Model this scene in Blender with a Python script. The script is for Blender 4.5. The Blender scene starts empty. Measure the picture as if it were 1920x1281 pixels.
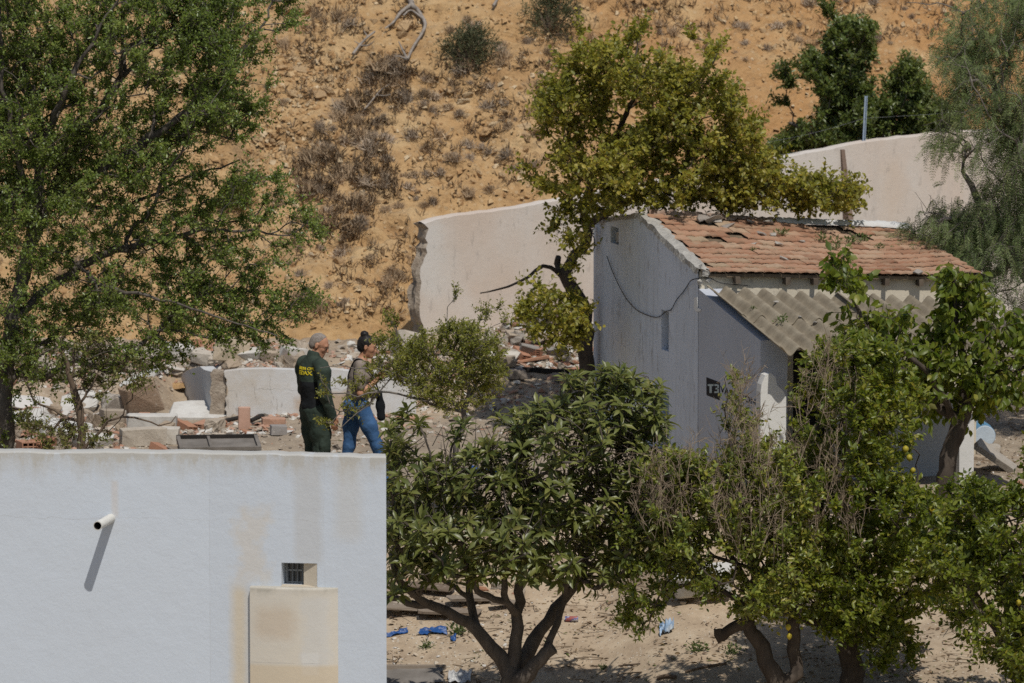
import bpy, math, random
import numpy as np
from mathutils import Vector, Matrix
from mathutils.bvhtree import BVHTree

R = math.radians
SC = bpy.context.scene
COL = SC.collection

# ------------------------------------------------------------------ camera
CAM_Z = 7.49
PITCH = math.atan(1040.5 / 10300.0)
FPX, CX, CY = 10300.0 * math.sqrt(1 + (1040.5 / 10300.0) ** 2) / (1 + (1040.5 / 10300.0) ** 2), 960.0, 640.5
FPX = 10300.0
cam_d = bpy.data.cameras.new("camera")
cam = bpy.data.objects.new("camera", cam_d)
COL.objects.link(cam)
cam.location = (0, 0, CAM_Z)
cam.rotation_euler = (R(90) - PITCH, 0, 0)
cam_d.sensor_width = 36.0
cam_d.lens = FPX / 1920.0 * 36.0
cam_d.clip_start = 1.0
cam_d.clip_end = 400.0
cam_d.dof.use_dof = True
cam_d.dof.focus_distance = 54.0
cam_d.dof.aperture_fstop = 3.6
SC.camera = cam

# ------------------------------------------------------------------ sky and sun
SUN_EL, SUN_AZ = R(58), R(18)          # azimuth: to the right of straight behind the camera
sun_dir = Vector((math.sin(SUN_AZ) * math.cos(SUN_EL), -math.cos(SUN_AZ) * math.cos(SUN_EL), math.sin(SUN_EL)))
world = bpy.data.worlds.new("World")
SC.world = world
world.use_nodes = True
wn = world.node_tree
sky = wn.nodes.new("ShaderNodeTexSky")
sky.sky_type = 'NISHITA'
sky.sun_disc = False
sky.sun_elevation = SUN_EL
sky.sun_rotation = math.atan2(sun_dir.x, sun_dir.y)
sky.air_density = 1.2
wn.links.new(sky.outputs[0], wn.nodes["Background"].inputs[0])
wn.nodes["Background"].inputs[1].default_value = 0.085
sd = bpy.data.lights.new("sun", 'SUN')
sd.energy = 3.95
sd.angle = R(0.5)
sd.color = (1.0, 0.95, 0.87)
so = bpy.data.objects.new("sun", sd)
COL.objects.link(so)
so.rotation_euler = (-sun_dir).to_track_quat('-Z', 'Y').to_euler()
so.location = (20, -10, 40)
SC.view_settings.view_transform = 'Standard'
SC.view_settings.look = 'None'
SC.view_settings.gamma = 1.0
SC.view_settings.exposure = -0.3
SC.cycles.max_bounces = 6
SC.cycles.diffuse_bounces = 3
SC.cycles.transmission_bounces = 4
SC.cycles.transparent_max_bounces = 4
SC.cycles.use_denoising = False

# ------------------------------------------------------------------ where a picture point lies in the place
CP, SP_ = math.cos(PITCH), math.sin(PITCH)


def ray(px, py):
    u = (px - CX) / FPX
    v = -(py - CY) / FPX
    return np.array([u, CP + v * SP_, -SP_ + v * CP])


def at(px, py, Y):
    d = ray(px, py)
    t = Y / d[1]
    return np.array([0, 0, CAM_Z]) + d * t


def proj(P):
    P = np.asarray(P, float).reshape(-1, 3) - np.array([0, 0, CAM_Z])
    zc = P[:, 1] * CP - P[:, 2] * SP_
    yc = P[:, 1] * SP_ + P[:, 2] * CP
    return np.stack([CX + FPX * P[:, 0] / zc, CY - FPX * yc / zc], 1)


# ------------------------------------------------------------------ noise
def _hash(ix, iy, iz, seed):
    h = (ix * 374761393 + iy * 668265263 + iz * 2147483647 + seed * 1274126177) & 0xFFFFFFFF
    h = ((h ^ (h >> 13)) * 1274126177) & 0xFFFFFFFF
    h = (h ^ (h >> 16)) & 0xFFFFFFFF
    h = (h * 2654435761) & 0xFFFFFFFF
    return ((h ^ (h >> 15)) & 0xFFFFFF) / float(0xFFFFFF)


def vnoise(p, seed=0):
    p = np.asarray(p, float)
    i = np.floor(p).astype(np.int64)
    f = p - i
    f = f * f * f * (f * (f * 6 - 15) + 10)
    o = 0
    for dx in (0, 1):
        wx = f[..., 0] if dx else 1 - f[..., 0]
        for dy in (0, 1):
            wy = f[..., 1] if dy else 1 - f[..., 1]
            for dz in (0, 1):
                wz = f[..., 2] if dz else 1 - f[..., 2]
                o = o + wx * wy * wz * _hash(i[..., 0] + dx, i[..., 1] + dy, i[..., 2] + dz, seed)
    return o * 2 - 1


def fbm(p, octv=4, seed=0, gain=0.5, lac=2.03):
    p = np.asarray(p, float)
    s, a, n = 0, 1.0, 0
    for k in range(octv):
        s = s + a * vnoise(p, seed + k * 17)
        n += a
        a *= gain
        p = p * lac + 13.7
    return s / n


def sstep(a, b, x):
    t = np.clip((np.asarray(x, float) - a) / (b - a), 0, 1)
    return t * t * (3 - 2 * t)


# ------------------------------------------------------------------ objects
def put(o, parent=None, label=None, cat=None, group=None, kind=None):
    if o.name not in COL.objects:
        COL.objects.link(o)
    if parent is not None:
        o.parent = parent
    if label: o["label"] = label
    if cat: o["category"] = cat
    if group: o["group"] = group
    if kind or cat: o["kind"] = kind or "thing"
    return o


def thing(name, base, label, cat, group=None, rz=0):
    o = bpy.data.objects.new(name, None)
    o.empty_display_size = 0.2
    o.location = [float(v) for v in base]
    o.rotation_euler = (0, 0, rz)
    return put(o, None, label, cat, group)


class MB:
    """collects vertices and faces for ONE mesh"""
    def __init__(s):
        s.V, s.T, s.F, s.M, s.n = [], [], [], [], 0

    def add(s, V, faces, tint=0.5, mi=0):
        V = np.asarray(V, float).reshape(-1, 3)
        s.V.append(V)
        t = np.asarray(tint, float)
        s.T.append(np.full(len(V), float(t)) if t.ndim == 0 else t)
        groups = {}
        if isinstance(faces, np.ndarray):
            groups[faces.shape[1]] = faces
        else:
            for f in faces:
                groups.setdefault(len(f), []).append(f)
        for k, g in groups.items():
            g = np.asarray(g, np.int64) + s.n
            s.F.append(g)
            s.M.append(np.full(len(g), mi))
        s.n += len(V)
        return s

    def build(s, name, mats, parent=None, smooth=False, at_base=True, angle=None, **tags):
        V = np.concatenate(s.V)
        T = np.concatenate(s.T)
        loc = np.zeros(3)
        if parent is None and at_base:
            loc = np.array([V[:, 0].mean(), V[:, 1].mean(), V[:, 2].min()])
        elif parent is not None:
            loc = np.zeros(3)
            base = np.array(parent.location)
            if parent.parent is not None:
                base = base + np.array(parent.parent.location)
            V = V - base
        V = V - loc
        me = bpy.data.meshes.new(name)
        me.vertices.add(len(V))
        me.vertices.foreach_set("co", V.astype(np.float32).ravel())
        tot = np.concatenate([np.full(len(g), g.shape[1]) for g in s.F])
        idx = np.concatenate([g.ravel() for g in s.F])
        mi = np.concatenate(s.M)
        me.loops.add(len(idx))
        me.loops.foreach_set("vertex_index", idx.astype(np.int32))
        me.polygons.add(len(tot))
        st = np.concatenate([[0], np.cumsum(tot)[:-1]])
        me.polygons.foreach_set("loop_start", st.astype(np.int32))
        me.polygons.foreach_set("loop_total", tot.astype(np.int32))
        me.polygons.foreach_set("material_index", mi.astype(np.int32))
        me.polygons.foreach_set("use_smooth", np.full(len(tot), bool(smooth)))
        a = me.attributes.new("tint", 'FLOAT', 'POINT')
        a.data.foreach_set("value", T.astype(np.float32))
        for m in (mats if isinstance(mats, (list, tuple)) else [mats]):
            me.materials.append(m)
        me.update(calc_edges=True)
        if smooth and angle is not None:
            try:
                me.set_sharp_from_angle(angle=R(angle))
            except Exception:
                pass
        o = bpy.data.objects.new(name, me)
        o.location = [float(v) for v in loc]
        return put(o, parent, **tags)

    # shapes
    def hexa(s, c8, tint=0.5, mi=0):
        """8 corners: bottom 4 counter-clockwise seen from above, then top 4"""
        return s.add(c8, [(3, 2, 1, 0), (4, 5, 6, 7), (0, 1, 5, 4), (1, 2, 6, 5), (2, 3, 7, 6), (3, 0, 4, 7)], tint, mi)

    def box(s, c, size, rot=None, tint=0.5, mi=0, jit=0, rng=None):
        hx, hy, hz = [v / 2 for v in size]
        P = np.array([(-hx, -hy, -hz), (hx, -hy, -hz), (hx, hy, -hz), (-hx, hy, -hz),
                      (-hx, -hy, hz), (hx, -hy, hz), (hx, hy, hz), (-hx, hy, hz)])
        if jit and rng is not None:
            P = P + rng.normal(0, jit, P.shape)
        if rot is not None:
            P = P @ np.asarray(rot).T
        return s.hexa(P + np.asarray(c), tint, mi)

    def prism(s, poly, dvec, tint=0.5, mi=0):
        """closed 3D outline pushed along dvec"""
        P = np.asarray(poly, float)
        n = len(P)
        V = np.vstack([P, P + np.asarray(dvec)])
        F = [tuple(range(n)), tuple(range(2 * n - 1, n - 1, -1))]
        F += [(i, i + n, (i + 1) % n + n, (i + 1) % n) for i in range(n)]
        return s.add(V, F, tint, mi)

    def tube(s, pts, rad, sides=6, tint=0.5, mi=0, cap=True):
        P = np.asarray(pts, float)
        n = len(P)
        rad = np.full(n, float(rad)) if np.ndim(rad) == 0 else np.asarray(rad, float)
        T = np.gradient(P, axis=0)
        T /= np.linalg.norm(T, axis=1)[:, None] + 1e-9
        a = np.array([0, 0, 1.0]) if abs(T[0, 2]) < .9 else np.array([1.0, 0, 0])
        U = np.empty_like(P)
        u = np.cross(T[0], a)
        u /= np.linalg.norm(u)
        for i in range(n):
            u = u - T[i] * (u @ T[i])
            u /= np.linalg.norm(u) + 1e-9
            U[i] = u
        Wv = np.cross(T, U)
        ang = np.linspace(0, 2 * np.pi, sides, endpoint=False)
        ring = (np.cos(ang)[None, :, None] * U[:, None, :] + np.sin(ang)[None, :, None] * Wv[:, None, :]) * rad[:, None, None]
        V = (P[:, None, :] + ring).reshape(-1, 3)
        i = np.arange(n - 1)[:, None] * sides
        j = np.arange(sides)[None, :]
        k = (j + 1) % sides
        Q = np.stack([i + j, i + k, i + sides + k, i + sides + j], -1).reshape(-1, 4)
        s.add(V, Q, tint, mi)
        if cap:
            s.add(V[:sides], [tuple(range(sides - 1, -1, -1))], tint, mi)
            s.add(V[-sides:], [tuple(range(sides))], tint, mi)
        return s

    def grid(s, P, tint=0.5, mi=0):
        """P (n,m,3)"""
        n, m = P.shape[:2]
        i = np.arange(n - 1)[:, None] * m
        j = np.arange(m - 1)[None, :]
        Q = np.stack([i + j, i + j + 1, i + m + j + 1, i + m + j], -1).reshape(-1, 4)
        return s.add(P.reshape(-1, 3), Q, tint if np.ndim(tint) == 0 else np.asarray(tint).ravel(), mi)


def rotz(a):
    c, s = math.cos(a), math.sin(a)
    return np.array([[c, -s, 0], [s, c, 0], [0, 0, 1]])


def rot_xyz(a, b, c):
    return np.array(Matrix.Rotation(c, 3, 'Z') @ Matrix.Rotation(b, 3, 'Y') @ Matrix.Rotation(a, 3, 'X'))


def copy_thing(o, loc, rz=None, scale=None, label=None, rot=None, group=None):
    c = o.copy()
    COL.objects.link(c)
    c.location = [float(v) for v in loc]
    if rot is not None: c.rotation_euler = rot
    elif rz is not None: c.rotation_euler = (0, 0, rz)
    if scale is not None: c.scale = (scale,) * 3 if np.ndim(scale) == 0 else scale
    if label: c["label"] = label
    if group: c["group"] = group
    for ch in list(o.children):
        d = ch.copy()
        COL.objects.link(d)
        d.parent = c
        for g in list(ch.children):
            e = g.copy()
            COL.objects.link(e)
            e.parent = d
    return c


# ------------------------------------------------------------------ materials
class NT:
    def __init__(s, name):
        s.m = bpy.data.materials.new(name)
        s.m.use_nodes = True
        s.t = s.m.node_tree
        s.b = s.t.nodes["Principled BSDF"]
        s.out = s.t.nodes["Material Output"]
        s.b.inputs["Roughness"].default_value = 0.85
        s.b.inputs["Specular IOR Level"].default_value = 0.25
        s._c = {}

    def node(s, t, **kw):
        n = s.t.nodes.new(t)
        for k, v in kw.items():
            setattr(n, k, v)
        return n

    def link(s, a, b):
        s.t.links.new(a, b)

    def val(s, sock, v):
        if hasattr(v, "is_linked") or isinstance(v, bpy.types.NodeSocket):
            s.link(v, sock)
        else:
            sock.default_value = (*v, 1) if isinstance(v, tuple) and len(v) == 3 and sock.type == 'RGBA' else v

    def coord(s, kind="Object"):
        if kind not in s._c:
            if kind == "Position":
                s._c[kind] = s.node("ShaderNodeNewGeometry").outputs["Position"]
            else:
                s._c[kind] = s.node("ShaderNodeTexCoord").outputs[kind]
        return s._c[kind]

    def mapping(s, scale=(1, 1, 1), rot=(0, 0, 0), loc=(0, 0, 0), kind="Object"):
        m = s.node("ShaderNodeMapping")
        s.link(s.coord(kind), m.inputs[0])
        m.inputs["Scale"].default_value = scale
        m.inputs["Rotation"].default_value = rot
        m.inputs["Location"].default_value = loc
        return m.outputs[0]

    def noise(s, scale=5, detail=4, rough=.55, vec=None, dist=0, kind="Object"):
        n = s.node("ShaderNodeTexNoise")
        s.link(vec if vec is not None else s.coord(kind), n.inputs["Vector"])
        n.inputs["Scale"].default_value = scale
        n.inputs["Detail"].default_value = detail
        n.inputs["Roughness"].default_value = rough
        n.inputs["Distortion"].default_value = dist
        return n.outputs["Fac"]

    def voro(s, scale=5, vec=None, feature='F1', out="Distance", kind="Object"):
        n = s.node("ShaderNodeTexVoronoi", feature=feature)
        s.link(vec if vec is not None else s.coord(kind), n.inputs["Vector"])
        n.inputs["Scale"].default_value = scale
        return n.outputs[out]

    def ramp(s, fac, stops, interp='LINEAR'):
        r = s.node("ShaderNodeValToRGB")
        r.color_ramp.interpolation = interp
        e = r.color_ramp.elements
        while len(e) < len(stops):
            e.new(0.5)
        for el, (p, c) in zip(e, stops):
            el.position = p
            el.color = (*c, 1) if np.ndim(c) else (c, c, c, 1)
        s.link(fac, r.inputs[0])
        return r.outputs[0]

    def mix(s, fac, a, b, blend='MIX'):
        n = s.node("ShaderNodeMix", data_type='RGBA', blend_type=blend)
        s.val(n.inputs[0], fac)
        s.val(n.inputs[6], a)
        s.val(n.inputs[7], b)
        return n.outputs[2]

    def math(s, op, a, b=0.0, clamp=False):
        n = s.node("ShaderNodeMath", operation=op, use_clamp=clamp)
        s.val(n.inputs[0], a)
        s.val(n.inputs[1], b)
        return n.outputs[0]

    def attr(s, name="tint"):
        n = s.node("ShaderNodeAttribute", attribute_name=name)
        return n.outputs["Fac"]

    def rnd(s):
        return s.node("ShaderNodeObjectInfo").outputs["Random"]

    def sep(s, v):
        n = s.node("ShaderNodeSeparateXYZ")
        s.link(v, n.inputs[0])
        return n.outputs

    def bump(s, h, strength=.4, dist=.02):
        n = s.node("ShaderNodeBump")
        n.inputs["Strength"].default_value = strength
        n.inputs["Distance"].default_value = dist
        s.link(h, n.inputs["Height"])
        s.link(n.outputs[0], s.b.inputs["Normal"])

    def color(s, c):
        s.val(s.b.inputs["Base Color"], c)
        return s

    def rough(s, r):
        s.val(s.b.inputs["Roughness"], r)
        return s


def mottled(name, c1, c2, scale=6, rough=.88, bump=.3, bdist=.01, bscale=None, obj_var=0.0, detail=5):
    t = NT(name)
    n = t.noise(scale, detail)
    c = t.ramp(n, [(.3, c1), (.7, c2)])
    if obj_var:
        hs = t.node("ShaderNodeHueSaturation")
        t.link(c, hs.inputs["Color"])
        v = t.math('MULTIPLY_ADD', t.rnd(), 2 * obj_var)
        t.t.nodes[-1].inputs[2].default_value = 1 - obj_var
        v.node.inputs[2].default_value = 1 - obj_var
        t.link(v, hs.inputs["Value"])
        c = hs.outputs[0]
    t.color(c).rough(rough)
    t.bump(t.noise(bscale or scale * 5, 5), bump, bdist)
    return t.m


def leaf_mat(name, cols, trans=.28, rough=.45, back=1.25, spec=.35, tcol=None):
    t = NT(name)
    tint = t.attr()
    c = t.ramp(tint, [(i / (len(cols) - 1), k) for i, k in enumerate(cols)])
    g = t.node("ShaderNodeNewGeometry")
    hs = t.node("ShaderNodeHueSaturation")
    t.link(c, hs.inputs["Color"])
    hs.inputs["Saturation"].default_value = .8
    hs.inputs["Value"].default_value = back
    c2 = t.mix(g.outputs["Backfacing"], c, hs.outputs[0])
    t.color(c2).rough(rough)
    t.b.inputs["Specular IOR Level"].default_value = spec
    tr = t.node("ShaderNodeBsdfTranslucent")
    mx = t.node("ShaderNodeMixShader")
    mx.inputs[0].default_value = trans
    hs2 = t.node("ShaderNodeHueSaturation")
    t.link(c, hs2.inputs["Color"])
    hs2.inputs["Hue"].default_value = .485
    hs2.inputs["Saturation"].default_value = 1.1
    hs2.inputs["Value"].default_value = 1.6
    t.link(hs2.outputs[0], tr.inputs["Color"])
    t.link(t.b.outputs[0], mx.inputs[1])
    t.link(tr.outputs[0], mx.inputs[2])
    t.link(mx.outputs[0], t.out.inputs["Surface"])
    return t.m
# ================================================================== the setting: ground and hillside
GK = np.array([(-60, -6), (20, -4.2), (47, -3.1), (50, -2.75), (53.2, -1.95), (57.0, -.80), (57.75, -.06), (58.2, .0),
               (65.45, .0), (65.9, .14), (67.0, .52), (68.0, .62), (75, .55), (160, .5)])


def gz(x, y, fine=True):
    x = np.asarray(x, float)
    y = np.asarray(y, float)
    yy = y + 1.3 * sstep(.7, 1.9, x) * (1 - sstep(59.5, 61, y)) + .25 * np.sin(x * .9 + 1.3) * sstep(53, 57, y) * (1 - sstep(58.5, 60, y)) + .35 * vnoise(np.stack([x * .5, y * 0, x * 0], -1), 5) * sstep(65.7, 66.6, y)
    z = np.interp(yy, GK[:, 0], GK[:, 1])
    # rubble bank in front of the long wall
    z = z + .30 * np.exp(-((x + .2) / 1.3) ** 2 - ((y - 67.1) / .7) ** 2)
    z = z - .55 * np.exp(-((x + 4.02) / .42) ** 2 - ((y - 66.9) / 1.0) ** 2)      # hollow inside the ruin
    p = np.stack([x, y, x * 0], -1)
    z = z + .05 * fbm(p * .9, 3, 3)
    if fine:
        amp = .018 + .022 * sstep(58, 60, y) + .03 * sstep(65, 66.5, y)
        z = z + amp * fbm(p * 5.5, 3, 9)
    return z


def on_ground(px, py):
    """the ground point seen at a picture point"""
    d = ray(px, py)
    h = BV_G.ray_cast(Vector((0, 0, CAM_Z)), Vector(d).normalized())
    if h[0] is None: return at(px, py, 66.0)
    return np.array(h[0])


def ground_material():
    t = NT("sandy_ground")
    pos = t.coord("Position")
    big = t.noise(.55, 4, .6, pos)
    mid = t.noise(3.5, 6, .65, pos)
    fine = t.noise(38, 4, .7, pos)
    c = t.ramp(mid, [(.28, (.30, .225, .155)), (.5, (.41, .32, .225)), (.72, (.50, .41, .30))])
    c = t.mix(t.ramp(big, [(.42, 0.0), (.62, .55)]), c, (.235, .185, .135))
    # pale pebbles and dark crumbs of dry litter
    v = t.voro(26, pos)
    vc = t.voro(26, pos, out="Color")
    sel = t.math('GREATER_THAN', t.sep(vc)[0], .78)
    peb = t.math('MULTIPLY', sel, t.math('LESS_THAN', v, .30))
    c = t.mix(peb, c, (.50, .43, .34))
    stv = t.mapping((1.0, 2.6, 1.0), (0, 0, .4), kind="Position")
    v2 = t.voro(17, stv)
    vc2 = t.voro(17, stv, out="Color")
    sel2 = t.math('GREATER_THAN', t.sep(vc2)[1], .80)
    lit = t.math('MULTIPLY', sel2, t.math('LESS_THAN', v2, .26))
    c = t.mix(lit, c, (.13, .09, .06))
    # the earth across the terrace is greyer and darker
    y = t.sep(pos)[1]
    f = t.math('MULTIPLY', t.ramp(t.math('DIVIDE', t.math('SUBTRACT', y, 57.0), 10.0), [(.05, 0.0), (.2, 1.0), (.72, 1.0), (.85, 0.2)]), .6)
    c = t.mix(f, c, t.mix(mid, (.17, .14, .11), (.33, .28, .22)))
    t.color(c).rough(.95)
    h = t.math('ADD', t.math('MULTIPLY', fine, .35), t.math('ADD', mid, t.math('MULTIPLY', peb, .5)))
    t.bump(h, .7, .03)
    return t.m


def hill_material():
    t = NT("hill_soil")
    pos = t.coord("Position")
    big = t.noise(.42, 4, .6, pos)
    mid = t.noise(2.3, 6, .65, pos, dist=.4)
    fine = t.noise(17, 5, .7, pos)
    x = t.sep(pos)[0]
    c = t.ramp(mid, [(.25, (.30, .178, .082)), (.5, (.44, .282, .135)), (.75, (.53, .378, .208))])
    orange = t.mix(mid, (.33, .168, .064), (.48, .268, .112))
    fx = t.math('ADD', t.math('MULTIPLY', x, .14), t.math('SUBTRACT', t.math('MULTIPLY', big, 1.6), .75), clamp=True)
    c = t.mix(fx, c, orange)
    pale = t.ramp(t.noise(1.1, 5, .6, t.mapping((1, 1, 1), (0, 0, 0), (7, 3, 1), "Position")), [(.55, 0.0), (.72, .75)])
    c = t.mix(pale, c, (.53, .385, .21))
    # grey-brown withered ground cover in drifts
    grey = t.ramp(t.noise(1.5, 6, .72, t.mapping((1, .7, .7), (0, .5, 0), (2, 9, 4), "Position")), [(.56, 0.0), (.66, .5)])
    c = t.mix(grey, c, (.24, .165, .098))
    v = t.voro(13, pos)
    vc = t.voro(13, pos, out="Color")
    sel = t.math('GREATER_THAN', t.sep(vc)[0], .62)
    peb = t.math('MULTIPLY', sel, t.math('LESS_THAN', v, .36))
    c = t.mix(t.math('MULTIPLY', peb, .35), c, t.mix(t.sep(vc)[1], (.42, .29, .155), (.56, .45, .30)))
    dark = t.ramp(fine, [(.30, .55), (.42, 0.0)])
    c = t.mix(dark, c, (.20, .115, .055))
    t.color(c).rough(.95)
    rock = t.math('ADD', t.math('MULTIPLY', t.voro(9, t.mapping((1, 1, 1.5), (.2, .3, 0), kind='Position')), -.5), t.math('MULTIPLY', t.voro(21, pos), -.25))
    h = t.math('ADD', t.math('ADD', t.math('MULTIPLY', fine, .7), rock), t.math('ADD', mid, t.math('MULTIPLY', peb, .45)))
    t.bump(h, .75, .06)
    return t.m


def axis(lo, a, b, hi, fine, coarse):
    left = a - np.geomspace(fine, a - lo, coarse)[::-1] if a > lo else np.array([])
    right = b + np.geomspace(fine, hi - b, coarse)
    return np.unique(np.round(np.concatenate([left, np.arange(a, b + fine * .5, fine), right]), 4))


def grid_bvh(P):
    n, m = P.shape[:2]
    i = np.arange(n - 1)[:, None] * m; j = np.arange(m - 1)[None, :]
    Q = np.stack([i + j, i + m + j, i + m + j + 1, i + j + 1], -1).reshape(-1, 4)
    return BVHTree.FromPolygons(P.reshape(-1, 3).tolist(), Q.tolist())


def build_ground():
    xs = axis(-90, -6.6, 6.9, 90, .05, 22)
    ys = axis(-60, 49, 69.5, 160, .05, 22)
    X, Y = np.meshgrid(xs, ys, indexing='ij')
    Z = gz(X, Y)
    MB().grid(np.stack([X, Y, Z], -1)).build("ground", ground_material(), smooth=True, at_base=False, kind="structure")
    i0, i1 = np.searchsorted(xs, [-8.5, 9.5]); j0, j1 = np.searchsorted(ys, [44, 70])
    return grid_bvh(np.stack([X, Y, Z], -1)[i0:i1, j0:j1])


def hill_foot(x):
    return 68.0 + .42 * np.maximum(0, x + .2) ** 1.0 * sstep(-.2, 1.5, x)


def hill_point(x, s):
    """s: horizontal distance up from the foot line; returns x, y, z (displaced)"""
    x = np.asarray(x, float)
    s = np.asarray(s, float)
    y = hill_foot(x) + s
    z = .35 + np.interp(s, [-1, 0, .5, 1.2, 8, 16, 40, 90], [-.3, -.05, .38, .78, 5.0, 9.5, 21, 30])
    p = np.stack([x, s, s * 0], -1)
    big = .30 * fbm(p * np.array([.45, .35, 1]), 3, 21)
    q = p * np.array([1.1, 1.0, 1]) + .3 * fbm(p * 1.3, 2, 5)[..., None]
    rid = (1 - np.abs(fbm(q * 1.2, 4, 31)) * 2.2)
    crag = 1 - np.abs(fbm(p * np.array([2.6, 4.2, 1]) + .25 * fbm(p * 2, 2, 8)[..., None], 3, 71)) * 2.6
    rough_ = sstep(-.25, .25, fbm(p * .7, 2, 91))
    d = big + .10 * rid + .09 * fbm(p * 3.2, 4, 41, .6) + (.012 + .035 * rough_) * crag + .04 * fbm(p * 8.5, 2, 51)
    # ledges of harder earth
    led = fbm(np.stack([x * .6, s * 2.6, x * 0], -1), 3, 61)
    d = d + .07 * np.tanh(led * 5)
    d = d * (.35 + .65 * sstep(-.2, 1.0, s))
    return x, y - .5 * d, z + .85 * d


def build_hill():
    xs = axis(-90, -6.8, 7.4, 90, .05, 24)
    ss = np.concatenate([np.arange(-.8, 9.0, .042), 9.0 + np.geomspace(.05, 80, 30)])
    X, S = np.meshgrid(xs, ss, indexing='ij')
    x, y, z = hill_point(X, S)
    MB().grid(np.stack([x, y, z], -1)).build("hill", hill_material(), smooth=True, at_base=False, kind="structure")
    i0, i1 = np.searchsorted(xs, [-9, 10])
    return grid_bvh(np.stack([x, y, z], -1)[i0:i1, :-18])


BV_G = build_ground()
BV_H = build_hill()


def on_hill(px, py):
    h = BV_H.ray_cast(Vector((0, 0, CAM_Z)), Vector(ray(px, py)).normalized())
    if h[0] is None: return at(px, py, 72.0)
    return np.array(h[0])
# ================================================================== walls and houses
def whitewash(name, base=(.66, .67, .68), dirty=(.50, .48, .44), masks=(), bump=.25, grime=.35, streak=.0, cracks=(), chips=0.0, scale=1.0, zgrime=None, pink=None):
    """masks: (x0, x1, z0, z1, soft, wobble, colour, amount) patches with an edge of their own, in metres of the place"""
    t = NT(name)
    pos = t.coord("Position")
    x, y, z = t.sep(pos)
    n1 = t.noise(1.3 * scale, 5, .6, pos)
    n2 = t.noise(7 * scale, 6, .65, pos)
    c = t.mix(t.ramp(n1, [(.40, 0.0), (.75, grime)]), base, dirty)
    c = t.mix(t.ramp(n2, [(.50, 0.0), (.80, grime * .45)]), c, dirty)
    if pink is not None:
        pk = t.ramp(t.noise(.9, 4, .6, t.mapping((1, 1, .6), (0, 0, 0), (4, 2, 8), "Position")), [(.36, 0.0), (.62, 1.0)])
        c = t.mix(t.math('MULTIPLY', pk, pink[3]), c, pink[:3])
    if streak:
        sv = t.mapping((9, 9, .35), kind="Position")
        s = t.ramp(t.noise(1.0, 5, .6, sv), [(.55, 0.0), (.72, streak)])
        c = t.mix(s, c, (.33, .32, .31))
    if zgrime is not None:   # weathering under a wall top: (z of the top, depth, amount)
        d = t.math('SUBTRACT', zgrime[0], z)
        d = t.math('ADD', d, t.math('MULTIPLY', t.math('SUBTRACT', t.noise(5, 5, .7, t.mapping((1.6, 1.6, .5), kind="Position")), .5), zgrime[1] * 2.6))
        f = t.math('MULTIPLY', t.ramp(t.math('DIVIDE', d, zgrime[1]), [(0.0, 1.0), (.25, .5), (1.0, 0.0)]), zgrime[2])
        c = t.mix(f, c, (.42, .395, .34))
    for (x0, x1, z0, z1, soft, wob, colr, amt) in masks:
        nn = t.math('MULTIPLY', t.math('SUBTRACT', t.noise(4.5, 5, .65, pos), .5), wob)
        xx = t.math('ADD', x, nn)
        zz = t.math('ADD', z, t.math('MULTIPLY', t.math('SUBTRACT', t.noise(3.1, 5, .6, t.mapping(loc=(3, 5, 1), kind="Position")), .5), wob))

        def edge(v, a, sgn):
            return t.math('MULTIPLY_ADD', t.math('MULTIPLY', t.math('SUBTRACT', v, a), sgn / soft), 1.0, clamp=False)
        f = None
        for v, a, sg in ((xx, x0, 1), (xx, x1, -1), (zz, z0, 1), (zz, z1, -1)):
            e = t.math('DIVIDE', t.math('MULTIPLY', t.math('SUBTRACT', v, a), float(sg)), soft, clamp=True)
            f = e if f is None else t.math('MULTIPLY', f, e)
        f = t.math('MULTIPLY', f, amt)
        c = t.mix(f, c, colr)
    if chips:
        ch = t.ramp(t.noise(6.5, 6, .75, t.mapping((1.8, 1.8, .55), kind="Position")), [(.585, 0.0), (.61, chips)])
        c = t.mix(ch, c, (.26, .235, .21))
    for (axis_, at_, wob, wid, amt) in cracks:
        v = z if axis_ == 'z' else x
        nn = t.math('MULTIPLY', t.math('SUBTRACT', t.noise(2.2 if wob > .02 else 5, 6, .7, pos), .5), wob)
        dd = t.math('ABSOLUTE', t.math('SUBTRACT', t.math('ADD', v, nn), at_))
        f = t.math('MULTIPLY', t.math('LESS_THAN', dd, wid), amt)
        f = t.math('MULTIPLY', f, t.ramp(t.noise(3.7, 3, .5, t.mapping(loc=(9, 1, 4), kind="Position")), [(.42, 0.1), (.55, 1.0)]))
        c = t.mix(f, c, (.30, .285, .26))
    t.color(c).rough(.9)
    h = t.math('ADD', t.math('MULTIPLY', t.noise(3.0, 3, .5, pos), .45), t.math('ADD', t.math('MULTIPLY', n2, .6), t.math('MULTIPLY', t.noise(42, 4, .6, pos), .16)))
    t.bump(h, bump, .03)
    return t.m


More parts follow.
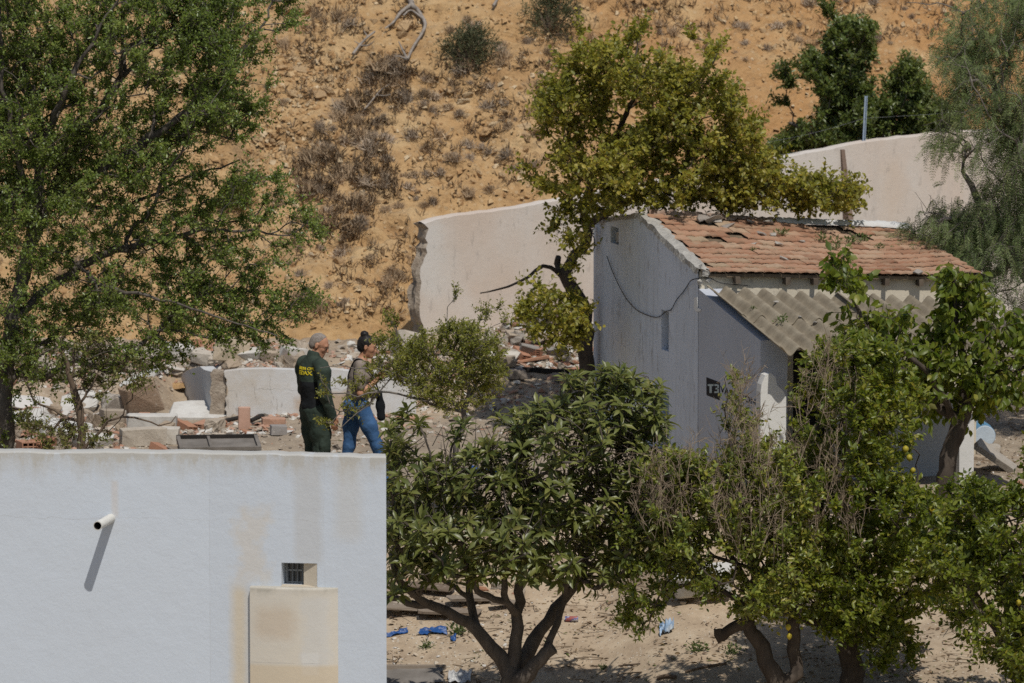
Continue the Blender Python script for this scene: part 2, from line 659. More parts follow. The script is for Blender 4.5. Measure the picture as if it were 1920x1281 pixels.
def panel(mb, O, U, N, s0, s1, zb, zt, holes=(), step=.1, mi=0, mi_rev=0, mi_back=1):
    """upright wall face: O origin (plan), U along, N outward; zt(s) its top; holes (sa, sb, za, zb, depth)"""
    O = np.array([O[0], O[1], 0.0])
    U = np.array([U[0], U[1], 0.0])
    N = np.array([N[0], N[1], 0.0])
    cuts = [s0, s1] + [v for h in holes for v in h[:2]]
    ss = sorted(set(np.round(np.concatenate([np.linspace(s0, s1, max(2, int(abs(s1 - s0) / step) + 1)), cuts]), 5)))

    def P(s, z, d=0.0):
        return O + U * s - N * d + np.array([0, 0, z])
    for a, b in zip(ss[:-1], ss[1:]):
        if b - a < 1e-5: continue
        m = (a + b) / 2
        segs = [(zb, None)]
        iv = sorted([(h[2], h[3]) for h in holes if h[0] - 1e-6 < m < h[1] + 1e-6])
        lo = zb
        lst = []
        for (h0, h1) in iv:
            lst.append((lo, lo, h0, h0))
            lo = h1
        lst.append((lo, lo, zt(a), zt(b)))
        for (za, zb_, zc, zd) in lst:
            mb.add([P(a, za), P(b, zb_), P(b, zd), P(a, zc)], [(0, 1, 2, 3)], .5, mi)
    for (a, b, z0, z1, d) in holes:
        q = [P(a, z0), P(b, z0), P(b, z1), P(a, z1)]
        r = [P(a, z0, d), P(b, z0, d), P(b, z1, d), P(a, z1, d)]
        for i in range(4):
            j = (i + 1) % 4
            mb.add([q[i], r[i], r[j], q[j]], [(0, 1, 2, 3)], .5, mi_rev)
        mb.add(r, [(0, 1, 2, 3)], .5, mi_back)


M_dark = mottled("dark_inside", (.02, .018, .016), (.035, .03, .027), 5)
M_metal = mottled("dull_metal", (.13, .14, .15), (.2, .21, .22), 12, rough=.5)
M_zinc = mottled("galvanised_metal", (.26, .33, .42), (.38, .46, .56), 9, rough=.45)

# ------------------------------------------------------------------ the white building close by
YW = 47.0


def wx(px, Y=YW): return (px - CX) / FPX * Y if False else float(at(px, 900, Y)[0])
def wz(py, Y=YW): return float(at(960, py, Y)[2])


seam = at(392, 852, YW)
ztop = float(seam[2])
UL = np.array([-math.cos(R(3.2)), math.sin(R(3.2)), 0])
UR = np.array([math.cos(R(9.5)), -math.sin(R(9.5)), 0])
NL = np.array([-math.sin(R(3.2)), -math.cos(R(3.2)), 0])
NR = np.array([-math.sin(R(9.5)), -math.cos(R(9.5)), 0])


def s_at(px, O, U):
    k = (px - CX) / FPX
    # x = k * depth along the view axis (depth is close to y here)
    y_corr = 1.0 / (CP * CP) * 1.0
    # solve O.x + U.x s = kk (O.y + U.y s) with kk measured on the actual ray at mid height
    d = ray(px, 900)
    kk = d[0] / d[1]
    return float((kk * O[1] - O[0]) / (U[0] - kk * U[1]))


def z_at(py, px, O, U):
    s = s_at(px, O, U)
    return float(at(px, py, O[1] + U[1] * s)[2])


sR = s_at(724, seam, UR)
M_nearwall = whitewash("near_white_plaster", (.535, .585, .65), (.50, .53, .57), grime=.25, bump=.30, zgrime=(ztop - .02, .20, .75), streak=.0,
    masks=[(wx(430), wx(512), wz(1095), wz(945), .12, .55, (.57, .51, .42), .5),
           (wx(425), wx(472), wz(1400), wz(1080), .14, .05, (.60, .44, .19), .85),
           (wx(545), wx(610), wz(1060), wz(850), .06, .10, (.46, .45, .43), .45),
           (wx(620), wx(690), wz(1020), wz(850), .10, .12, (.50, .47, .41), .35),
           (wx(205), wx(224), wz(975), wz(900), .03, .03, (.55, .44, .33), .3)],
    cracks=[('z', wz(972), .16, .0025, .28), ('z', wz(1195), .1, .002, .12), ('x', float(seam[0]), .012, .002, .28), ('x', wx(610), .10, .002, .2)])
near = thing("white_building", (seam[0], seam[1], -3.6), "close white plastered building with a drain spout and a small barred window", "building")
mb = MB()
win = (s_at(527, seam, UR), s_at(594, seam, UR), z_at(1099, 560, seam, UR), z_at(1056, 560, seam, UR), .17)
topw = lambda s: ztop + .005 * float(vnoise(np.array([s * 2.3, .3, 0]), 4)) + .006 * float(vnoise(np.array([s * 9, .3, 0]), 8))
panel(mb, seam, UR, NR, 0, sR, -3.6, lambda s: topw(s), [win], .06)
mb2 = MB()
# left face, walked the other way round so that it faces out
panel(mb, seam, UL, NL, 0, 5.2, -3.6, lambda s: topw(-s), [], .06)
# rounded wall top, back of the parapet, roof and ends
ss = np.concatenate([-np.arange(0, 5.2, .06)[::-1], np.arange(.06, sR, .06), [sR]])
prof = [(0, 0), (.004, .007), (.018, .013), (.05, .017), (.12, .018), (.20, .014), (.24, -.01), (.24, -.4)]
rows = []
for s in ss:
    O = seam[:2] + (UR[:2] * s if s > 0 else -UL[:2] * s)
    N = NR if s > 0 else NL
    if abs(s) < .2:
        w = (s + .2) / .4
        N = NL * (1 - w) + NR * w
    w2 = float(sstep(sR - .5, sR, s)); N = N * (1 - w2) + np.array([.07, -1.0, 0]) * w2
    tz = topw(s)
    rows.append([[O[0] - N[0] * d, O[1] - N[1] * d, tz + h] for d, h in prof])
mb.grid(np.array(rows)[:, ::-1])
r_end = seam[:2] + UR[:2] * sR
bk = r_end + np.array([-.06, 1.0]) * 2.6
l_end = seam[:2] + UL[:2] * 5.2
bl = l_end + np.array([0.1, 2.6])
q = lambda p, z: (p[0], p[1], z)
mb.add([q(r_end, -3.6), q(bk, -3.6), q(bk, ztop - .4), q(r_end, ztop - .005)], [(0, 1, 2, 3)])
mb.add([q(r_end, ztop - .4), q(bk, ztop - .42), q(bl, ztop - .42), q(l_end, ztop - .4), q(seam[:2], ztop - .4)], [(0, 1, 2, 3, 4)])
mb.add([q(bk, -3.6), q(bl, -3.6), q(bl, ztop - .42), q(bk, ztop - .42)], [(0, 1, 2, 3)])
mb.add([q(l_end, -3.6), q(l_end, ztop), q(bl, ztop - .42), q(bl, -3.6)], [(0, 1, 2, 3)])
mb.build("wall", [M_nearwall, M_dark], near)
# window: frame bars and pane set back in its opening
wo = MB()
wb = MB()
sA, sB, zA, zB, dep = win
Pn = lambda s, z, d: np.array([*(seam[:2] + UR[:2] * s - NR[:2] * d), z])
sM = sA + (sB - sA) * .56
wo.add([Pn(sA + .004, zA + .004, dep - .012), Pn(sM, zA + .004, dep - .012), Pn(sM, zB - .004, dep - .012), Pn(sA + .004, zB - .004, dep - .012)], [(0, 1, 2, 3)])
Mglass = NT("window_pane"); Mglass.color(Mglass.ramp(Mglass.sep(Mglass.coord("Position"))[2], [(0, (.03, .035, .04)), (1, (.06, .07, .075))])).rough(.15); Mglass.b.inputs["Specular IOR Level"].default_value = .6
wnd = wo.build("window", Mglass.m, near)
fr = MB()
for a, b, c, d in ((sA + .003, sA + .02, zA + .004, zB - .004), (sM - .012, sM + .004, zA + .004, zB - .004), (sA + .02, sM - .012, zA + .004, zA + .018), (sA + .02, sM - .012, zB - .018, zB - .004), (sA + .02, sM - .012, zA + (zB - zA) * .55, zA + (zB - zA) * .55 + .012)):
    c8 = [Pn(a, c, dep - .02), Pn(b, c, dep - .02), Pn(b, c, dep - .004), Pn(a, c, dep - .004), Pn(a, d, dep - .02), Pn(b, d, dep - .02), Pn(b, d, dep - .004), Pn(a, d, dep - .004)]
    fr.hexa(c8)
fr.build("frame", mottled("old_frame_paint", (.36, .38, .38), (.46, .47, .46), 9), wnd)
for k in range(4):
    s = sA + (sM - sA) * (.16 + .25 * k)
    MB().tube([Pn(s, zA + .001, dep - .05), Pn(s, zB - .001, dep - .05)], .0055, 6).build("bar", M_metal, wnd)
# splayed lit jamb and sloping sill
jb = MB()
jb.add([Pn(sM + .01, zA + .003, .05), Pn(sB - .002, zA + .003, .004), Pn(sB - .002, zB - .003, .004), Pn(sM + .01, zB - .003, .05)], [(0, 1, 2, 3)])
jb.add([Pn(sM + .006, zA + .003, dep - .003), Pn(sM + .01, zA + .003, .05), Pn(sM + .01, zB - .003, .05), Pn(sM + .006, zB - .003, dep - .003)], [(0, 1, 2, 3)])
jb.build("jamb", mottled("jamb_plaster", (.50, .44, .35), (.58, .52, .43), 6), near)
sl = MB()
sl.hexa([Pn(sA - .004, zA - .022, -.012), Pn(sB + .004, zA - .022, -.012), Pn(sB + .004, zA - .022, .05), Pn(sA - .004, zA - .022, .05),
         Pn(sA - .004, zA - .002, -.012), Pn(sB + .004, zA - .002, -.012), Pn(sB + .004, zA + .005, .05), Pn(sA - .004, zA + .005, .05)])
sl.build("sill", mottled("sill_plaster", (.48, .40, .29), (.56, .49, .38), 8), near)
# shallow rounded projection on the wall
bt = MB()
b0, b1 = s_at(470, seam, UR), s_at(633, seam, UR)
zt_b = z_at(1101, 550, seam, UR)
prof_b = []
for k in range(15):
    f = k / 14
    prof_b.append((b0 + (b1 - b0) * f, .058 + .03 * math.sin(math.pi * min(1, f * 1.1)) if f < .8 else .0 + (.058 + .03 * math.sin(math.pi * .88)) * math.cos((f - .8) / .2 * math.pi / 2) ** .8))
prof_b = [(b0, .001)] + prof_b
zs = np.concatenate([np.linspace(-3.6, zt_b - .02, 12), [zt_b - .006, zt_b, zt_b + .003]])
rows = []
for i, z in enumerate(zs):
    inset = [0, .004, .012][max(0, i - 12)] if i >= 12 else 0
    rows.append([Pn(s, z, -max(.0005, d - inset)) for s, d in prof_b])
G = np.array(rows)
bt.grid(G)
top = np.array([[p, np.array([*(p[:2] - 0 * NR[:2]), p[2]])] for p in G[-1]])
flat = np.array([Pn(s, zs[-1] + .002, .003) for s, d in prof_b])
bt.grid(np.stack([G[-1], flat]))
M_butt = whitewash("cream_plaster", (.60, .555, .475), (.54, .52, .48), grime=.5, bump=.2, zgrime=(zt_b, .07, .9),
    masks=[(wx(560), wx(622), wz(1255), wz(1105), .06, .25, (.56, .55, .52), .75), (wx(565), wx(600), wz(1262), wz(1215), .02, .04, (.62, .61, .58), .7),
           (wx(460), wx(650), wz(1500), wz(1238), .03, .02, (.56, .46, .32), .65), (wx(470), wx(560), wz(1200), wz(1120), .1, .2, (.50, .40, .29), .5)],
    cracks=[('z', wz(1237), .02, .003, .4)])
bt.build("buttress", M_butt, near, smooth=True, angle=40)
# drain spout
sp = MB()
pc = np.array([*(seam[:2] + UL[:2] * s_at(207, seam, UL)), float(at(207, 972, YW + .05)[2])])
dirp = np.array([-.088, -.335, -.02])
pt = pc + dirp
ax = dirp / np.linalg.norm(dirp)
pts = [pc - ax * .03, pt]
sp.tube(pts, .040, 20, cap=False)
sp.tube([pt, pc - ax * .02], .034, 20, mi=1, cap=False)
# ring that closes the rim between outer and inner pipe
aU = np.cross(ax, [0, 0, 1.0]); aU /= np.linalg.norm(aU); aV = np.cross(ax, aU)
ang = np.linspace(0, 2 * np.pi, 20, endpoint=False)
ro = pt + .040 * (np.cos(ang)[:, None] * aU + np.sin(ang)[:, None] * aV)
ri = pt + .034 * (np.cos(ang)[:, None] * aU + np.sin(ang)[:, None] * aV)
sp.add(np.vstack([ro, ri]), [(i, (i + 1) % 20, 20 + (i + 1) % 20, 20 + i) for i in range(20)])
M_pvc = mottled("white_pipe", (.58, .57, .53), (.66, .65, .61), 14, rough=.5)
sp.build("drain_spout", [M_pvc, M_dark], near, smooth=True, angle=50)

# ------------------------------------------------------------------ long plastered wall across the foot of the hill
LW = [(788, 421), (832, 409), (905, 400), (980, 388), (1090, 367), (1180, 352), (1290, 330), (1440, 303), (1500, 290), (1572, 276), (1640, 264), (1758, 252), (1840, 246), (1960, 240), (2150, 230)]
lw_y = lambda px: 67.45 + (px - 790) / 970 * 2.9
lp = np.array([at(px, py, lw_y(px)) for px, py in LW])
d_lw = lp[-1][:2] - lp[0][:2]
len_lw = float(np.linalg.norm(d_lw))
U_lw = d_lw / len_lw
N_lw = np.array([U_lw[1], -U_lw[0]])
s_lw = ((lp[:, :2] - lp[0][:2]) @ U_lw)
rng = np.random.default_rng(5)


def lw_top(s):
    return float(np.interp(s, s_lw, lp[:, 2])) + .006 * float(vnoise(np.array([s * 3.1, 1, 0]), 2)) + .010 * float(vnoise(np.array([s * 11, 1, 0]), 6))


M_longwall = whitewash("pinkish_white_plaster", (.60, .555, .51), (.48, .40, .32), grime=.35, bump=.3, chips=.25, pink=(.56, .455, .375, .75), streak=.12, zgrime=None,
    masks=[(float(lp[0][0]) - .1, float(lp[0][0]) + .35, 1.2, 2.2, .15, .3, (.60, .58, .55), .6),
           (float(at(1640, 300, 70)[0]), float(at(1700, 300, 70)[0]), .5, 2.9, .3, .3, (.58, .47, .36), .5)])
M_mason = mottled("bare_masonry", (.24, .19, .145), (.42, .36, .29), 9, bump=.8, bdist=.03, bscale=22)
lw = thing("compound_wall", (lp[0][0], lp[0][1], 0), "long pinkish white plastered wall with a broken end below the hillside", "wall")
m = MB()
zs = np.linspace(0, 1, 34)
sg = np.concatenate([np.linspace(0, .5, 26), np.arange(.55, len_lw, .1)])
base_z = .15
front, back, topm = [], [], []
edge = [.045 * float(vnoise(np.array([3, v * 9, 1]), 3)) + .03 * float(vnoise(np.array([3, v * 25, 1]), 7)) + (.05 if .80 < v < .97 else 0) for v in zs]
for s in sg:
    col = []
    t_ = lw_top(s)
    for k, v in enumerate(zs):
        e = edge[k] * max(0, 1 - s / .5)
        p = lp[0][:2] + U_lw * (s + e)
        col.append([p[0], p[1], base_z + (t_ - base_z) * v])
    front.append(col)
front = np.array(front)
m.grid(front)
TH = .27
backg = front.copy()
backg[..., 0] -= N_lw[0] * TH
backg[..., 1] -= N_lw[1] * TH
m.grid(backg[::-1])
# top, slightly rounded
m.grid(np.stack([front[:, -1], front[:, -1] * .5 + backg[:, -1] * .5 + [0, 0, .02], backg[:, -1]], 1), mi=0)
# broken end
ncol = 7
endg = []
for j in range(ncol):
    w = j / (ncol - 1)
    colp = front[0] * (1 - w) + backg[0] * w
    if 0 < j < ncol - 1:
        bulge = np.array([.05 * float(vnoise(np.array([w * 6, v * 12, 5]), 12)) - .03 for v in zs])
        colp = colp + U_lw_3 * bulge[:, None] if False else colp + np.array([U_lw[0], U_lw[1], 0]) * bulge[:, None]
    endg.append(colp)
m.grid(np.array(endg)[::-1], mi=1)
m.build("wall", [M_longwall, M_mason], lw, smooth=True, angle=30)
# a flared prop against it
bq = MB()
def lw_pt(px, py, out=0.0):
    k = ray(px, py)
    kk = k[0] / k[1]
    O = lp[0]
    s = (kk * O[1] - O[0]) / (U_lw[0] - kk * U_lw[1])
    p = O[:2] + U_lw * s + N_lw * out
    return s, p
s0_, _ = lw_pt(1574, 300); s1_, _ = lw_pt(1580, 300)
zt_, zb_ = lw_top(s0_) - .03, .6
P_ = lambda s, o, z: [*(lp[0][:2] + U_lw * s + N_lw * o), z]
c8 = [P_(s0_+.14, .34, zb_), P_(s0_ + .24, .34, zb_), P_(s0_ + .24, .002, zb_), P_(s0_+.12, .002, zb_), P_(s0_ + .01, .03, zt_), P_(s0_ + .06, .03, zt_), P_(s0_ + .06, .002, zt_), P_(s0_ + .01, .002, zt_)]
bq.hexa(c8)
bq.build("buttress", mottled("shade_toned_mortar", (.15, .105, .08), (.25, .18, .14), 7, bump=.5), lw)  # dark brown colour stands in for the prop's shaded side
# fence posts and wires along its top
post_spots = [(1619, 'bluish galvanised fence post leaning above the long wall before dark green trees', 180, 266), (1083, 'short bluish fence post on the long wall behind the yellow-green tree', 336, 372)]
tops = {}
for px, lab, y0, y1 in post_spots:
    s, p = lw_pt(px, y1, -.1)
    Y = p[1]
    a = at(px, y1, Y); b = at(px + (5 if px > 1500 else 1), y0, Y)
    a = np.array([a[0], a[1], lw_top(s) - .12])
    pm = MB()
    for ox in (-.016, .016):
        pm.box((a + b) / 2 + [ox * .9, 0, 0], (.008, .034, np.linalg.norm(b - a)), rot_xyz(0, math.atan2(b[0] - a[0], b[2] - a[2]), 0))
    pm.box((a + b) / 2 + [0, .017, 0], (.024, .007, np.linalg.norm(b - a) - .01), rot_xyz(0, math.atan2(b[0] - a[0], b[2] - a[2]), 0))
    pm.build("fence_post", M_zinc, label=lab, cat="post")
    tops[px] = (a, b)
for i, (f, pe, lab) in enumerate(((.60, 2050, "thin fence wire strung from post above long wall, upper strand"), (.18, 2050, "thin fence wire strung low along the long wall top"))):
    a, b = tops[1619]
    st = a + (b - a) * f
    s2, p2 = lw_pt(pe, 240, -.1)
    s3, p3 = lw_pt(1380, 300, -.1)
    pl = np.array([p3[0], p3[1], lw_top(s3) + .08 + .3 * f])
    pr = np.array([p2[0], p2[1], lw_top(s2) + .08 + .55 * f])
    pts = []
    for u in np.linspace(0, 1, 24):
        w = pl + (st - pl) * u; w[2] -= .05 * math.sin(math.pi * u); pts.append(w)
    for u in np.linspace(0, 1, 24)[1:]:
        w = st + (pr - st) * u; w[2] -= .05 * math.sin(math.pi * u); pts.append(w)
    MB().tube(pts, .0015, 5).build("fence_wire", M_metal, label=lab, cat="wire")

# ------------------------------------------------------------------ the old tiled house
HA = at(1308, 900, 60.5); HA = np.array([HA[0], 60.5])
ha = R(14); hl = R(14)
HU = np.array([-math.sin(ha), math.cos(ha)])           # back along the gable
HL = np.array([math.cos(hl), math.sin(hl)])            # along the front
HN = np.array([-math.cos(ha), -math.sin(ha)])          # gable faces this way
HF = np.array([math.sin(hl), -math.cos(hl)])           # front faces this way


def hs_at(px, py, O, U):
    d = ray(px, py); kk = d[0] / d[1]
    s = float((kk * O[1] - O[0]) / (U[0] - kk * U[1]))
    return s, float(at(px, py, O[1] + U[1] * s)[2])


sB_, zB_ = hs_at(1113, 413, HA, HU)
sX_, zX_ = hs_at(1200, 402, HA, HU)
_, zA_ = hs_at(1316, 508, HA, HU)
ZB = -.35
gt = lambda s: float(np.interp(s, [0, sX_, sB_], [zA_, zX_, zB_])) + .01 * float(vnoise(np.array([s * 7, 2, 0]), 3))
H_len = 3.25
M_house = whitewash("shabby_whitewash", (.66, .71, .79), (.47, .50, .53), grime=.4, bump=.35, chips=.55, streak=.35)
M_cream = whitewash("cream_wash", (.60, .54, .43), (.46, .40, .31), grime=.5, bump=.3, chips=.35)
M_mortar = mottled("grey_mortar", (.30, .285, .26), (.46, .44, .40), 8, bump=.9, bdist=.025, bscale=30)
house = thing("old_house", (HA[0], HA[1], ZB), "small white house with orange tile roof and corrugated porch", "house")
g = MB()
def gh(x0, y0, x1, y1, d):
    a, za = hs_at(x0, y1, HA, HU); b, zb = hs_at(x1, y0, HA, HU)
    return (min(a, b), max(a, b), min(za, zb), max(za, zb), d)
vent = gh(1240, 585, 1254, 655, .14)
hole = gh(1145, 428, 1160, 455, .18)
door_ = gh(1236, 742, 1254, 905, .12)
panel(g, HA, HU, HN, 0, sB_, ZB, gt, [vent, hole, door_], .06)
# right end, back and inner faces so that the house is closed
Hc = lambda s, l, z: np.array([*(HA + HU * s + HL * l), z])
for p4 in ([Hc(0, H_len, ZB), Hc(sB_, H_len, ZB), Hc(sB_, H_len, zB_ - .25), Hc(0, H_len, zA_ - .15)],
           [Hc(sB_, H_len, ZB), Hc(sB_, .0, ZB), Hc(sB_, .0, zB_), Hc(sB_, H_len, zB_ - .25)]):
    g.add(p4, [(0, 1, 2, 3)])
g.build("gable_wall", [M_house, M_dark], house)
fw = MB()
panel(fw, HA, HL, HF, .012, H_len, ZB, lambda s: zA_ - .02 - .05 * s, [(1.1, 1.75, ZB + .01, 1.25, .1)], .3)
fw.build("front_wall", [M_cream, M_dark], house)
# blue door leaf in the gable opening
dm = MB()
a, b, z0, z1, d = door_
for k in range(3):
    w = (b - a - .02) / 3
    dm.hexa([Hc(0, 0, 0) * 0 + np.array([*(HA + HU * (a + .01 + w * (k + e)) - HN * (.04 + f)), z]) for z in (z0 + .01, z1 - .01) for e, f in ((.02, 0), (.98, 0), (.98, .03), (.02, .03))])
dr = dm.build("door", mottled("blue_paint", (.10, .16, .27), (.16, .24, .36), 8, rough=.6), house)
# broken window plug in the hole and the peeling square beside it
pl_ = MB()
a, b, z0, z1, d = hole
pl_.box(np.array([*(HA + HU * ((a + b) / 2 + .0) - HN * .06), (z0 + z1) / 2 - .02]), ((b - a) * .45, .05, (z1 - z0) * .62), rot_xyz(0, .25, math.pi / 2 + ha))
pl_.build("stone_plug", M_mortar, house)
# mortar coping that rises above the tiles along the gable
cp = MB()
rgc = np.random.default_rng(3)
n = 30
cr = []
for k in range(n):
    s = -.06 + (sX_ + .10) * k / (n - 1)
    z = gt(max(0, min(s, sX_)))
    w = .14 + .02 * rgc.normal()
    j = lambda: rgc.normal(0, .008)
    cr.append([Hc(s, -.018 + j(), z - .055), Hc(s, -.012 + j(), z + .012 + j()), Hc(s, .05, z + .018 + j()), Hc(s, .10 + j(), z + .014 + j()), Hc(s, w, z - .01 + j()), Hc(s, w + .01, z - .09)])
cp.grid(np.array(cr)[:, ::-1])
cr2 = []
for k in range(14):
    s = sX_ + .02 + (sB_ - sX_) * k / 13
    z = gt(min(s, sB_)); j = lambda: rgc.normal(0, .006)
    cr2.append([Hc(s, -.014 + j(), z - .04), Hc(s, -.01 + j(), z + .008 + j()), Hc(s, .14 + j(), z + .012 + j()), Hc(s, .26, z - .05)])
cp.grid(np.array(cr2)[:, ::-1])
cp.build("gable_coping", M_mortar, house)
# lumps of broken mortar at the eaves corner
for k, (px, py, r_) in enumerate(((1323, 512, .07), (1327, 524, .05), (1316, 503, .06), (1330, 515, .045), (1312, 529, .04))):
    s, z = hs_at(px, py, HA, HL)
    mb_ = MB()
    c_ = np.array([*(HA + HL * s + HF * .03), z])
    mb_.box(c_, (r_ * 1.3, r_ * 1.1, r_), rot_xyz(.3 * k, .5, k), jit=r_ * .15, rng=rgc)
    mb_.build("mortar_lump", M_mortar, house)

# tiles
def tile_mat(name):
    t = NT(name)
    ti = t.attr()
    c = t.ramp(ti, [(0, (.28, .145, .088)), (.3, (.365, .20, .125)), (.55, (.41, .24, .155)), (.8, (.44, .295, .20)), (1, (.36, .265, .175))])
    n = t.noise(10, 6, .7, t.coord("Position"))
    c = t.mix(t.ramp(n, [(.50, 0.0), (.68, .55)]), c, (.20, .155, .105))
    c = t.mix(t.ramp(t.noise(3.1, 5, .7, t.mapping(loc=(3, 1, 2), kind="Position")), [(.50, 0.0), (.70, .6)]), c, (.40, .32, .22))
    c = t.mix(t.ramp(t.noise(24, 5, .7, t.coord("Position")), [(.60, 0.0), (.70, .45)]), c, (.13, .105, .08))
    t.color(c).rough(.9)
    t.bump(t.noise(40, 5, .6, t.coord("Position")), .5, .008)
    return t.m


M_tile = tile_mat("clay_tile")
OV = .13
E0 = Hc(-OV, .10, zA_ - .035); E1 = Hc(-OV, H_len, 0); E1[2] = hs_at(1832, 517, HA + HU * -OV, HL)[1]
r0s, r0z = hs_at(1212, 404, HA + HU * sX_, HL)
r1s, r1z = hs_at(1716, 431, HA + HU * sX_, HL)
def ridge_pt(l):
    f = (l - r0s) / (r1s - r0s)
    return Hc(sX_, l, r0z + (r1z - r0z) * f + .01 * math.sin(f * 9))
R0, R1 = ridge_pt(.06), ridge_pt(H_len - .04)
def roof_pt(u, v):
    a = E0 + (E1 - E0) * u; b = R0 + (R1 - R0) * u
    p = a + (b - a) * v
    p = p + np.array([0, 0, -.045 * math.sin(math.pi * v) * (.4 + .6 * math.sin(math.pi * u)) + .018 * float(vnoise(np.array([u * 5, v * 3, 0]), 5))])
    return p
rt = MB()
rg = np.random.default_rng(12)
NC, NR_ = 15, 11
prof_t = [(0.0, .002), (.05, .007), (.2, .013), (.38, .012), (.52, .005), (.66, .010), (.82, .014), (.95, .010), (.985, .001)]
for r in range(NR_):
    for c in range(NC):
        if (r, c) in ((6, 2), (7, 3)) or (r > 7 and rg.random() < .10): continue
        off = .5 * (r % 2) / NC
        u0 = c / NC + (off if r % 2 else 0); u1 = u0 + 1 / NC
        if u0 > .985: continue
        u1 = min(u1, 1.0)
        v0, v1 = r / NR_, (r + 1.22) / NR_
        v1 = min(v1, 1.0)
        jr = rg.normal(0, .003, 4)
        lift = rg.normal(0, .0025)
        sk = rg.normal(0, .004)
        topg, undg = [], []
        for (v, h, k) in ((v0 + sk * .4, .026, 0), (v0 + .004, .028, 0), ((v0 + v1) / 2, .016, 1), (v1, .004, 2)):
            row = []
            for (f, hh) in prof_t:
                p = roof_pt(u0 + (u1 - u0) * f, np.clip(v + (sk * (f - .5)), 0, 1))
                p = p + np.array([0, 0, h + hh + lift + jr[0] * (f - .5) * 2])
                row.append(p)
            topg.append(row)
        topg = np.array(topg)
        tint = np.clip(rg.normal(.48, .24), 0, 1)
        rt.grid(topg[1:], tint)
        low = topg[1].copy(); low[:, 2] -= .017
        rt.grid(np.stack([low, topg[1]]), tint)
        # under lip
        lu = low + (topg[2] - topg[1]) * .12
        rt.grid(np.stack([lu, low]), tint)
roof = rt.build("roof", M_tile, house, smooth=True, angle=35)
sub = MB()
gg = np.array([[roof_pt(u, v) + np.array([0, 0, -.012]) for v in np.linspace(0.02, 1, 6)] for u in np.linspace(0, 1, 12)])
sub.grid(gg)
g2 = gg.copy(); g2[..., 2] -= .035
sub.grid(g2[::-1])
sub.grid(np.stack([g2[:, 0], gg[:, 0]], 1)); sub.grid(np.stack([gg[-1], g2[-1]]))
# rear slope
rr = np.array([[ridge_pt(l), Hc(sB_ + .05, l, zB_ - .02 - .1 * l)] for l in np.linspace(.1, H_len, 8)])
sub.grid(rr)
sub.build("roof_boards", mottled("old_boards", (.12, .09, .06), (.2, .15, .1), 8), house)
for l in (.42, 1.0, 1.32, 1.62, 2.15, 2.55, 2.85):
    f = l / H_len
    e = roof_pt(min(1, f), .03)
    rb = MB()
    c_ = np.array([*(HA + HL * l + HF * .05), e[2] - .078])
    rb.box(c_, (.055, .16, .075), rotz(hl), jit=.003, rng=rg)
    rb.build("rafter", mottled("rafter_wood", (.08, .06, .045), (.14, .11, .08), 9), house)
# ridge: whitewashed half, mortar half
rdm = MB(); rg2 = np.random.default_rng(8)
rows = []
for l in np.linspace(1.62, H_len - .02, 40):
    c_ = ridge_pt(l)
    jj = .008 * rg2.normal()
    ring = []
    for a_ in np.linspace(0, math.pi, 7):
        ring.append(c_ + np.array([*(HU * (-math.cos(a_)) * (.085 + jj)), -.01 + .062 * math.sin(a_) + .004 * rg2.normal() + .02]))
    rows.append(ring)
rows = np.array(rows)
rdm.grid(rows)
rdm.add(rows[0], [tuple(range(7))]); rdm.add(rows[-1], [tuple(range(6, -1, -1))])
rdm.build("ridge", whitewash("ridge_whitewash", (.58, .58, .58), (.40, .39, .36), grime=.6, bump=.5), house, smooth=True, angle=60)
rm = MB()
rows = []
for l in np.linspace(.10, 1.6, 34):
    c_ = ridge_pt(l)
    w = .05 + .025 * abs(rg2.normal())
    rows.append([c_ + np.array([*(HU * d), h + .012 * rg2.normal()]) for d, h in ((-w, .0), (-w * .6, .045), (0, .058), (w * .7, .04), (w, -.01))])
rm.grid(np.array(rows))
rm.build("broken_ridge", mottled("ridge_rubble", (.24, .15, .11), (.42, .33, .27), 12, bump=.9, bdist=.02), house)

# porch: side wall, end pillar, corrugated sheets
PF = -HU
s_p, _ = hs_at(1425, 760, HA, PF)
PWD = .075
HE = HA - HL * .012
_s0, _z0 = hs_at(1327, 547, HE, PF); _s1, _z1 = hs_at(1457, 653, HE, PF)
p0 = np.array([*(HE + PF * _s0), _z0]); p1 = np.array([*(HE + PF * _s1), _z1])
ps_dir = (p1 - p0); ps_len = float(np.linalg.norm(ps_dir[:2]))
pz = lambda s: float(p0[2] + (p1[2] - p0[2]) * s / ps_len)
pzw = lambda s: pz(s - _s0)
pw = MB()
IN = .003
Pp = lambda s, l, z: np.array([*(HA + PF * s + HL * l), z])
T_ = .30
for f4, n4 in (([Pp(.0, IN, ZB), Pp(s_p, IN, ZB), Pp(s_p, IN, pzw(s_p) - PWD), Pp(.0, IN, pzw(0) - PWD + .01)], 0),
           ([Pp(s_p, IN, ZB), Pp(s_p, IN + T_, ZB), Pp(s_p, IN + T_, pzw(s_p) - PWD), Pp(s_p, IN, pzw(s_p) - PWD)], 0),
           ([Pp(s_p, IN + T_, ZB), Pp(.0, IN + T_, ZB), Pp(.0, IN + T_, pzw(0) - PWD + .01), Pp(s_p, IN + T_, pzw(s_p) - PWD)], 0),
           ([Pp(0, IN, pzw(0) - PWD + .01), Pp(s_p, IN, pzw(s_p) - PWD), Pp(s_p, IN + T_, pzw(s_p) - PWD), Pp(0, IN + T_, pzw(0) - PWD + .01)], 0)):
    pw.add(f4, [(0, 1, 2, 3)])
pw.build("porch_wall", whitewash("porch_whitewash", (.50, .53, .59), (.40, .41, .43), grime=.5, bump=.3), house)
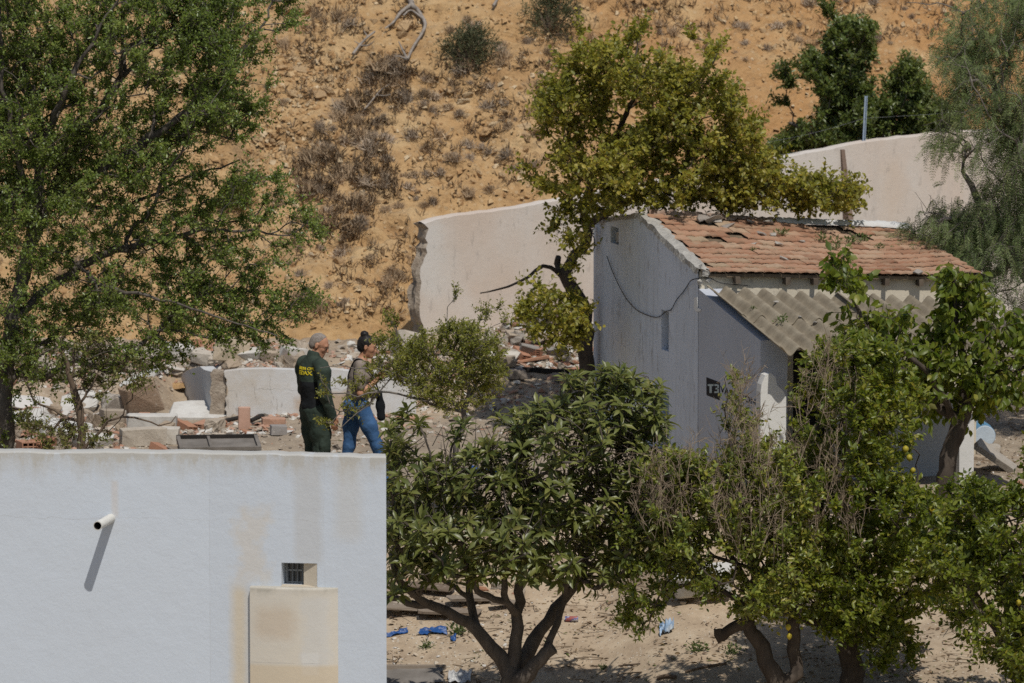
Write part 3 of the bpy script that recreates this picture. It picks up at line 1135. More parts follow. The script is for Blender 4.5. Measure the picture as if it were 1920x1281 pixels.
# a rounded upright fin in front of the pillar
fin = MB()
sF = _s1 - .26
OF = HA + PF * sF
zz0 = hs_at(1440, 700, OF, HL)[1]
sl0, sl1 = hs_at(1426, 760, OF, HL)[0], hs_at(1474, 760, OF, HL)[0]
outline = [(sl0, ZB), (sl1, ZB), (sl1, zz0 - .26), (sl1 - .03, zz0 - .20), (sl1 - .10, zz0 - .13), (sl0 + .16, zz0 - .04), (sl0 + .11, zz0), (sl0 + .05, zz0 - .02), (sl0 + .01, zz0 - .12), (sl0, zz0 - .2)]
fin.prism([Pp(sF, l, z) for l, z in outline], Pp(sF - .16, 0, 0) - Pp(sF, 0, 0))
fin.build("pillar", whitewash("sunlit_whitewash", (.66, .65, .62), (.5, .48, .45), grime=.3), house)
cs = MB()
AMP, PER = .046, .215
def sheet(l0, l1, v0, v1, dz, slip):
    ls = np.arange(l0, l1 + 1e-6, PER / 10)
    vs = np.linspace(v0, v1, 8)
    G_ = np.zeros((len(vs), len(ls), 3))
    for i, v in enumerate(vs):
        for j, l in enumerate(ls):
            s = v * ps_len
            p = np.array([*(p0[:2] + PF * s + HL * l), pz(s) + dz - .075 * l])
            p[2] += AMP * math.sin(2 * math.pi * (l - l0) / PER + 1.2) + .006 * float(vnoise(np.array([l * 2, v * 3, slip]), 2))
            if i == 0 or i == len(vs) - 1:
                p[:2] += PF * (.012 * float(vnoise(np.array([l * 9, v, slip]), 3)))
            G_[i, j] = p
    cs.grid(G_)
    Gb = G_.copy(); Gb[..., 2] -= .009
    cs.grid(Gb[::-1])
    cs.grid(np.stack([Gb[0], G_[0]])); cs.grid(np.stack([G_[-1], Gb[-1]]))
    cs.grid(np.stack([G_[:, 0], Gb[:, 0]])); cs.grid(np.stack([Gb[:, -1], G_[:, -1]]))
sheet(0, 1.51, .44, 1.03, .0, 0)
sheet(0, 1.51, -.02, .50, .016, 1)
sheet(1.47, 2.98, .46, 1.05, .020, 2)
sheet(1.47, 2.98, -.01, .52, .036, 3)
tcs = NT("fibre_cement")
n_ = tcs.noise(4, 6, .65, tcs.coord("Position"))
cc = tcs.ramp(n_, [(.3, (.17, .14, .10)), (.55, (.26, .22, .16)), (.75, (.34, .295, .22))])
lich = tcs.ramp(tcs.noise(13, 5, .75, tcs.coord("Position")), [(.55, 0.0), (.68, .7)])
cc = tcs.mix(lich, cc, (.15, .13, .095))
cc = tcs.mix(tcs.ramp(tcs.voro(46, tcs.coord("Position")), [(.0, .55), (.12, 0.0)]), cc, (.45, .42, .36))
tcs.color(cc).rough(.95); tcs.bump(tcs.noise(50, 4, .6, tcs.coord("Position")), .5, .006)
cs.build("porch_roof", tcs.m, house, smooth=True, angle=60)
# porch beam, front low wall, end post
bm_ = MB()
q_ = lambda l, o, z: np.array([*(HA + PF * (s_p - .10 + o) + HL * l), z])
bm_.hexa([q_(.34, 0, .0 + pzw(s_p) - .17), q_(3.0, 0, pzw(s_p) - .17 - .22), q_(3.0, -.10, pzw(s_p) - .17 - .22), q_(.34, -.10, pzw(s_p) - .17), q_(.34, 0, pzw(s_p) - .09), q_(3.0, 0, pzw(s_p) - .31), q_(3.0, -.10, pzw(s_p) - .31), q_(.34, -.10, pzw(s_p) - .09)])
bm_.build("porch_beam", mottled("beam_wood", (.07, .05, .035), (.13, .1, .07), 7), house)
lo_ = MB()
O2 = HA + PF * (s_p - .9)
l0 = hs_at(1560, 860, O2, HL)[0]; l1, _ = hs_at(1797, 860, O2, HL); zt2 = hs_at(1740, 752, O2, HL)[1]
box8 = lambda a, b, f0, f1, z0, z1: [np.array([*(O2 + HL * l + PF * f), z]) for z in (z0, z1) for l, f in ((a, f1), (b, f1), (b, f0), (a, f0))]
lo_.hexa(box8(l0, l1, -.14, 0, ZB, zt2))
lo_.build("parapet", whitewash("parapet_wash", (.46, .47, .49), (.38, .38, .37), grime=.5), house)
ep = MB()
l2 = hs_at(1826, 830, O2, HL)[0]; zt3 = hs_at(1812, 778, O2, HL)[1]
O3 = HA + PF * (_s1 - .3)
l3, l4 = hs_at(1799, 830, O3, HL)[0], hs_at(1826, 830, O3, HL)[0]; zt3 = hs_at(1812, 778, O3, HL)[1]
ep.hexa([np.array([*(O3 + HL * l + PF * f), z]) for z in (ZB, zt3) for l, f in ((l3, 0), (l4, 0), (l4, -.18), (l3, -.18))])
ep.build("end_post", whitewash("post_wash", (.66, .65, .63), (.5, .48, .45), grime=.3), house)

# lettering on the porch wall
def wall_text(txt, px, py, h, mat, off, parent, sx=1.0, bold=.0):
    cu = bpy.data.curves.new("lettering", 'FONT')
    cu.body = txt
    cu.size = h / .72
    cu.extrude = .0006
    cu.offset = bold
    o = bpy.data.objects.new("lettering", cu)
    COL.objects.link(o)
    dg = bpy.context.evaluated_depsgraph_get()
    me = bpy.data.meshes.new_from_object(o.evaluated_get(dg))
    V = np.array([v.co[:] for v in me.vertices])
    F = [tuple(p.vertices) for p in me.polygons]
    bpy.data.objects.remove(o); bpy.data.curves.remove(cu); bpy.data.meshes.remove(me)
    return V * [sx, 1, 1], F


M_black = mottled("black_paint", (.012, .013, .018), (.025, .026, .03), 12)
M_whitep = mottled("white_paint", (.42, .50, .50), (.5, .57, .57), 12)
WD = np.array([*PF, 0.0]); WN = np.array([*(HN), 0.0])
def place_text(txt, px, py, hpx, mat, lift, sx, bold):
    V, F = wall_text(txt, px, py, 1.0, mat, 0, house, 1.0, bold)
    s, z = hs_at(px, py, HA + HL * IN, PF)
    h = hpx / 172.0
    P = np.array([*(HA + HL * IN + PF * s), z])
    W = P + V[:, :1] * WD * h * sx + V[:, 1:2] * np.array([0, 0, h]) + (V[:, 2:3] * 0 + 1) * WN * lift
    mm = MB(); mm.add(W, F)
    return mm.build("lettering", mat, house)
sg_ = MB()
sa, za = hs_at(1325, 741, HA + HL * IN, PF); sb, zb = hs_at(1350, 717, HA + HL * IN, PF)
PT = lambda s, z, d: np.array([*(HA + HL * IN + PF * s), z]) + WN * d
sg_.hexa([PT(sa, za, .003), PT(sb, za, .003), PT(sb, za, -.004), PT(sa, za, -.004), PT(sa - .008, zb, .003), PT(sb + .008, zb, .003), PT(sb + .008, zb, -.004), PT(sa - .008, zb, -.004)])
sgn = sg_.build("painted_sign", M_black, house)
def px_bar(mb_, x0, y0, x1, y1, lift=.006):
    P4 = [hs_at(x, y, HA + HL * IN, PF) for x, y in ((x0, y1), (x1, y1), (x1, y0), (x0, y0))]
    mb_.hexa([PT(s_, z_, d_) for s_, z_, d_ in ((P4[0][0], P4[0][1], lift), (P4[1][0], P4[1][1], lift), (P4[1][0], P4[1][1], .0035), (P4[0][0], P4[0][1], .0035),
                                             (P4[3][0], P4[3][1], lift), (P4[2][0], P4[2][1], lift), (P4[2][0], P4[2][1], .0035), (P4[3][0], P4[3][1], .0035))])
lt_ = MB()
for bar in ((1328, 720.5, 1338.6, 724), (1331.3, 724, 1335.3, 737), (1340.4, 720.5, 1346, 723.8), (1342.6, 727.4, 1346, 730.3), (1340.4, 734, 1346, 737), (1346, 721.2, 1348.7, 728), (1346, 729.6, 1348.7, 736.4)):
    px_bar(lt_, *bar)
lt_.build("lettering", M_whitep, house)
place_text("VARACION", 1351, 735, 12, M_black, .003, 2.75, .010)
place_text("MEZCLAS", 1353, 767, 11, M_black, .003, 2.7, .010)

# the cable that droops over the gable
cab = MB()
gp = lambda px, py, o=.02: (lambda sz: np.array([*(HA + HU * sz[0] + HN * o), sz[1]]))(hs_at(px, py, HA, HU))
def smooth_path(pts, n=10):
    P = np.array(pts); P = np.vstack([2 * P[0] - P[1], P, 2 * P[-1] - P[-2]])
    out = []
    for i in range(1, len(P) - 2):
        for t in np.linspace(0, 1, n, endpoint=False):
            a, b, c, d = P[i - 1:i + 3]
            out.append(.5 * ((2 * b) + (-a + c) * t + (2 * a - 5 * b + 4 * c - d) * t * t + (-a + 3 * b - 3 * c + d) * t ** 3))
    out.append(P[-2])
    return np.array(out)
M_cable = mottled("black_cable", (.015, .015, .016), (.03, .03, .03), 9, rough=.6)
path = [gp(*q) for q in ((1141, 480), (1152, 510), (1170, 548), (1188, 573), (1207, 587), (1235, 595), (1252, 584), (1262, 580), (1272, 562), (1284, 548), (1292, 536), (1306, 524, .04))]
path += [np.array([*(HA + HL * s + HF * .05), z]) for s, z in (hs_at(x_, y_, HA, HL) for x_, y_ in ((1328, 521), (1350, 530), (1400, 535)))]
cab.tube(smooth_path(path), .0055, 6).build("cable", M_cable, label="thin black cable drooping across the shaded white gable", cat="cable")
# insulator and coil at the gable's rear edge
ins = thing("insulator", gp(1118, 440, .05), "round electric insulator with coiled wire at the gable's rear edge", "insulator")
ib = MB(); c_ = gp(1119, 440, .06)
for k, (dz, r_) in enumerate(((.0, .028), (.03, .045), (.05, .03), (.08, .04))):
    ib.tube([c_ + [0, 0, dz], c_ + [0, 0, dz + .02]], r_, 10)
ib.build("body", mottled("glazed_insulator", (.35, .36, .36), (.5, .5, .5), 8, rough=.3), ins)
cb = MB(); ang = np.linspace(0, 2 * np.pi * 3, 70)
cb.tube(np.stack([c_[0] + .035 * np.cos(ang), c_[1] + .03 * np.sin(ang * .5), c_[2] - .10 + .09 * np.sin(ang)], 1), .006, 5)
cb.build("coiled_wire", M_cable, ins)

# ------------------------------------------------------------------ the ruin
YR = 65.35
ru = thing("ruined_house", (at(480, 780, YR)[0], YR, 0), "ruined low white house wall broken open above rubble", "ruin")
def cutout(name, pix, Y, th, mat, parent, lean=0.0, dirv=None, **kw):
    P = [at(x_, y_, Y) for x_, y_ in pix]
    m_ = MB(); m_.prism(P, np.array(dirv if dirv is not None else (0, th, lean)))
    return m_.build(name, mat, parent, **kw)
M_ruin = whitewash("ruin_whitewash", (.60, .61, .62), (.46, .38, .28), grime=.75, bump=.3, chips=.5, zgrime=(.63, .1, .5), cracks=[('z', .30, .2, .004, .6), ('x', -2.9, .2, .004, .5)], masks=[(float(at(548, 700, YR)[0]), float(at(700, 700, YR)[0]), -.2, .33, .12, .3, (.42, .30, .19), .85)])
cutout("front_wall", [(420, 697), (421, 706), (426, 712), (424, 720), (428, 731), (426, 742), (422, 748), (425, 760), (421, 768), (425, 772), (424, 800), (780, 800), (780, 706), (742, 702), (700, 694), (660, 697), (620, 692), (560, 694), (500, 692), (455, 693)], YR, .2, M_ruin, ru)
cutout("wall_core", [(393, 800), (393, 770), (396, 752), (393, 735), (397, 716), (394, 700), (400, 694), (419, 696), (424, 720), (421, 800)], YR + .05, .16, M_mason, ru)
m_ = MB()
c0 = at(396, 700, YR + .06); ang_ = R(13)
dv = np.array([-math.sin(ang_), math.cos(ang_)])
pl2 = [(0, -.6), (0, .52), (.5, .49), (.8, .50), (1.2, .44), (1.7, .36), (2.1, .27), (2.3, .1), (2.4, -.6)]
m_.prism([[c0[0] + dv[0] * s, c0[1] + dv[1] * s, z] for s, z in pl2], (.16, .04, 0))
m_.build("side_wall", whitewash("shaded_ruin_wash", (.56, .58, .60), (.44, .42, .38), grime=.5, chips=.3), ru)
# slanted brick slab of fallen wall, left of the opening
def slab(name, c, size, rot, mat, label, cat, group=None, rng=None, jit=.01):
    m_ = MB(); m_.box(c, size, rot_xyz(*rot), jit=jit, rng=rng or rg)
    return m_.build(name, mat, label=label, cat=cat, group=group)
# ================================================================== trees: limbs grown to the crown's tips, leaves set on twigs
def in_poly(x, y, poly):
    P = np.asarray(poly, float)
    c = np.zeros(len(x), bool)
    j = len(P) - 1
    for i in range(len(P)):
        xi, yi = P[i]; xj, yj = P[j]
        k = ((yi > y) != (yj > y)) & (x < (xj - xi) * (y - yi) / (yj - yi + 1e-12) + xi)
        c ^= k
        j = i
    return c


def crown_tips(rng, polys, Y, clump=.55, thresh=-.15, seed=1):
    """polys: (outline, count, depth); tips fill the outline's volume, thinned in clumps"""
    out = []
    for poly, n, depth in polys:
        P = np.asarray(poly, float)
        lo, hi = P.min(0), P.max(0)
        got = []
        tries = 0
        while len(got) < n and tries < 60:
            tries += 1
            xy = rng.uniform(lo, hi, (n * 3, 2))
            xy = xy[in_poly(xy[:, 0], xy[:, 1], poly)]
            dy = np.clip(rng.normal(0, .5, len(xy)), -1, 1) * depth
            p = np.array([at(a, b, Y + d) for (a, b), d in zip(xy, dy)]) if len(xy) else np.zeros((0, 3))
            if len(p):
                nz = fbm(p / clump, 2, seed)
                p = p[nz > thresh + rng.normal(0, .08, len(p))]
            got += list(p)
        out += got[:n]
    return np.array(out)


def catmull(pts, step):
    P = np.asarray(pts, float)
    if len(P) < 2: return P
    P = np.vstack([2 * P[0] - P[1], P, 2 * P[-1] - P[-2]])
    out = []
    for i in range(1, len(P) - 2):
        a, b, c, d = P[i - 1:i + 3]
        n = max(2, int(np.linalg.norm((c - b)[:3]) / step))
        for t in np.linspace(0, 1, n, endpoint=False):
            out.append(.5 * ((2 * b) + (-a + c) * t + (2 * a - 5 * b + 4 * c - d) * t * t + (-a + 3 * b - 3 * c + d) * t ** 3))
    out.append(P[-2])
    return np.array(out)


def grow(rng, limbs, tips, step=.11, alpha=.35, wob=.10, r_tip=.0035, expo=2.1, lift=.15, rmax=.05, late=()):
    """limbs: lists of (x,y,z,radius) points; the first starts at the ground, later ones start on it"""
    cap = 400000
    P = np.zeros((cap, 3)); par = np.full(cap, -1); pl = np.zeros(cap); rm = np.zeros(cap); D = np.zeros((cap, 3))
    n = 0
    for L in limbs:
        C = catmull(L, step)
        start = -1
        if n and np.linalg.norm(P[:n] - C[0, :3], axis=1).min() < .5:
            start = int(np.argmin(np.linalg.norm(P[:n] - C[0, :3], axis=1)))
            if np.linalg.norm(P[start] - C[0, :3]) < .3: C = C[1:]
        for k, c in enumerate(C):
            wv = rng.normal(0, .012, 3) if 0 < k < len(C) - 1 else 0
            P[n] = c[:3] + wv; par[n] = start; rm[n] = c[3]
            if start >= 0:
                pl[n] = pl[start] + np.linalg.norm(P[n] - P[start])
                d = P[n] - P[start]; D[n] = d / (np.linalg.norm(d) + 1e-9)
            else:
                D[n] = [0, 0, 1]
            start = n; n += 1
    n_limb = n
    root = P[0]
    order = np.argsort(np.linalg.norm(tips - root, axis=1))
    tipn = []
    ok = np.ones(cap, bool)
    base_len = np.percentile(pl[:n_limb], 30)
    for ti in order:
        t = tips[ti]
        v = P[:n] - t
        dist = np.sqrt((v * v).sum(1))
        cost = dist + alpha * pl[:n] + np.where(pl[:n] < base_len, .6, 0)
        j = int(np.argmin(cost))
        d = dist[j]
        m = max(2, int(math.ceil(d / step)))
        b = P[j] + D[j] * d * .35 + np.array([0, 0, lift * d])
        prev = j
        w = rng.normal(0, wob, (m, 3)) * d * .5
        for k in range(1, m + 1):
            u = k / m
            q = (1 - u) ** 2 * P[j] + 2 * u * (1 - u) * b + u * u * t
            if k < m: q = q + w[k - 1] * math.sin(math.pi * u)
            P[n] = q; par[n] = prev
            dd = q - P[prev]; L_ = np.linalg.norm(dd) + 1e-9
            D[n] = dd / L_; pl[n] = pl[prev] + L_
            prev = n; n += 1
        tipn.append((prev, ti))
    for Lm in late:
        C = catmull(Lm, step)
        start = int(np.argmin(np.linalg.norm(P[:n_limb] - C[0, :3], axis=1)))
        for c in C[1:]:
            P[n] = c[:3]; par[n] = start; rm[n] = c[3]; start = n; n += 1
    cnt = np.zeros(n)
    for a, _ in tipn: cnt[a] += 1
    for i in range(n - 1, 0, -1):
        if par[i] >= 0: cnt[par[i]] += cnt[i]
    r = r_tip * np.maximum(cnt, 1) ** (1 / expo)
    r = np.minimum(r, rmax)
    r = np.maximum(r, rm[:n])
    for i in range(n):
        if par[i] >= 0 and rm[i] == 0: r[i] = min(r[i], r[par[i]] * .96)
    tdir = np.zeros((len(tips), 3))
    for a, ti in tipn: tdir[ti] = D[a]
    return P[:n], par[:n], r, tdir


def branch_mesh(mb, P, par, r, tint=.5):
    n = len(P)
    kids = [[] for _ in range(n)]
    for i in range(n):
        if par[i] >= 0: kids[par[i]].append(i)
    main = [max(k, key=lambda c: r[c]) if k else -1 for k in kids]
    for i in range(n):
        if par[i] < 0 or main[par[i]] != i:
            ch = [i]
            while main[ch[-1]] >= 0: ch.append(main[ch[-1]])
            pts = P[ch]; rr = r[ch].copy()
            if par[i] >= 0:
                pts = np.vstack([P[par[i]], pts]); rr = np.concatenate([[min(r[par[i]], rr[0] * 1.25)], rr])
            if len(pts) < 2: continue
            k = 4 if rr.max() < .012 else 6 if rr.max() < .03 else 10
            if k == 10:
                rr = rr * (1 + .07 * vnoise(pts * 7, 3))
            mb.tube(pts, rr, k, tint, cap=(k > 4))


def unit(v): return v / (np.linalg.norm(v, axis=-1, keepdims=True) + 1e-9)


SHAPES = {
    # (along, across, lift), faces
    "small": (np.array([(0, 0, 0), (.45, -.5, .10), (1, 0, -.06), (.45, .5, .10)]), [(0, 1, 2), (0, 2, 3)]),
    "oval": (np.array([(0, 0, 0), (.30, -.42, .07), (.68, -.42, .05), (1, 0, -.10), (.68, .42, .05), (.30, .42, .07)]), [(0, 1, 2, 3), (0, 3, 4, 5)]),
    "long": (np.array([(0, 0, 0), (.28, -.36, .06), (.28, 0, -.01), (.28, .36, .06), (.66, -.46, .0), (.66, 0, -.07), (.66, .46, .0), (1, 0, -.26)]),
             [(0, 1, 2), (0, 2, 3), (1, 4, 5, 2), (2, 5, 6, 3), (4, 7, 5), (5, 7, 6)]),
}


def add_leaves(mb, pos, d, nrm, L, W, shape, tint, mi=0):
    T, F = SHAPES[shape]
    d = unit(d)
    side = unit(np.cross(nrm, d))
    nn = np.cross(d, side)
    V = pos[:, None, :] + T[None, :, 0:1] * (d * L[:, None])[:, None, :] + T[None, :, 1:2] * (side * W[:, None])[:, None, :] + T[None, :, 2:3] * (nn * L[:, None])[:, None, :]
    n, k = len(pos), len(T)
    base = (np.arange(n) * k)[:, None]
    groups = {}
    for f in F: groups.setdefault(len(f), []).append(f)
    tt = np.repeat(np.clip(tint, 0, 1), k)
    first = True
    for q, g in groups.items():
        g = np.array(g)
        idx = (base[:, :, None] + g[None]).reshape(-1, q)
        if first:
            mb.add(V.reshape(-1, 3), idx, tt, mi)
            off = mb.n - n * k
            first = False
        else:
            mb.F.append(idx + off); mb.M.append(np.full(len(idx), mi))


def twig_tubes(mb, A, B, r, tint=.5, mi=0):
    """many thin straight twigs at once"""
    d = unit(B - A)
    a = np.where(np.abs(d[:, 2:3]) < .9, np.array([[0, 0, 1.0]]), np.array([[1.0, 0, 0]]))
    u = unit(np.cross(d, a)); w = np.cross(d, u)
    ang = np.array([0, 2.094, 4.189])
    ring = np.cos(ang)[None, :, None] * u[:, None] + np.sin(ang)[None, :, None] * w[:, None]
    r = np.broadcast_to(np.asarray(r, float), (len(A),))
    V = np.concatenate([A[:, None] + ring * r[:, None, None], B[:, None] + ring * r[:, None, None] * .55], 1).reshape(-1, 3)
    b = (np.arange(len(A)) * 6)[:, None, None]
    f = np.array([(0, 1, 4, 3), (1, 2, 5, 4), (2, 0, 3, 5)])[None]
    mb.add(V, (b + f).reshape(-1, 4), tint, mi)


def sprays(rng, wood, leafmb, tips, tdir, centre, ntw=5, tl=(.12, .26), nl=12, L=(.04, .06), W=.5, shape="small", up=.35, rand=.9, out=.5,
           droop=.0, leaf_out=.9, tint=(.5, .22), tw_r=.0022, flat=.5, jitter=.0, tint_noise=.28, hang=.0):
    n = len(tips)
    T = np.repeat(tips, ntw, 0)
    o = unit(T - centre)
    D = unit(np.repeat(unit(tdir), ntw, 0) * .5 + o * out + np.array([0, 0, up]) + rng.normal(0, rand, (n * ntw, 3)) * .62)
    ln = rng.uniform(tl[0], tl[1], n * ntw)
    A = T - D * (ln * .25)[:, None]
    B = A + D * ln[:, None] + np.array([0, 0, -1.0]) * (droop * ln)[:, None]
    twig_tubes(wood, A, B, tw_r)
    K = np.repeat(np.arange(n * ntw), nl)
    u = (np.tile(np.arange(nl), n * ntw) + rng.random(len(K))) / nl
    u = .12 + .9 * u
    pos = A[K] + (B - A)[K] * u[:, None] + rng.normal(0, .006 + jitter, (len(K), 3))
    dd = unit((B - A)[K])
    sd = rng.normal(0, 1, (len(K), 3)); sd = unit(sd - dd * (sd * dd).sum(1)[:, None])
    ld = unit(dd * (1 - leaf_out * .6) + sd * leaf_out + np.array([0, 0, .12 - hang]))
    nr = unit(np.array([0, 0, 1.0]) * flat + sun_np * .35 + rng.normal(0, .5, (len(K), 3)))
    l = rng.uniform(L[0], L[1], len(K))
    tn = tint[0] + rng.normal(0, tint[1], len(K)) + tint_noise * fbm(pos / .5, 2, 77)
    add_leaves(leafmb, pos, ld, nr, l, l * W, shape, tn)


sun_np = np.array(sun_dir)
BARK = {}


def bark(name, c1, c2, sc=14):
    t = NT(name)
    v = t.mapping((1, 1, .35), kind="Position")
    n = t.noise(sc, 6, .7, v)
    c = t.ramp(n, [(.3, c1), (.7, c2)])
    t.color(c).rough(.95)
    t.bump(t.noise(sc * 2.2, 5, .7, v), .8, .012)
    return t.m


def LP(Y, pts):
    """a limb: (px, py, radius in m[, depth offset])"""
    return np.array([[*at(p[0], p[1], Y + (p[3] if len(p) > 3 else 0)), p[2]] for p in pts])


def tree(name, label, base_px, Y, limbs, polys, barkm, leafm, spray, seed, clump=.55, thresh=-.15, r_tip=.0035, expo=2.1, alpha=.35, group=None, crown_name="crown", cat="tree", wob=.1, lift=.15, step=.11, rmax=.05, extra=None, yoff=0.0, late=()):
    rng = np.random.default_rng(seed)
    tips = crown_tips(rng, polys, Y + yoff, clump, thresh, seed)
    P, par, r, td = grow(rng, limbs, tips, r_tip=r_tip, expo=expo, alpha=alpha, wob=wob, lift=lift, step=step, rmax=rmax, late=late)
    base = limbs[0][0][:3]
    t = thing(name, base, label, cat, group)
    wood, leaves = MB(), MB()
    branch_mesh(wood, P, par, r)
    cen = tips.mean(0)
    spray(rng, wood, leaves, tips, td, cen)
    if extra: extra(rng, t, tips, td, P, par, r, wood, leaves)
    wood.build("trunk", barkm, t, smooth=True)
    leaves.build(crown_name, leafm, t, smooth=True)
    return t, tips


B_grey = bark("grey_bark", (.06, .05, .042), (.15, .13, .11))
B_dark = bark("dark_bark", (.045, .035, .028), (.11, .088, .07))
B_pale = bark("pale_grey_bark", (.095, .082, .07), (.22, .195, .17))
B_brown = bark("brown_bark", (.085, .06, .042), (.19, .14, .10))

# ---- carob on the left
L_carob = leaf_mat("carob_leaf", [(.070, .108, .020), (.138, .200, .036), (.205, .262, .058), (.29, .33, .09)], trans=.42, rough=.36, spec=.5)
YC = 56.2
limbs = [LP(YC, [(14, 980, .10), (14, 860, .085), (10, 740, .08), (22, 600, .075), (52, 480, .07), (66, 400, .06), (72, 300, .045), (60, 160, .03)]),
         LP(YC, [(52, 480, .05), (95, 370, .045, .2), (150, 265, .035, .3), (225, 150, .026, .4), (320, 60, .015, .5)]),
         LP(YC, [(22, 600, .036), (90, 540, .03, .2), (150, 503, .026, .2), (205, 474, .02, .1), (300, 450, .013, 0), (420, 430, .009, -.1), (540, 442, .005, -.2)]),
         LP(YC, [(66, 400, .035), (30, 290, .03, -.3), (8, 170, .022, -.4), (0, 60, .012, -.4)]),
         LP(YC, [(95, 370, .03, .2), (190, 320, .024, .1), (280, 260, .02, 0), (370, 190, .014, -.1), (470, 75, .008, -.1)]),
         LP(YC, [(150, 503, .018, .2), (200, 540, .02, -.5), (300, 560, .014, -.6), (420, 600, .009, -.7), (520, 630, .006, -.8)]),
         LP(YC, [(72, 300, .03), (120, 180, .024, -.4), (180, 70, .016, -.5), (240, -30, .01, -.6)]),
         LP(YC, [(95, 370, .026, .2), (220, 390, .02, .5), (330, 340, .014, .6), (450, 300, .008, .6)])]
pol = [([(-120, -120), (330, -120), (345, 0), (420, 90), (450, 180), (420, 270), (330, 310), (345, 430), (265, 560), (120, 640), (-120, 700)], 760, 1.2),
       ([(-60, -60), (330, -60), (420, 90), (440, 180), (330, 300), (0, 430), (-60, 430)], 800, 1.0),
       ([(300, -60), (420, 0), (570, -30), (540, 60), (510, 130), (530, 190), (430, 280), (350, 230)], 190, .5),
       ([(300, 300), (430, 320), (540, 340), (600, 440), (560, 470), (440, 560), (300, 540)], 150, .5),
       ([(300, 540), (440, 540), (580, 530), (590, 560), (520, 655), (420, 640), (300, 640)], 90, .4),
       ([(0, 620), (150, 560), (330, 560), (360, 680), (240, 700), (60, 720), (0, 690)], 120, .7),
       ([(-60, 700), (40, 690), (60, 800), (30, 850), (-60, 850)], 14, .4)]
def sp_carob(rng, w, l, tips, td, cen):
    sprays(rng, w, l, tips, td, cen, ntw=8, tl=(.12, .34), nl=12, L=(.026, .046), W=.6, shape="small", tint=(.46, .2), up=.25)
tree("carob_tree", "dark green carob tree with wide spreading branches over the ruin", None, YC, limbs, pol, B_grey, L_carob, sp_carob, 11, clump=.5, thresh=-.32)

# suckers growing in front of it
L_suck = leaf_mat("sucker_leaf", [(.075, .095, .022), (.14, .16, .038), (.20, .205, .055), (.28, .24, .09)], trans=.25, rough=.4)
YS = 55.6
limbs = [LP(YS, [(150, 960, .05), (150, 850, .045), (152, 790, .04), (146, 745, .034), (126, 700, .026), (114, 640, .018)]),
         LP(YS, [(152, 790, .026), (135, 735, .02), (133, 690, .015), (140, 640, .01)]),
         LP(YS, [(150, 850, .02), (185, 810, .016), (230, 780, .012), (300, 795, .008), (330, 780, .005)]),
         LP(YS, [(152, 800, .018), (100, 770, .014), (60, 745, .01), (40, 700, .008)])]
pol = [([(40, 660), (110, 620), (200, 640), (235, 720), (210, 800), (195, 850), (100, 850), (40, 790)], 60, .4), ([(180, 690), (260, 680), (300, 720), (240, 750)], 7, .3)]
def sp_suck(rng, w, l, tips, td, cen):
    sprays(rng, w, l, tips, td, cen, ntw=5, tl=(.10, .22), nl=10, L=(.03, .05), W=.6, shape="small", tint=(.45, .25))
    A = np.repeat(tips, 4, 0); twig_tubes(w, A - rng.normal(0, .07, A.shape), A + rng.normal(0, .12, A.shape), .003)
tree("sucker_tree", "thin twiggy young carob stem beside the brick rubble", None, YS, limbs, pol, B_brown, L_suck, sp_suck, 12, clump=.3, thresh=-.1)

# ---- yellowing tree behind the house
L_fig = leaf_mat("yellowing_leaf", [(.115, .135, .022), (.215, .225, .036), (.32, .305, .052), (.48, .41, .09)], trans=.45, rough=.42)
YF = 64.6
limbs = [LP(YF, [(1098, 760, .10), (1098, 610, .092), (1090, 575, .085), (1068, 530, .08), (1050, 505, .075)]),
         LP(YF, [(1056, 515, .062), (1080, 478, .06), (1102, 450, .055), (1096, 405, .048, -.2), (1108, 340, .042, -.5), (1150, 260, .038, -.9), (1190, 170, .022, -1.2), (1195, 90, .01, -1.2)]),
         LP(YF, [(1052, 510, .045), (1046, 495, .04), (1047, 482, .036)]),
         LP(YF, [(1060, 520, .03), (1020, 500, .024, -.2), (970, 530, .015, -.3), (900, 550, .007, -.3)]),
         LP(YF, [(1098, 425, .05, -.1), (1180, 375, .04, -.6), (1280, 335, .03, -1.0), (1380, 300, .02, -1.2), (1480, 350, .012, -1.2), (1560, 370, .006, -1.2)]),
         LP(YF, [(1108, 340, .03, -.5), (1070, 270, .024, -.9), (1060, 190, .016, -1.2), (1100, 120, .008, -1.3)]),
         LP(YF, [(1150, 260, .028, -.9), (1240, 220, .022, -1.2), (1310, 160, .014, -1.3), (1345, 100, .006, -1.3)]),
         LP(YF, [(1100, 395, .02), (1050, 360, .014, -.3), (1000, 320, .006, -.4)]),
         LP(YF, [(1085, 560, .03), (1060, 580, .02, -.5), (1020, 600, .012, -.6), (1000, 640, .006, -.7)])]
pol = [([(1085, 110), (1150, 95), (1180, 45), (1225, 100), (1260, 130), (1310, 150), (1345, 75), (1350, 160), (1400, 220), (1420, 280), (1455, 330), (1400, 365), (1340, 382), (1200, 378), (1110, 400), (1065, 340), (1030, 270), (1015, 200), (1045, 160)], 480, .85), ([(1060, 60), (1230, 30), (1360, 60), (1440, 230), (1470, 310), (1400, 365), (1100, 385), (1000, 250)], 70, .7),
       ([(1400, 310), (1470, 340), (1540, 330), (1600, 360), (1590, 388), (1510, 392), (1340, 385)], 120, .5),
       ([(985, 545), (1040, 520), (1095, 560), (1108, 600), (1070, 640), (1030, 660), (995, 640), (960, 590)], 34, .5), ([(1030, 395), (1100, 390), (1105, 520), (1075, 500)], 12, .3), ([(1060, 540), (1105, 560), (1108, 640), (1070, 640)], 14, .4),
       ([(985, 300), (1030, 340), (1075, 370), (1040, 372), (995, 350)], 8, .3), ([(1040, 380), (1095, 380), (1090, 440), (1070, 440)], 6, .2)]
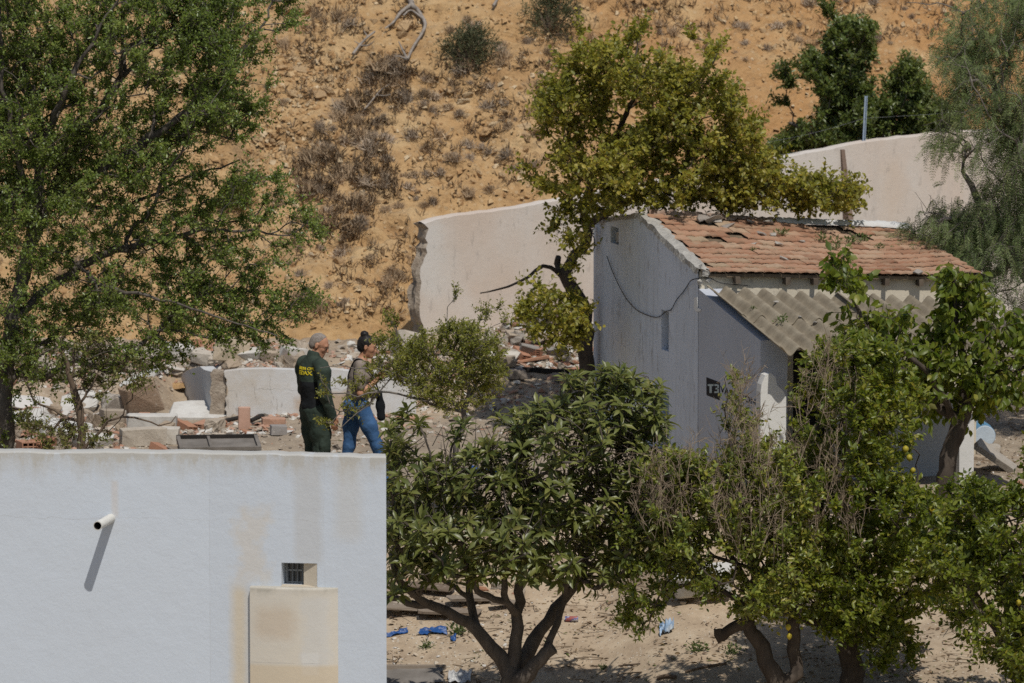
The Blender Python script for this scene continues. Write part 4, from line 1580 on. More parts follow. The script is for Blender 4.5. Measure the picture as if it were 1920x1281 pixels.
def sp_fig(rng, w, l, tips, td, cen):
    sprays(rng, w, l, tips, td, cen, ntw=6, tl=(.12, .40), nl=11, L=(.034, .074), W=.66, shape="oval", tint=(.50, .22), up=.2, flat=.35)
tree("yellowing_tree", "broad yellow-green tree with a crooked trunk behind the tiled house", None, YF, limbs, pol, B_dark, L_fig, sp_fig, 21, clump=.45, thresh=-.2, yoff=-1.25)

# ---- dark tree above the long wall
L_dark = leaf_mat("dark_glossy_leaf", [(.055, .082, .018), (.098, .138, .028), (.15, .188, .042), (.21, .23, .06)], trans=.32, rough=.38, spec=.5)
YD = 71.6
limbs = [LP(YD, [(1600, 420, .09), (1600, 330, .08), (1592, 240, .06), (1585, 150, .04), (1590, 70, .02)]),
         LP(YD, [(1600, 330, .05), (1540, 260, .035, -.3), (1480, 230, .02, -.4)]),
         LP(YD, [(1600, 300, .05), (1660, 220, .035, .2), (1700, 140, .018, .3)]),
         LP(YD, [(1600, 330, .04), (1690, 280, .03, -.3), (1760, 250, .015, -.4)])]
pol = [([(1545, 110), (1560, 60), (1600, 40), (1638, 55), (1632, 120), (1615, 150), (1650, 170), (1645, 250), (1600, 290), (1470, 298), (1445, 275), (1480, 245), (1540, 230), (1545, 180), (1500, 130), (1510, 105)], 420, .8),
       ([(1650, 190), (1680, 130), (1705, 100), (1720, 150), (1745, 200), (1800, 190), (1800, 270), (1640, 290)], 240, .6),
       ([(1545, 15), (1560, 20), (1565, 40), (1545, 42)], 4, .15), ([(1455, 150), (1475, 130), (1490, 150), (1480, 200), (1460, 200)], 9, .2)]
def sp_dark(rng, w, l, tips, td, cen):
    sprays(rng, w, l, tips, td, cen, ntw=7, tl=(.12, .26), nl=12, L=(.05, .08), W=.45, shape="small", tint=(.45, .22), up=.5, flat=.3)
tree("evergreen_tree", "dark glossy evergreen tree rising above the long wall", None, YD, limbs, pol, B_grey, L_dark, sp_dark, 31, clump=.5, thresh=-.4)

# ---- pepper tree on the right with hanging feathery leaves
L_pep = leaf_mat("feathery_leaf", [(.080, .118, .042), (.138, .192, .070), (.195, .25, .095), (.26, .28, .13)], trans=.42, rough=.5)
YP = 63.0
limbs = [LP(YP, [(2030, 900, .16), (2010, 760, .15), (1985, 640, .14), (1950, 540, .12), (1905, 490, .10), (1860, 420, .06), (1810, 330, .03)]),
         LP(YP, [(1950, 540, .09), (1940, 440, .08), (1925, 330, .065), (1900, 250, .05), (1870, 170, .035), (1800, 110, .015)]),
         LP(YP, [(1905, 490, .06), (1870, 505, .05), (1830, 530, .035), (1790, 520, .02), (1720, 505, .008)]),
         LP(YP, [(1900, 250, .035), (1850, 165, .025, -.3), (1815, 150, .016, -.4), (1790, 170, .008, -.5)]),
         LP(YP, [(1860, 420, .035), (1800, 405, .03, -.2), (1745, 420, .012, -.3)]),
         LP(YP, [(1925, 330, .05), (1960, 220, .035, .3), (1940, 90, .025, .3), (1900, 10, .012, .3)]),
         LP(YP, [(1905, 260, .03), (1865, 150, .02, .3), (1810, 25, .010, .4), (1700, 5, .004, .4)]),
         LP(YP, [(1950, 560, .05), (1890, 600, .03, -.4), (1870, 640, .012, -.5)])]
pol = [([(1755, 100), (1800, 40), (1830, -60), (2060, -60), (2060, 330), (1880, 330), (1800, 270), (1740, 300), (1765, 200)], 500, 1.1),
       ([(1860, 330), (2060, 330), (2060, 520), (1880, 500), (1830, 400)], 180, .8),
       ([(1705, 430), (1750, 380), (1830, 380), (1870, 430), (1840, 500), (1720, 510)], 130, .6), ([(1740, 470), (1850, 450), (1870, 570), (1790, 550)], 46, .5),
       ([(1860, 540), (2060, 520), (2060, 690), (1870, 670)], 70, .7)]
def sp_pep(rng, w, l, tips, td, cen):
    n = len(tips); k = 7
    T = np.repeat(tips, k, 0) + rng.normal(0, .09, (n * k, 3))
    D = unit(rng.normal(0, .55, (n * k, 3)) + np.array([-.1, -.1, -.55]) + .3 * unit(T - cen))
    ln = rng.uniform(.14, .26, n * k)
    nleaf = 11
    seg = 5
    for j in range(seg):
        a = T + D * (ln * j / seg)[:, None] + np.array([0, 0, -.55]) * (ln * (j / seg) ** 2)[:, None]
        b = T + D * (ln * (j + 1) / seg)[:, None] + np.array([0, 0, -.55]) * (ln * ((j + 1) / seg) ** 2)[:, None]
        if j % 2 == 0 or True: twig_tubes(w, a, b, .0013)
    K = np.repeat(np.arange(n * k), nleaf * 2)
    u = np.tile(np.repeat(np.arange(nleaf) + .5, 2) / nleaf, n * k)
    sgn = np.tile(np.tile([1, -1], nleaf), n * k)
    pos = T[K] + D[K] * (ln[K] * u)[:, None] + np.array([0, 0, -.55]) * (ln[K] * u * u)[:, None]
    dd = unit(D[K] + np.array([0, 0, -1.1]) * u[:, None])
    sd = unit(np.cross(dd, rng.normal(0, .4, (n * k, 3))[K] + np.array([.2, -1, .3])))
    ld = unit(dd * .75 + sd * sgn[:, None])
    L_ = rng.uniform(.030, .050, len(K)) * (1.1 - .5 * np.abs(u - .4))
    nr = unit(rng.normal(0, .45, (len(K), 3)) + sun_np)
    tn = np.repeat(rng.normal(.5, .2, n * k), nleaf * 2) + rng.normal(0, .08, len(K))
    add_leaves(l, pos, ld, nr, L_, L_ * .24, "small", tn)
    # bare curling twigs
    A = np.repeat(tips[::2], 3, 0); twig_tubes(w, A, A + unit(rng.normal(0, 1, A.shape)) * rng.uniform(.12, .4, (len(A), 1)), .004)
tree("pepper_tree", "feathery grey-green pepper tree drooping over the roof's far end", None, YP, limbs, pol, B_pale, L_pep, sp_pep, 41, clump=.6, thresh=-.12, r_tip=.0045)

# ---- large-leaved bright tree in front of the porch
L_kaki = leaf_mat("broad_bright_leaf", [(.065, .105, .010), (.115, .160, .018), (.170, .210, .028), (.27, .27, .05)], trans=.45, rough=.4, spec=.4)
YK = 56.4
limbs = [LP(YK, [(1772, 960, .095), (1775, 880, .09), (1792, 815, .088), (1806, 778, .085), (1812, 740, .065), (1815, 690, .045)]),
         LP(YK, [(1800, 790, .06), (1768, 765, .055), (1700, 700, .04), (1640, 640, .025), (1590, 540, .012)]),
         LP(YK, [(1812, 770, .06), (1832, 738, .05), (1855, 725, .04), (1900, 700, .03), (1970, 660, .015)]),
         LP(YK, [(1815, 730, .05), (1800, 640, .035), (1790, 560, .022), (1782, 500, .01)]),
         LP(YK, [(1790, 790, .04), (1740, 700, .03, -.4), (1680, 650, .018, -.6)])]
pol = [([(1568, 490), (1605, 510), (1615, 560), (1650, 590), (1720, 610), (1750, 600), (1850, 620), (1930, 620), (2040, 650), (2040, 745), (1890, 745), (1820, 775), (1730, 785), (1680, 770), (1640, 700), (1610, 650), (1590, 600)], 200, .75),
       ([(1765, 530), (1800, 490), (1835, 540), (1840, 620), (1770, 620)], 34, .35), ([(1565, 480), (1600, 490), (1610, 560), (1650, 600), (1600, 660), (1570, 600)], 9, .2),
       ([(1850, 590), (1920, 600), (1990, 640), (1860, 650)], 14, .4)]
def sp_kaki(rng, w, l, tips, td, cen):
    n = len(tips); k = 4
    T = np.repeat(tips, k, 0)
    D = unit(np.repeat(unit(td), k, 0) * .5 + rng.normal(0, .6, (n * k, 3)) + np.array([0, -.1, .35]))
    ln = rng.uniform(.12, .24, n * k)
    B = T + D * ln[:, None]
    twig_tubes(w, T, B, .004)
    m = 6
    K = np.repeat(np.arange(n * k), m)
    u = np.tile((np.arange(m) + .6) / m, n * k)
    pos = T[K] + (B - T)[K] * u[:, None]
    sd = unit(rng.normal(0, 1, (len(K), 3)))
    ld = unit(sd * .75 + D[K] * .4 + np.array([0, -.1, -.75]))
    nr = unit(sun_np * .8 + rng.normal(0, .55, (len(K), 3)))
    L_ = rng.uniform(.070, .130, len(K))
    add_leaves(l, pos, ld, nr, L_, L_ * .54, "long", rng.normal(.5, .24, len(K)))
tree("persimmon_tree", "bright green tree with large drooping leaves in front of the porch", None, YK, limbs, pol, B_dark, L_kaki, sp_kaki, 51, clump=.4, thresh=-.3)

# ---- loquat with long leathery leaves
L_loq = leaf_mat("leathery_leaf", [(.062, .080, .019), (.118, .138, .033), (.170, .186, .050), (.26, .24, .08)], trans=.25, rough=.4, spec=.5, back=2.1)
B_loq = bark('shaded_bark', (.06, .05, .042), (.155, .132, .112))
YL = 53.2
limbs = [LP(YL, [(962, 1540, .16), (960, 1380, .148), (962, 1285, .135), (958, 1262, .11)]),
         LP(YL, [(958, 1262, .085), (935, 1230, .075), (905, 1195, .066), (880, 1170, .06), (840, 1148, .052), (800, 1135, .046), (765, 1128, .036), (700, 1122, .02)]),
         LP(YL, [(893, 1182, .045, .1), (885, 1140, .042, .2), (878, 1100, .034, .3), (882, 1060, .028, .3), (900, 980, .018, .3), (890, 880, .010, .3)]),
         LP(YL, [(960, 1262, .07), (968, 1200, .065), (975, 1130, .055), (978, 1080, .042), (985, 1000, .03), (975, 900, .016), (960, 800, .006)]),
         LP(YL, [(975, 1255, .08, .1), (1000, 1205, .07, .2), (1030, 1160, .06, .3), (1060, 1120, .05, .4), (1085, 1080, .04, .4), (1110, 1000, .028, .4), (1140, 900, .016, .4), (1180, 780, .007, .4)]),
         LP(YL, [(962, 1290, .09, -.1), (990, 1262, .08, -.15), (1015, 1238, .07, -.15), (1038, 1214, .066, -.15)]),
         LP(YL, [(1022, 1225, .04, -.1), (1042, 1170, .034, 0), (1062, 1120, .028, .1), (1090, 1050, .02, .1)]),
         LP(YL, [(972, 1150, .042, -.2), (945, 1130, .036, -.3), (918, 1118, .032, -.3), (905, 1115, .03, -.3)]),
         LP(YL, [(800, 1135, .03), (770, 1110, .026, -.2), (745, 1090, .018, -.3), (735, 1040, .012, -.3)]),
         LP(YL, [(880, 1125, .026, .2), (850, 1100, .022, .3), (815, 1080, .016, .3), (790, 980, .01, .3), (780, 860, .005, .3)]),
         LP(YL, [(1060, 1120, .03, .4), (1120, 1060, .024, .6), (1180, 980, .016, .6), (1240, 880, .008, .6)])]
pol = [([(728, 800), (790, 860), (850, 850), (930, 830), (990, 770), (1050, 740), (1080, 700), (1130, 695), (1235, 705), (1255, 770), (1245, 840), (1285, 860), (1290, 910), (1270, 1000), (1215, 1050), (1150, 1110), (1060, 1095), (980, 1085), (880, 1085), (800, 1100), (735, 1125), (718, 1050), (722, 900)], 780, .8),
       ([(725, 775), (765, 765), (800, 800), (790, 860), (730, 860)], 9, .3), ([(830, 790), (870, 780), (890, 800), (850, 830)], 4, .2), ([(920, 775), (965, 765), (985, 790), (940, 810)], 4, .2),
       ([(1050, 715), (1075, 705), (1230, 695), (1240, 740), (1080, 760)], 20, .4)]
def sp_loq(rng, w, l, tips, td, cen):
    n = len(tips)
    ax = unit(unit(td) * .4 + unit(tips - cen) * .45 + np.array([0, -.05, .75]) + rng.normal(0, .22, (n, 3)))
    m = 12
    K = np.repeat(np.arange(n), m)
    u = np.tile(np.arange(m) / m, n)
    a = np.array([[0, 0, 1.0]]) + rng.normal(0, .1, (n, 3)); a = np.where(np.abs((ax * unit(a)).sum(1))[:, None] > .95, np.array([[1.0, 0, 0]]), a)
    e1 = unit(np.cross(ax, a)); e2 = np.cross(ax, e1)
    th = np.tile(np.arange(m) * 2.399, n) + rng.normal(0, .3, len(K))
    rad = e1[K] * np.cos(th)[:, None] + e2[K] * np.sin(th)[:, None]
    el = 1.05 - 1.25 * (1 - u) + rng.normal(0, .18, len(K))
    ld = unit(rad * np.cos(el)[:, None] + ax[K] * np.sin(el)[:, None])
    pos = tips[K] + ax[K] * (u * .07 - .05)[:, None]
    nr = unit(ax[K] * np.cos(el)[:, None] - rad * np.sin(el)[:, None] + rng.normal(0, .12, (len(K), 3)))
    L_ = rng.uniform(.10, .172, len(K)) * (.62 + .45 * np.sin(np.pi * np.clip(1 - u, .15, .85)))
    add_leaves(l, pos, ld, nr, L_, L_ * .34, "long", rng.normal(.46, .22, len(K)))
    # bare pale twigs inside
    s = rng.choice(n, n // 2, replace=False)
    A = np.repeat(tips[s], 3, 0); A = cen + (A - cen) * rng.uniform(.55, .98, (len(A), 1))
    twig_tubes(w, A, A + unit(rng.normal(0, .6, A.shape) + [0, -.2, .8]) * rng.uniform(.1, .32, (len(A), 1)), .0055)
tree("loquat_tree", "dark loquat tree with long leathery leaves and forked low trunk", None, YL, limbs, pol, B_loq, L_loq, sp_loq, 61, clump=.35, thresh=-.4, r_tip=.006, expo=2.2, rmax=.035, yoff=-.55)

# ---- lemon trees
L_lem = leaf_mat("lemon_leaf", [(.075, .110, .013), (.142, .185, .022), (.205, .240, .032), (.32, .30, .05)], trans=.45, rough=.36, spec=.5)
L_lem2 = leaf_mat("sunny_lemon_leaf", [(.090, .125, .018), (.165, .205, .028), (.235, .260, .040), (.34, .30, .055)], trans=.32, rough=.38, spec=.45)
M_lemon = NT("lemon_skin"); M_lemon.color(M_lemon.ramp(M_lemon.rnd(), [(0, (.30, .26, .03)), (1, (.46, .35, .03))])).rough(.45); M_lemon.bump(M_lemon.noise(120, 2, .5), .3, .002); M_lemon = M_lemon.m


def lemon(parent, c, r=.032, tilt=(0, 0)):
    m_ = MB()
    prof_l = [(-1.42, .0), (-1.30, .14), (-1.12, .28), (-.95, .55), (-.6, .86), (-.2, 1.0), (.2, 1.0), (.6, .84), (.92, .5), (1.06, .24), (1.14, .0)]
    pts = [np.array(c) + np.array([0, 0, z * r]) for z, _ in prof_l]
    m_.tube(pts, [max(1e-4, k * r) for _, k in prof_l], 12, cap=False)
    return m_.build("lemon", M_lemon, parent, smooth=True)


def dry_twigs(rng, parent, polys, Y, n, Lr, r=.0028):
    T = crown_tips(rng, polys, Y, .5, -.6, 5)[:n]
    A, B = [], []
    for p in T:
        d = np.array([rng.normal(0, .35), rng.normal(0, .35), 1.0]); d /= np.linalg.norm(d)
        l = rng.uniform(*Lr)
        q = p + d * l
        A.append(p - d * .1); B.append(q)
        for k in range(5):
            u = rng.uniform(.1, .9); s = p + d * l * u
            e = unit(d * .8 + rng.normal(0, .55, 3)); A.append(s); B.append(s + e * l * rng.uniform(.25, .6))
            s2 = s + (B[-1] - s) * .5; e2 = unit(e + rng.normal(0, .6, 3)); A.append(s2); B.append(s2 + e2 * l * .25)
    m_ = MB(); twig_tubes(m_, np.array(A), np.array(B), rng.uniform(.7, 1.2, len(A)) * r)
    return m_.build("dry_twigs", B_twig, parent)


B_twig = bark("dry_twig", (.17, .125, .085), (.33, .26, .19))


def sp_lem(ntw=6, nl=9, L=(.045, .075), tint=(.45, .22)):
    def f(rng, w, l, tips, td, cen):
        sprays(rng, w, l, tips, td, cen, ntw=ntw, tl=(.12, .28), nl=nl, L=L, W=.52, shape="oval", tint=tint, up=.45, flat=.25, rand=.85)
    return f


YA = 52.8
limbs = [LP(YA, [(1462, 1540, .14), (1462, 1350, .118), (1462, 1285, .10), (1440, 1240, .082), (1415, 1195, .075), (1405, 1172, .07), (1398, 1158, .05)]),
         LP(YA, [(1464, 1285, .075), (1492, 1262, .07), (1486, 1220, .065), (1484, 1180, .064), (1490, 1160, .06)]),
         LP(YA, [(1403, 1160, .045), (1408, 1110, .038), (1385, 1060, .03), (1340, 1000, .02), (1300, 930, .008)]),
         LP(YA, [(1406, 1150, .035), (1420, 1070, .03, -.3), (1400, 960, .02, -.4), (1370, 840, .012, -.4), (1360, 720, .004, -.4)]),
         LP(YA, [(1488, 1190, .04), (1500, 1110, .032), (1490, 1000, .024), (1500, 900, .014)]),
         LP(YA, [(1385, 1060, .02, -.2), (1320, 1040, .014, -.3), (1260, 1080, .010, -.4), (1230, 1130, .007, -.4), (1215, 1180, .004, -.4)]),
         LP(YA, [(1408, 1120, .03, .1), (1450, 1030, .025, .3), (1440, 930, .016, .4)])]
pol = [([(1330, 880), (1420, 850), (1500, 860), (1520, 960), (1510, 1080), (1480, 1160), (1400, 1150), (1330, 1110), (1260, 1060), (1200, 1080), (1170, 1000), (1200, 900), (1270, 850)], 470, .9),
       ([(1362, 770), (1374, 690), (1400, 790), (1440, 780), (1450, 860), (1350, 890)], 26, .4),
       ([(1180, 1090), (1230, 1050), (1290, 1060), (1260, 1130), (1200, 1190), (1170, 1160)], 26, .35)]
tA, tipsA = tree("lemon_tree", "lemon tree with a pruned stub and many bare twigs, before the painted porch wall", None, YA, limbs, pol, B_dark, L_lem2, sp_lem(6, 8, (.042, .07), (.45, .24)), 71, clump=.4, thresh=-.2, late=[LP(YA, [(1406, 1170, .06), (1385, 1172, .056), (1362, 1185, .052), (1350, 1196, .056), (1346, 1180, .04)])], yoff=-.45, group="lemon trees in the yard")
rgl = np.random.default_rng(9)
dry_twigs(rgl, tA, [([(1366, 760), (1380, 700), (1415, 760), (1430, 830), (1470, 900), (1480, 1050), (1400, 1060), (1330, 980), (1300, 880), (1350, 830)], 170, .6), ([(1180, 900), (1290, 860), (1300, 1020), (1200, 1000)], 70, .4)], YA - .95, 250, (.18, .42), .0028)
for px, py in ((1480, 1193), (1478, 1176), (1393, 820), (1447, 864)):
    lemon(tA, at(px, py, YA - .75), rgl.uniform(.025, .032))

YB = 53.6
limbs = [LP(YB, [(1598, 1540, .14), (1598, 1350, .122), (1600, 1260, .115), (1592, 1215, .105), (1590, 1180, .09), (1600, 1120, .06)]),
         LP(YB, [(1590, 1185, .05), (1550, 1175, .045), (1510, 1160, .035), (1480, 1150, .02)]),
         LP(YB, [(1592, 1180, .06), (1560, 1080, .045), (1540, 960, .035), (1530, 840, .022), (1540, 720, .008)]),
         LP(YB, [(1600, 1130, .05), (1630, 1020, .038), (1640, 900, .026), (1640, 760, .01)]),
         LP(YB, [(1594, 1175, .04), (1660, 1165, .034), (1720, 1150, .02), (1770, 1100, .008)]),
         LP(YB, [(1610, 1100, .03, -.3), (1680, 1000, .022, -.4), (1720, 900, .01, -.4)])]
pol = [([(1515, 700), (1530, 660), (1590, 645), (1650, 655), (1690, 690), (1730, 760), (1720, 820), (1690, 860), (1640, 900), (1560, 900), (1495, 890), (1488, 800)], 225, .9),
       ([(1480, 880), (1560, 890), (1680, 900), (1760, 950), (1770, 1090), (1730, 1150), (1680, 1190), (1620, 1200), (1560, 1185), (1490, 1150), (1480, 1000)], 400, 1.0),
       ([(1600, 1180), (1700, 1180), (1720, 1230), (1640, 1250)], 22, .4)]
tB, tipsB = tree("lemon_tree", "largest lemon tree, its sunlit crown reaching up to the corrugated porch roof", None, YB, limbs, pol, B_dark, L_lem, sp_lem(6, 9, (.045, .075), (.48, .24)), 72, clump=.42, thresh=-.2, yoff=-.45, group="lemon trees in the yard")
dry_twigs(rgl, tB, [([(1490, 720), (1560, 650), (1620, 720), (1560, 900), (1490, 880)], 60, .5), ([(1440, 860), (1620, 840), (1620, 1020), (1450, 1020)], 110, .5)], YB - 1.1, 200, (.16, .36), .0028)
for px, py in ((1698, 842), (1705, 858), (1712, 882), (1748, 956), (1682, 1096), (1537, 1103), (1570, 1060)):
    lemon(tB, at(px, py, YB - .85 - .2 * rgl.random()), rgl.uniform(.025, .032))

YE = 52.2
limbs = [LP(YE, [(1930, 1580, .12), (1925, 1400, .11), (1915, 1290, .09), (1900, 1200, .06), (1880, 1080, .035), (1870, 960, .015)]),
         LP(YE, [(1905, 1230, .05), (1840, 1140, .035), (1800, 1040, .02), (1790, 960, .008)]),
         LP(YE, [(1905, 1220, .05), (1960, 1120, .035), (1990, 1000, .02), (1980, 880, .008)])]
pol = [([(1770, 925), (1830, 910), (1890, 925), (1935, 890), (2080, 840), (2080, 1330), (1960, 1300), (1900, 1260), (1850, 1235), (1770, 1170), (1735, 1040)], 520, 1.0),
       ([(1920, 830), (1990, 820), (1990, 900), (1930, 900)], 12, .3), ([(1860, 1200), (1960, 1230), (1990, 1330), (1900, 1290)], 26, .4)]
tE, tipsE = tree("lemon_tree", "dense lemon tree cut by the picture's edge, below the blue drum", None, YE, limbs, pol, B_dark, L_lem, sp_lem(6, 9, (.045, .075), (.42, .22)), 73, clump=.45, thresh=-.18, yoff=-.45, group="lemon trees in the yard")
for px, py in ((1840, 990), (1880, 1130)):
    lemon(tE, at(px + 30, py, YE - .95), rgl.uniform(.025, .030))

# ---- light shrub whose twigs cross the two people
L_shr = leaf_mat("olive_green_leaf", [(.10, .125, .022), (.18, .20, .034), (.25, .26, .050), (.34, .32, .09)], trans=.45, rough=.42)
YH = 56.9
limbs = [LP(YH, [(850, 900, .035), (858, 830, .032), (872, 770, .028), (880, 730, .022), (860, 690, .016), (840, 640, .008)]),
         LP(YH, [(872, 770, .02), (800, 730, .016, -.1), (740, 700, .012, -.2), (690, 690, .008, -.3), (640, 688, .005, -.3), (600, 690, .0035, -.3)]),
         LP(YH, [(872, 775, .018), (790, 750, .014, -.2), (710, 735, .010, -.3), (650, 740, .007, -.4), (610, 725, .005, -.4), (600, 700, .004, -.4)]),
         LP(YH, [(876, 750, .016), (910, 700, .012, .2), (925, 660, .007, .3)]),
         LP(YH, [(860, 700, .012), (780, 660, .009, .2), (740, 620, .006, .2), (735, 600, .004, .2)]),
         LP(YH, [(740, 700, .008, -.2), (690, 760, .006, -.3), (640, 800, .004, -.4), (620, 790, .003, -.4)]),
         LP(YH, [(845, 650, .006), (835, 600, .004), (852, 560, .003)])]
pol = [([(760, 660), (800, 625), (860, 605), (910, 625), (940, 660), (935, 720), (900, 760), (840, 770), (780, 740), (735, 700)], 300, .6),
       ([(700, 640), (740, 620), (770, 660), (760, 720), (710, 720), (690, 690)], 30, .35),
       ([(640, 720), (680, 700), (715, 720), (690, 775), (645, 770)], 14, .2), ([(600, 700), (616, 700), (622, 740), (602, 740)], 3, .12), ([(700, 640), (722, 640), (712, 665)], 3, .12),
       ([(728, 592), (748, 590), (745, 625), (730, 620)], 5, .1), ([(600, 770), (625, 780), (640, 800), (610, 800)], 3, .1), ([(845, 548), (858, 548), (855, 575), (843, 575)], 2, .1), ([(885, 590), (930, 570), (960, 600), (900, 620)], 6, .2)]
def sp_shr(rng, w, l, tips, td, cen):
    sprays(rng, w, l, tips, td, cen, ntw=5, tl=(.09, .2), nl=9, L=(.028, .05), W=.42, shape="small", tint=(.5, .22), up=.4)
tree("pomegranate_shrub", "light olive-green shrub with thin twigs crossing in front of the people", None, YH, limbs, pol, B_pale, L_shr, sp_shr, 81, clump=.3, thresh=-.2, r_tip=.0028, cat="shrub", rmax=.012)
# ================================================================== the two people: solid fields meshed as smooth bodies and clothes
class Field:
    def __init__(s, lo, hi, h):
        s.lo = np.array(lo, float); s.h = h
        s.n = np.ceil((np.array(hi) - s.lo) / h).astype(int) + 1
        s.f = np.full(tuple(s.n), .3)
        s.ax = [s.lo[i] + h * np.arange(s.n[i]) for i in range(3)]

    def _sl(s, lo, hi):
        a = np.maximum(0, np.floor((np.array(lo) - s.lo) / s.h).astype(int))
        b = np.minimum(s.n, np.ceil((np.array(hi) - s.lo) / s.h).astype(int) + 1)
        sl = tuple(slice(int(x), int(max(x, y))) for x, y in zip(a, b))
        g = np.stack(np.meshgrid(*[s.ax[i][sl[i]] for i in range(3)], indexing='ij'), -1)
        return sl, g

    def _comb(s, sl, d, k, sub):
        f = s.f[sl]
        if sub:
            d = -d
            if k > 0:
                hh = np.clip(.5 - .5 * (d - f) / k, 0, 1)
                s.f[sl] = f * hh + d * (1 - hh) + k * hh * (1 - hh) if False else np.maximum(f, d)
            else: s.f[sl] = np.maximum(f, d)
            return
        if k <= 0:
            s.f[sl] = np.minimum(f, d); return
        hh = np.clip(.5 + .5 * (d - f) / k, 0, 1)
        s.f[sl] = d * (1 - hh) + f * hh - k * hh * (1 - hh)

    def cap(s, a, b, r1, r2, k=.03, flat=None, sub=False):
        """tapered limb; flat=(axis, factor) squashes it"""
        a, b = np.array(a, float), np.array(b, float)
        pad = max(r1, r2) * (1 if flat is None else max(1, 1 / flat[1])) + k + .04
        sl, g = s._sl(np.minimum(a, b) - pad, np.maximum(a, b) + pad)
        if g.size == 0: return s
        v = g - a; ba = b - a
        t = np.clip((v @ ba) / (ba @ ba + 1e-12), 0, 1)
        q = v - t[..., None] * ba
        if flat is not None:
            ax = unit(np.array(flat[0], float))
            c = q @ ax
            q = q - c[..., None] * ax * (1 - flat[1])
        s._comb(sl, np.sqrt((q * q).sum(-1)) - (r1 + (r2 - r1) * t), k, sub)
        return s

    def ell(s, c, r, k=.02, rot=None, sub=False):
        c, r = np.array(c, float), np.array(r, float)
        pad = r.max() + k + .04
        sl, g = s._sl(c - pad, c + pad)
        if g.size == 0: return s
        q = g - c
        if rot is not None: q = q @ np.asarray(rot)
        k0 = np.sqrt(((q / r) ** 2).sum(-1)); k1 = np.sqrt(((q / (r * r)) ** 2).sum(-1)) + 1e-9
        s._comb(sl, k0 * (k0 - 1) / k1, k, sub)
        return s

    def chain(s, pts, k=.03, flat=None):
        for a, b in zip(pts[:-1], pts[1:]):
            s.cap(a[:3], b[:3], a[3], b[3], k, flat)
        return s

    def cut(s, p, n):
        """throw away what lies on the side n of the plane through p"""
        g = np.stack(np.meshgrid(*s.ax, indexing='ij'), -1)
        d = (g - np.array(p)) @ unit(np.array(n, float))
        s.f = np.maximum(s.f, d)
        return s

    def folds(s, amp, scale, seed, squash=(1, 1, 1)):
        near = np.abs(s.f) < .05
        idx = np.argwhere(near)
        p = s.lo + idx * s.h
        s.f[near] += amp * fbm(p * np.array(squash) * scale, 3, seed)
        return s

    def mesh(s):
        f = s.f
        ins = f < 0
        nx, ny, nz = f.shape
        cs = [(i, j, k) for i in (0, 1) for j in (0, 1) for k in (0, 1)]
        C = {c: ins[c[0]:nx - 1 + c[0], c[1]:ny - 1 + c[1], c[2]:nz - 1 + c[2]] for c in cs}
        cnt = sum(C[c].astype(np.int8) for c in cs)
        act = (cnt > 0) & (cnt < 8)
        cell = np.argwhere(act)
        idx = np.full(act.shape, -1, np.int64)
        idx[act] = np.arange(len(cell))
        vals = {c: f[cell[:, 0] + c[0], cell[:, 1] + c[1], cell[:, 2] + c[2]] for c in cs}
        acc = np.zeros((len(cell), 3)); num = np.zeros(len(cell))
        for a in cs:
            for ax in range(3):
                if a[ax] == 1: continue
                b = list(a); b[ax] = 1; b = tuple(b)
                m = (vals[a] < 0) != (vals[b] < 0)
                t = vals[a] / (vals[a] - vals[b] + 1e-12)
                p = np.tile(np.array(a, float), (len(cell), 1)); p[:, ax] = t
                acc[m] += p[m]; num[m] += 1
        V = s.lo + (cell + acc / np.maximum(num, 1)[:, None]) * s.h
        Q = []
        for ax in range(3):
            o = [i for i in range(3) if i != ax]
            sl0 = [slice(1, None)] * 3; sl1 = [slice(1, None)] * 3
            sl0[ax] = slice(0, -1); sl1[ax] = slice(1, None)
            a_ = ins[tuple(sl0)]; b_ = ins[tuple(sl1)]
            e = np.argwhere(a_ != b_)
            e[:, o[0]] += 1; e[:, o[1]] += 1
            flip = ins[e[:, 0], e[:, 1], e[:, 2]]
            ok = (e[:, o[0]] < act.shape[o[0]]) & (e[:, o[1]] < act.shape[o[1]])
            e, flip = e[ok], flip[ok]
            def cid(d0, d1):
                q = e.copy(); q[:, o[0]] -= d0; q[:, o[1]] -= d1
                return idx[q[:, 0], q[:, 1], q[:, 2]]
            quad = np.stack([cid(1, 1), cid(0, 1), cid(0, 0), cid(1, 0)], 1)
            if ax == 1: flip = ~flip
            quad[~flip] = quad[~flip][:, ::-1]
            Q.append(quad)
        Q = np.concatenate(Q)
        Q = Q[(Q >= 0).all(1)]
        return V, Q


def place(V, root, rz):
    return V @ rotz(rz).T + np.array(root)


def cloth(name, c1, c2, sc=30, rough=.85, bump=.25):
    return mottled(name, c1, c2, sc, rough=rough, bump=bump, bdist=.004, bscale=90)


def skin(name, c1, c2):
    t = NT(name)
    t.color(t.ramp(t.noise(9, 4, .6), [(.35, c1), (.65, c2)])).rough(.55)
    t.b.inputs["Subsurface Weight"].default_value = .08
    t.b.inputs["Subsurface Radius"].default_value = (.02, .008, .004)
    t.b.inputs["Subsurface Scale"].default_value = .3
    return t.m


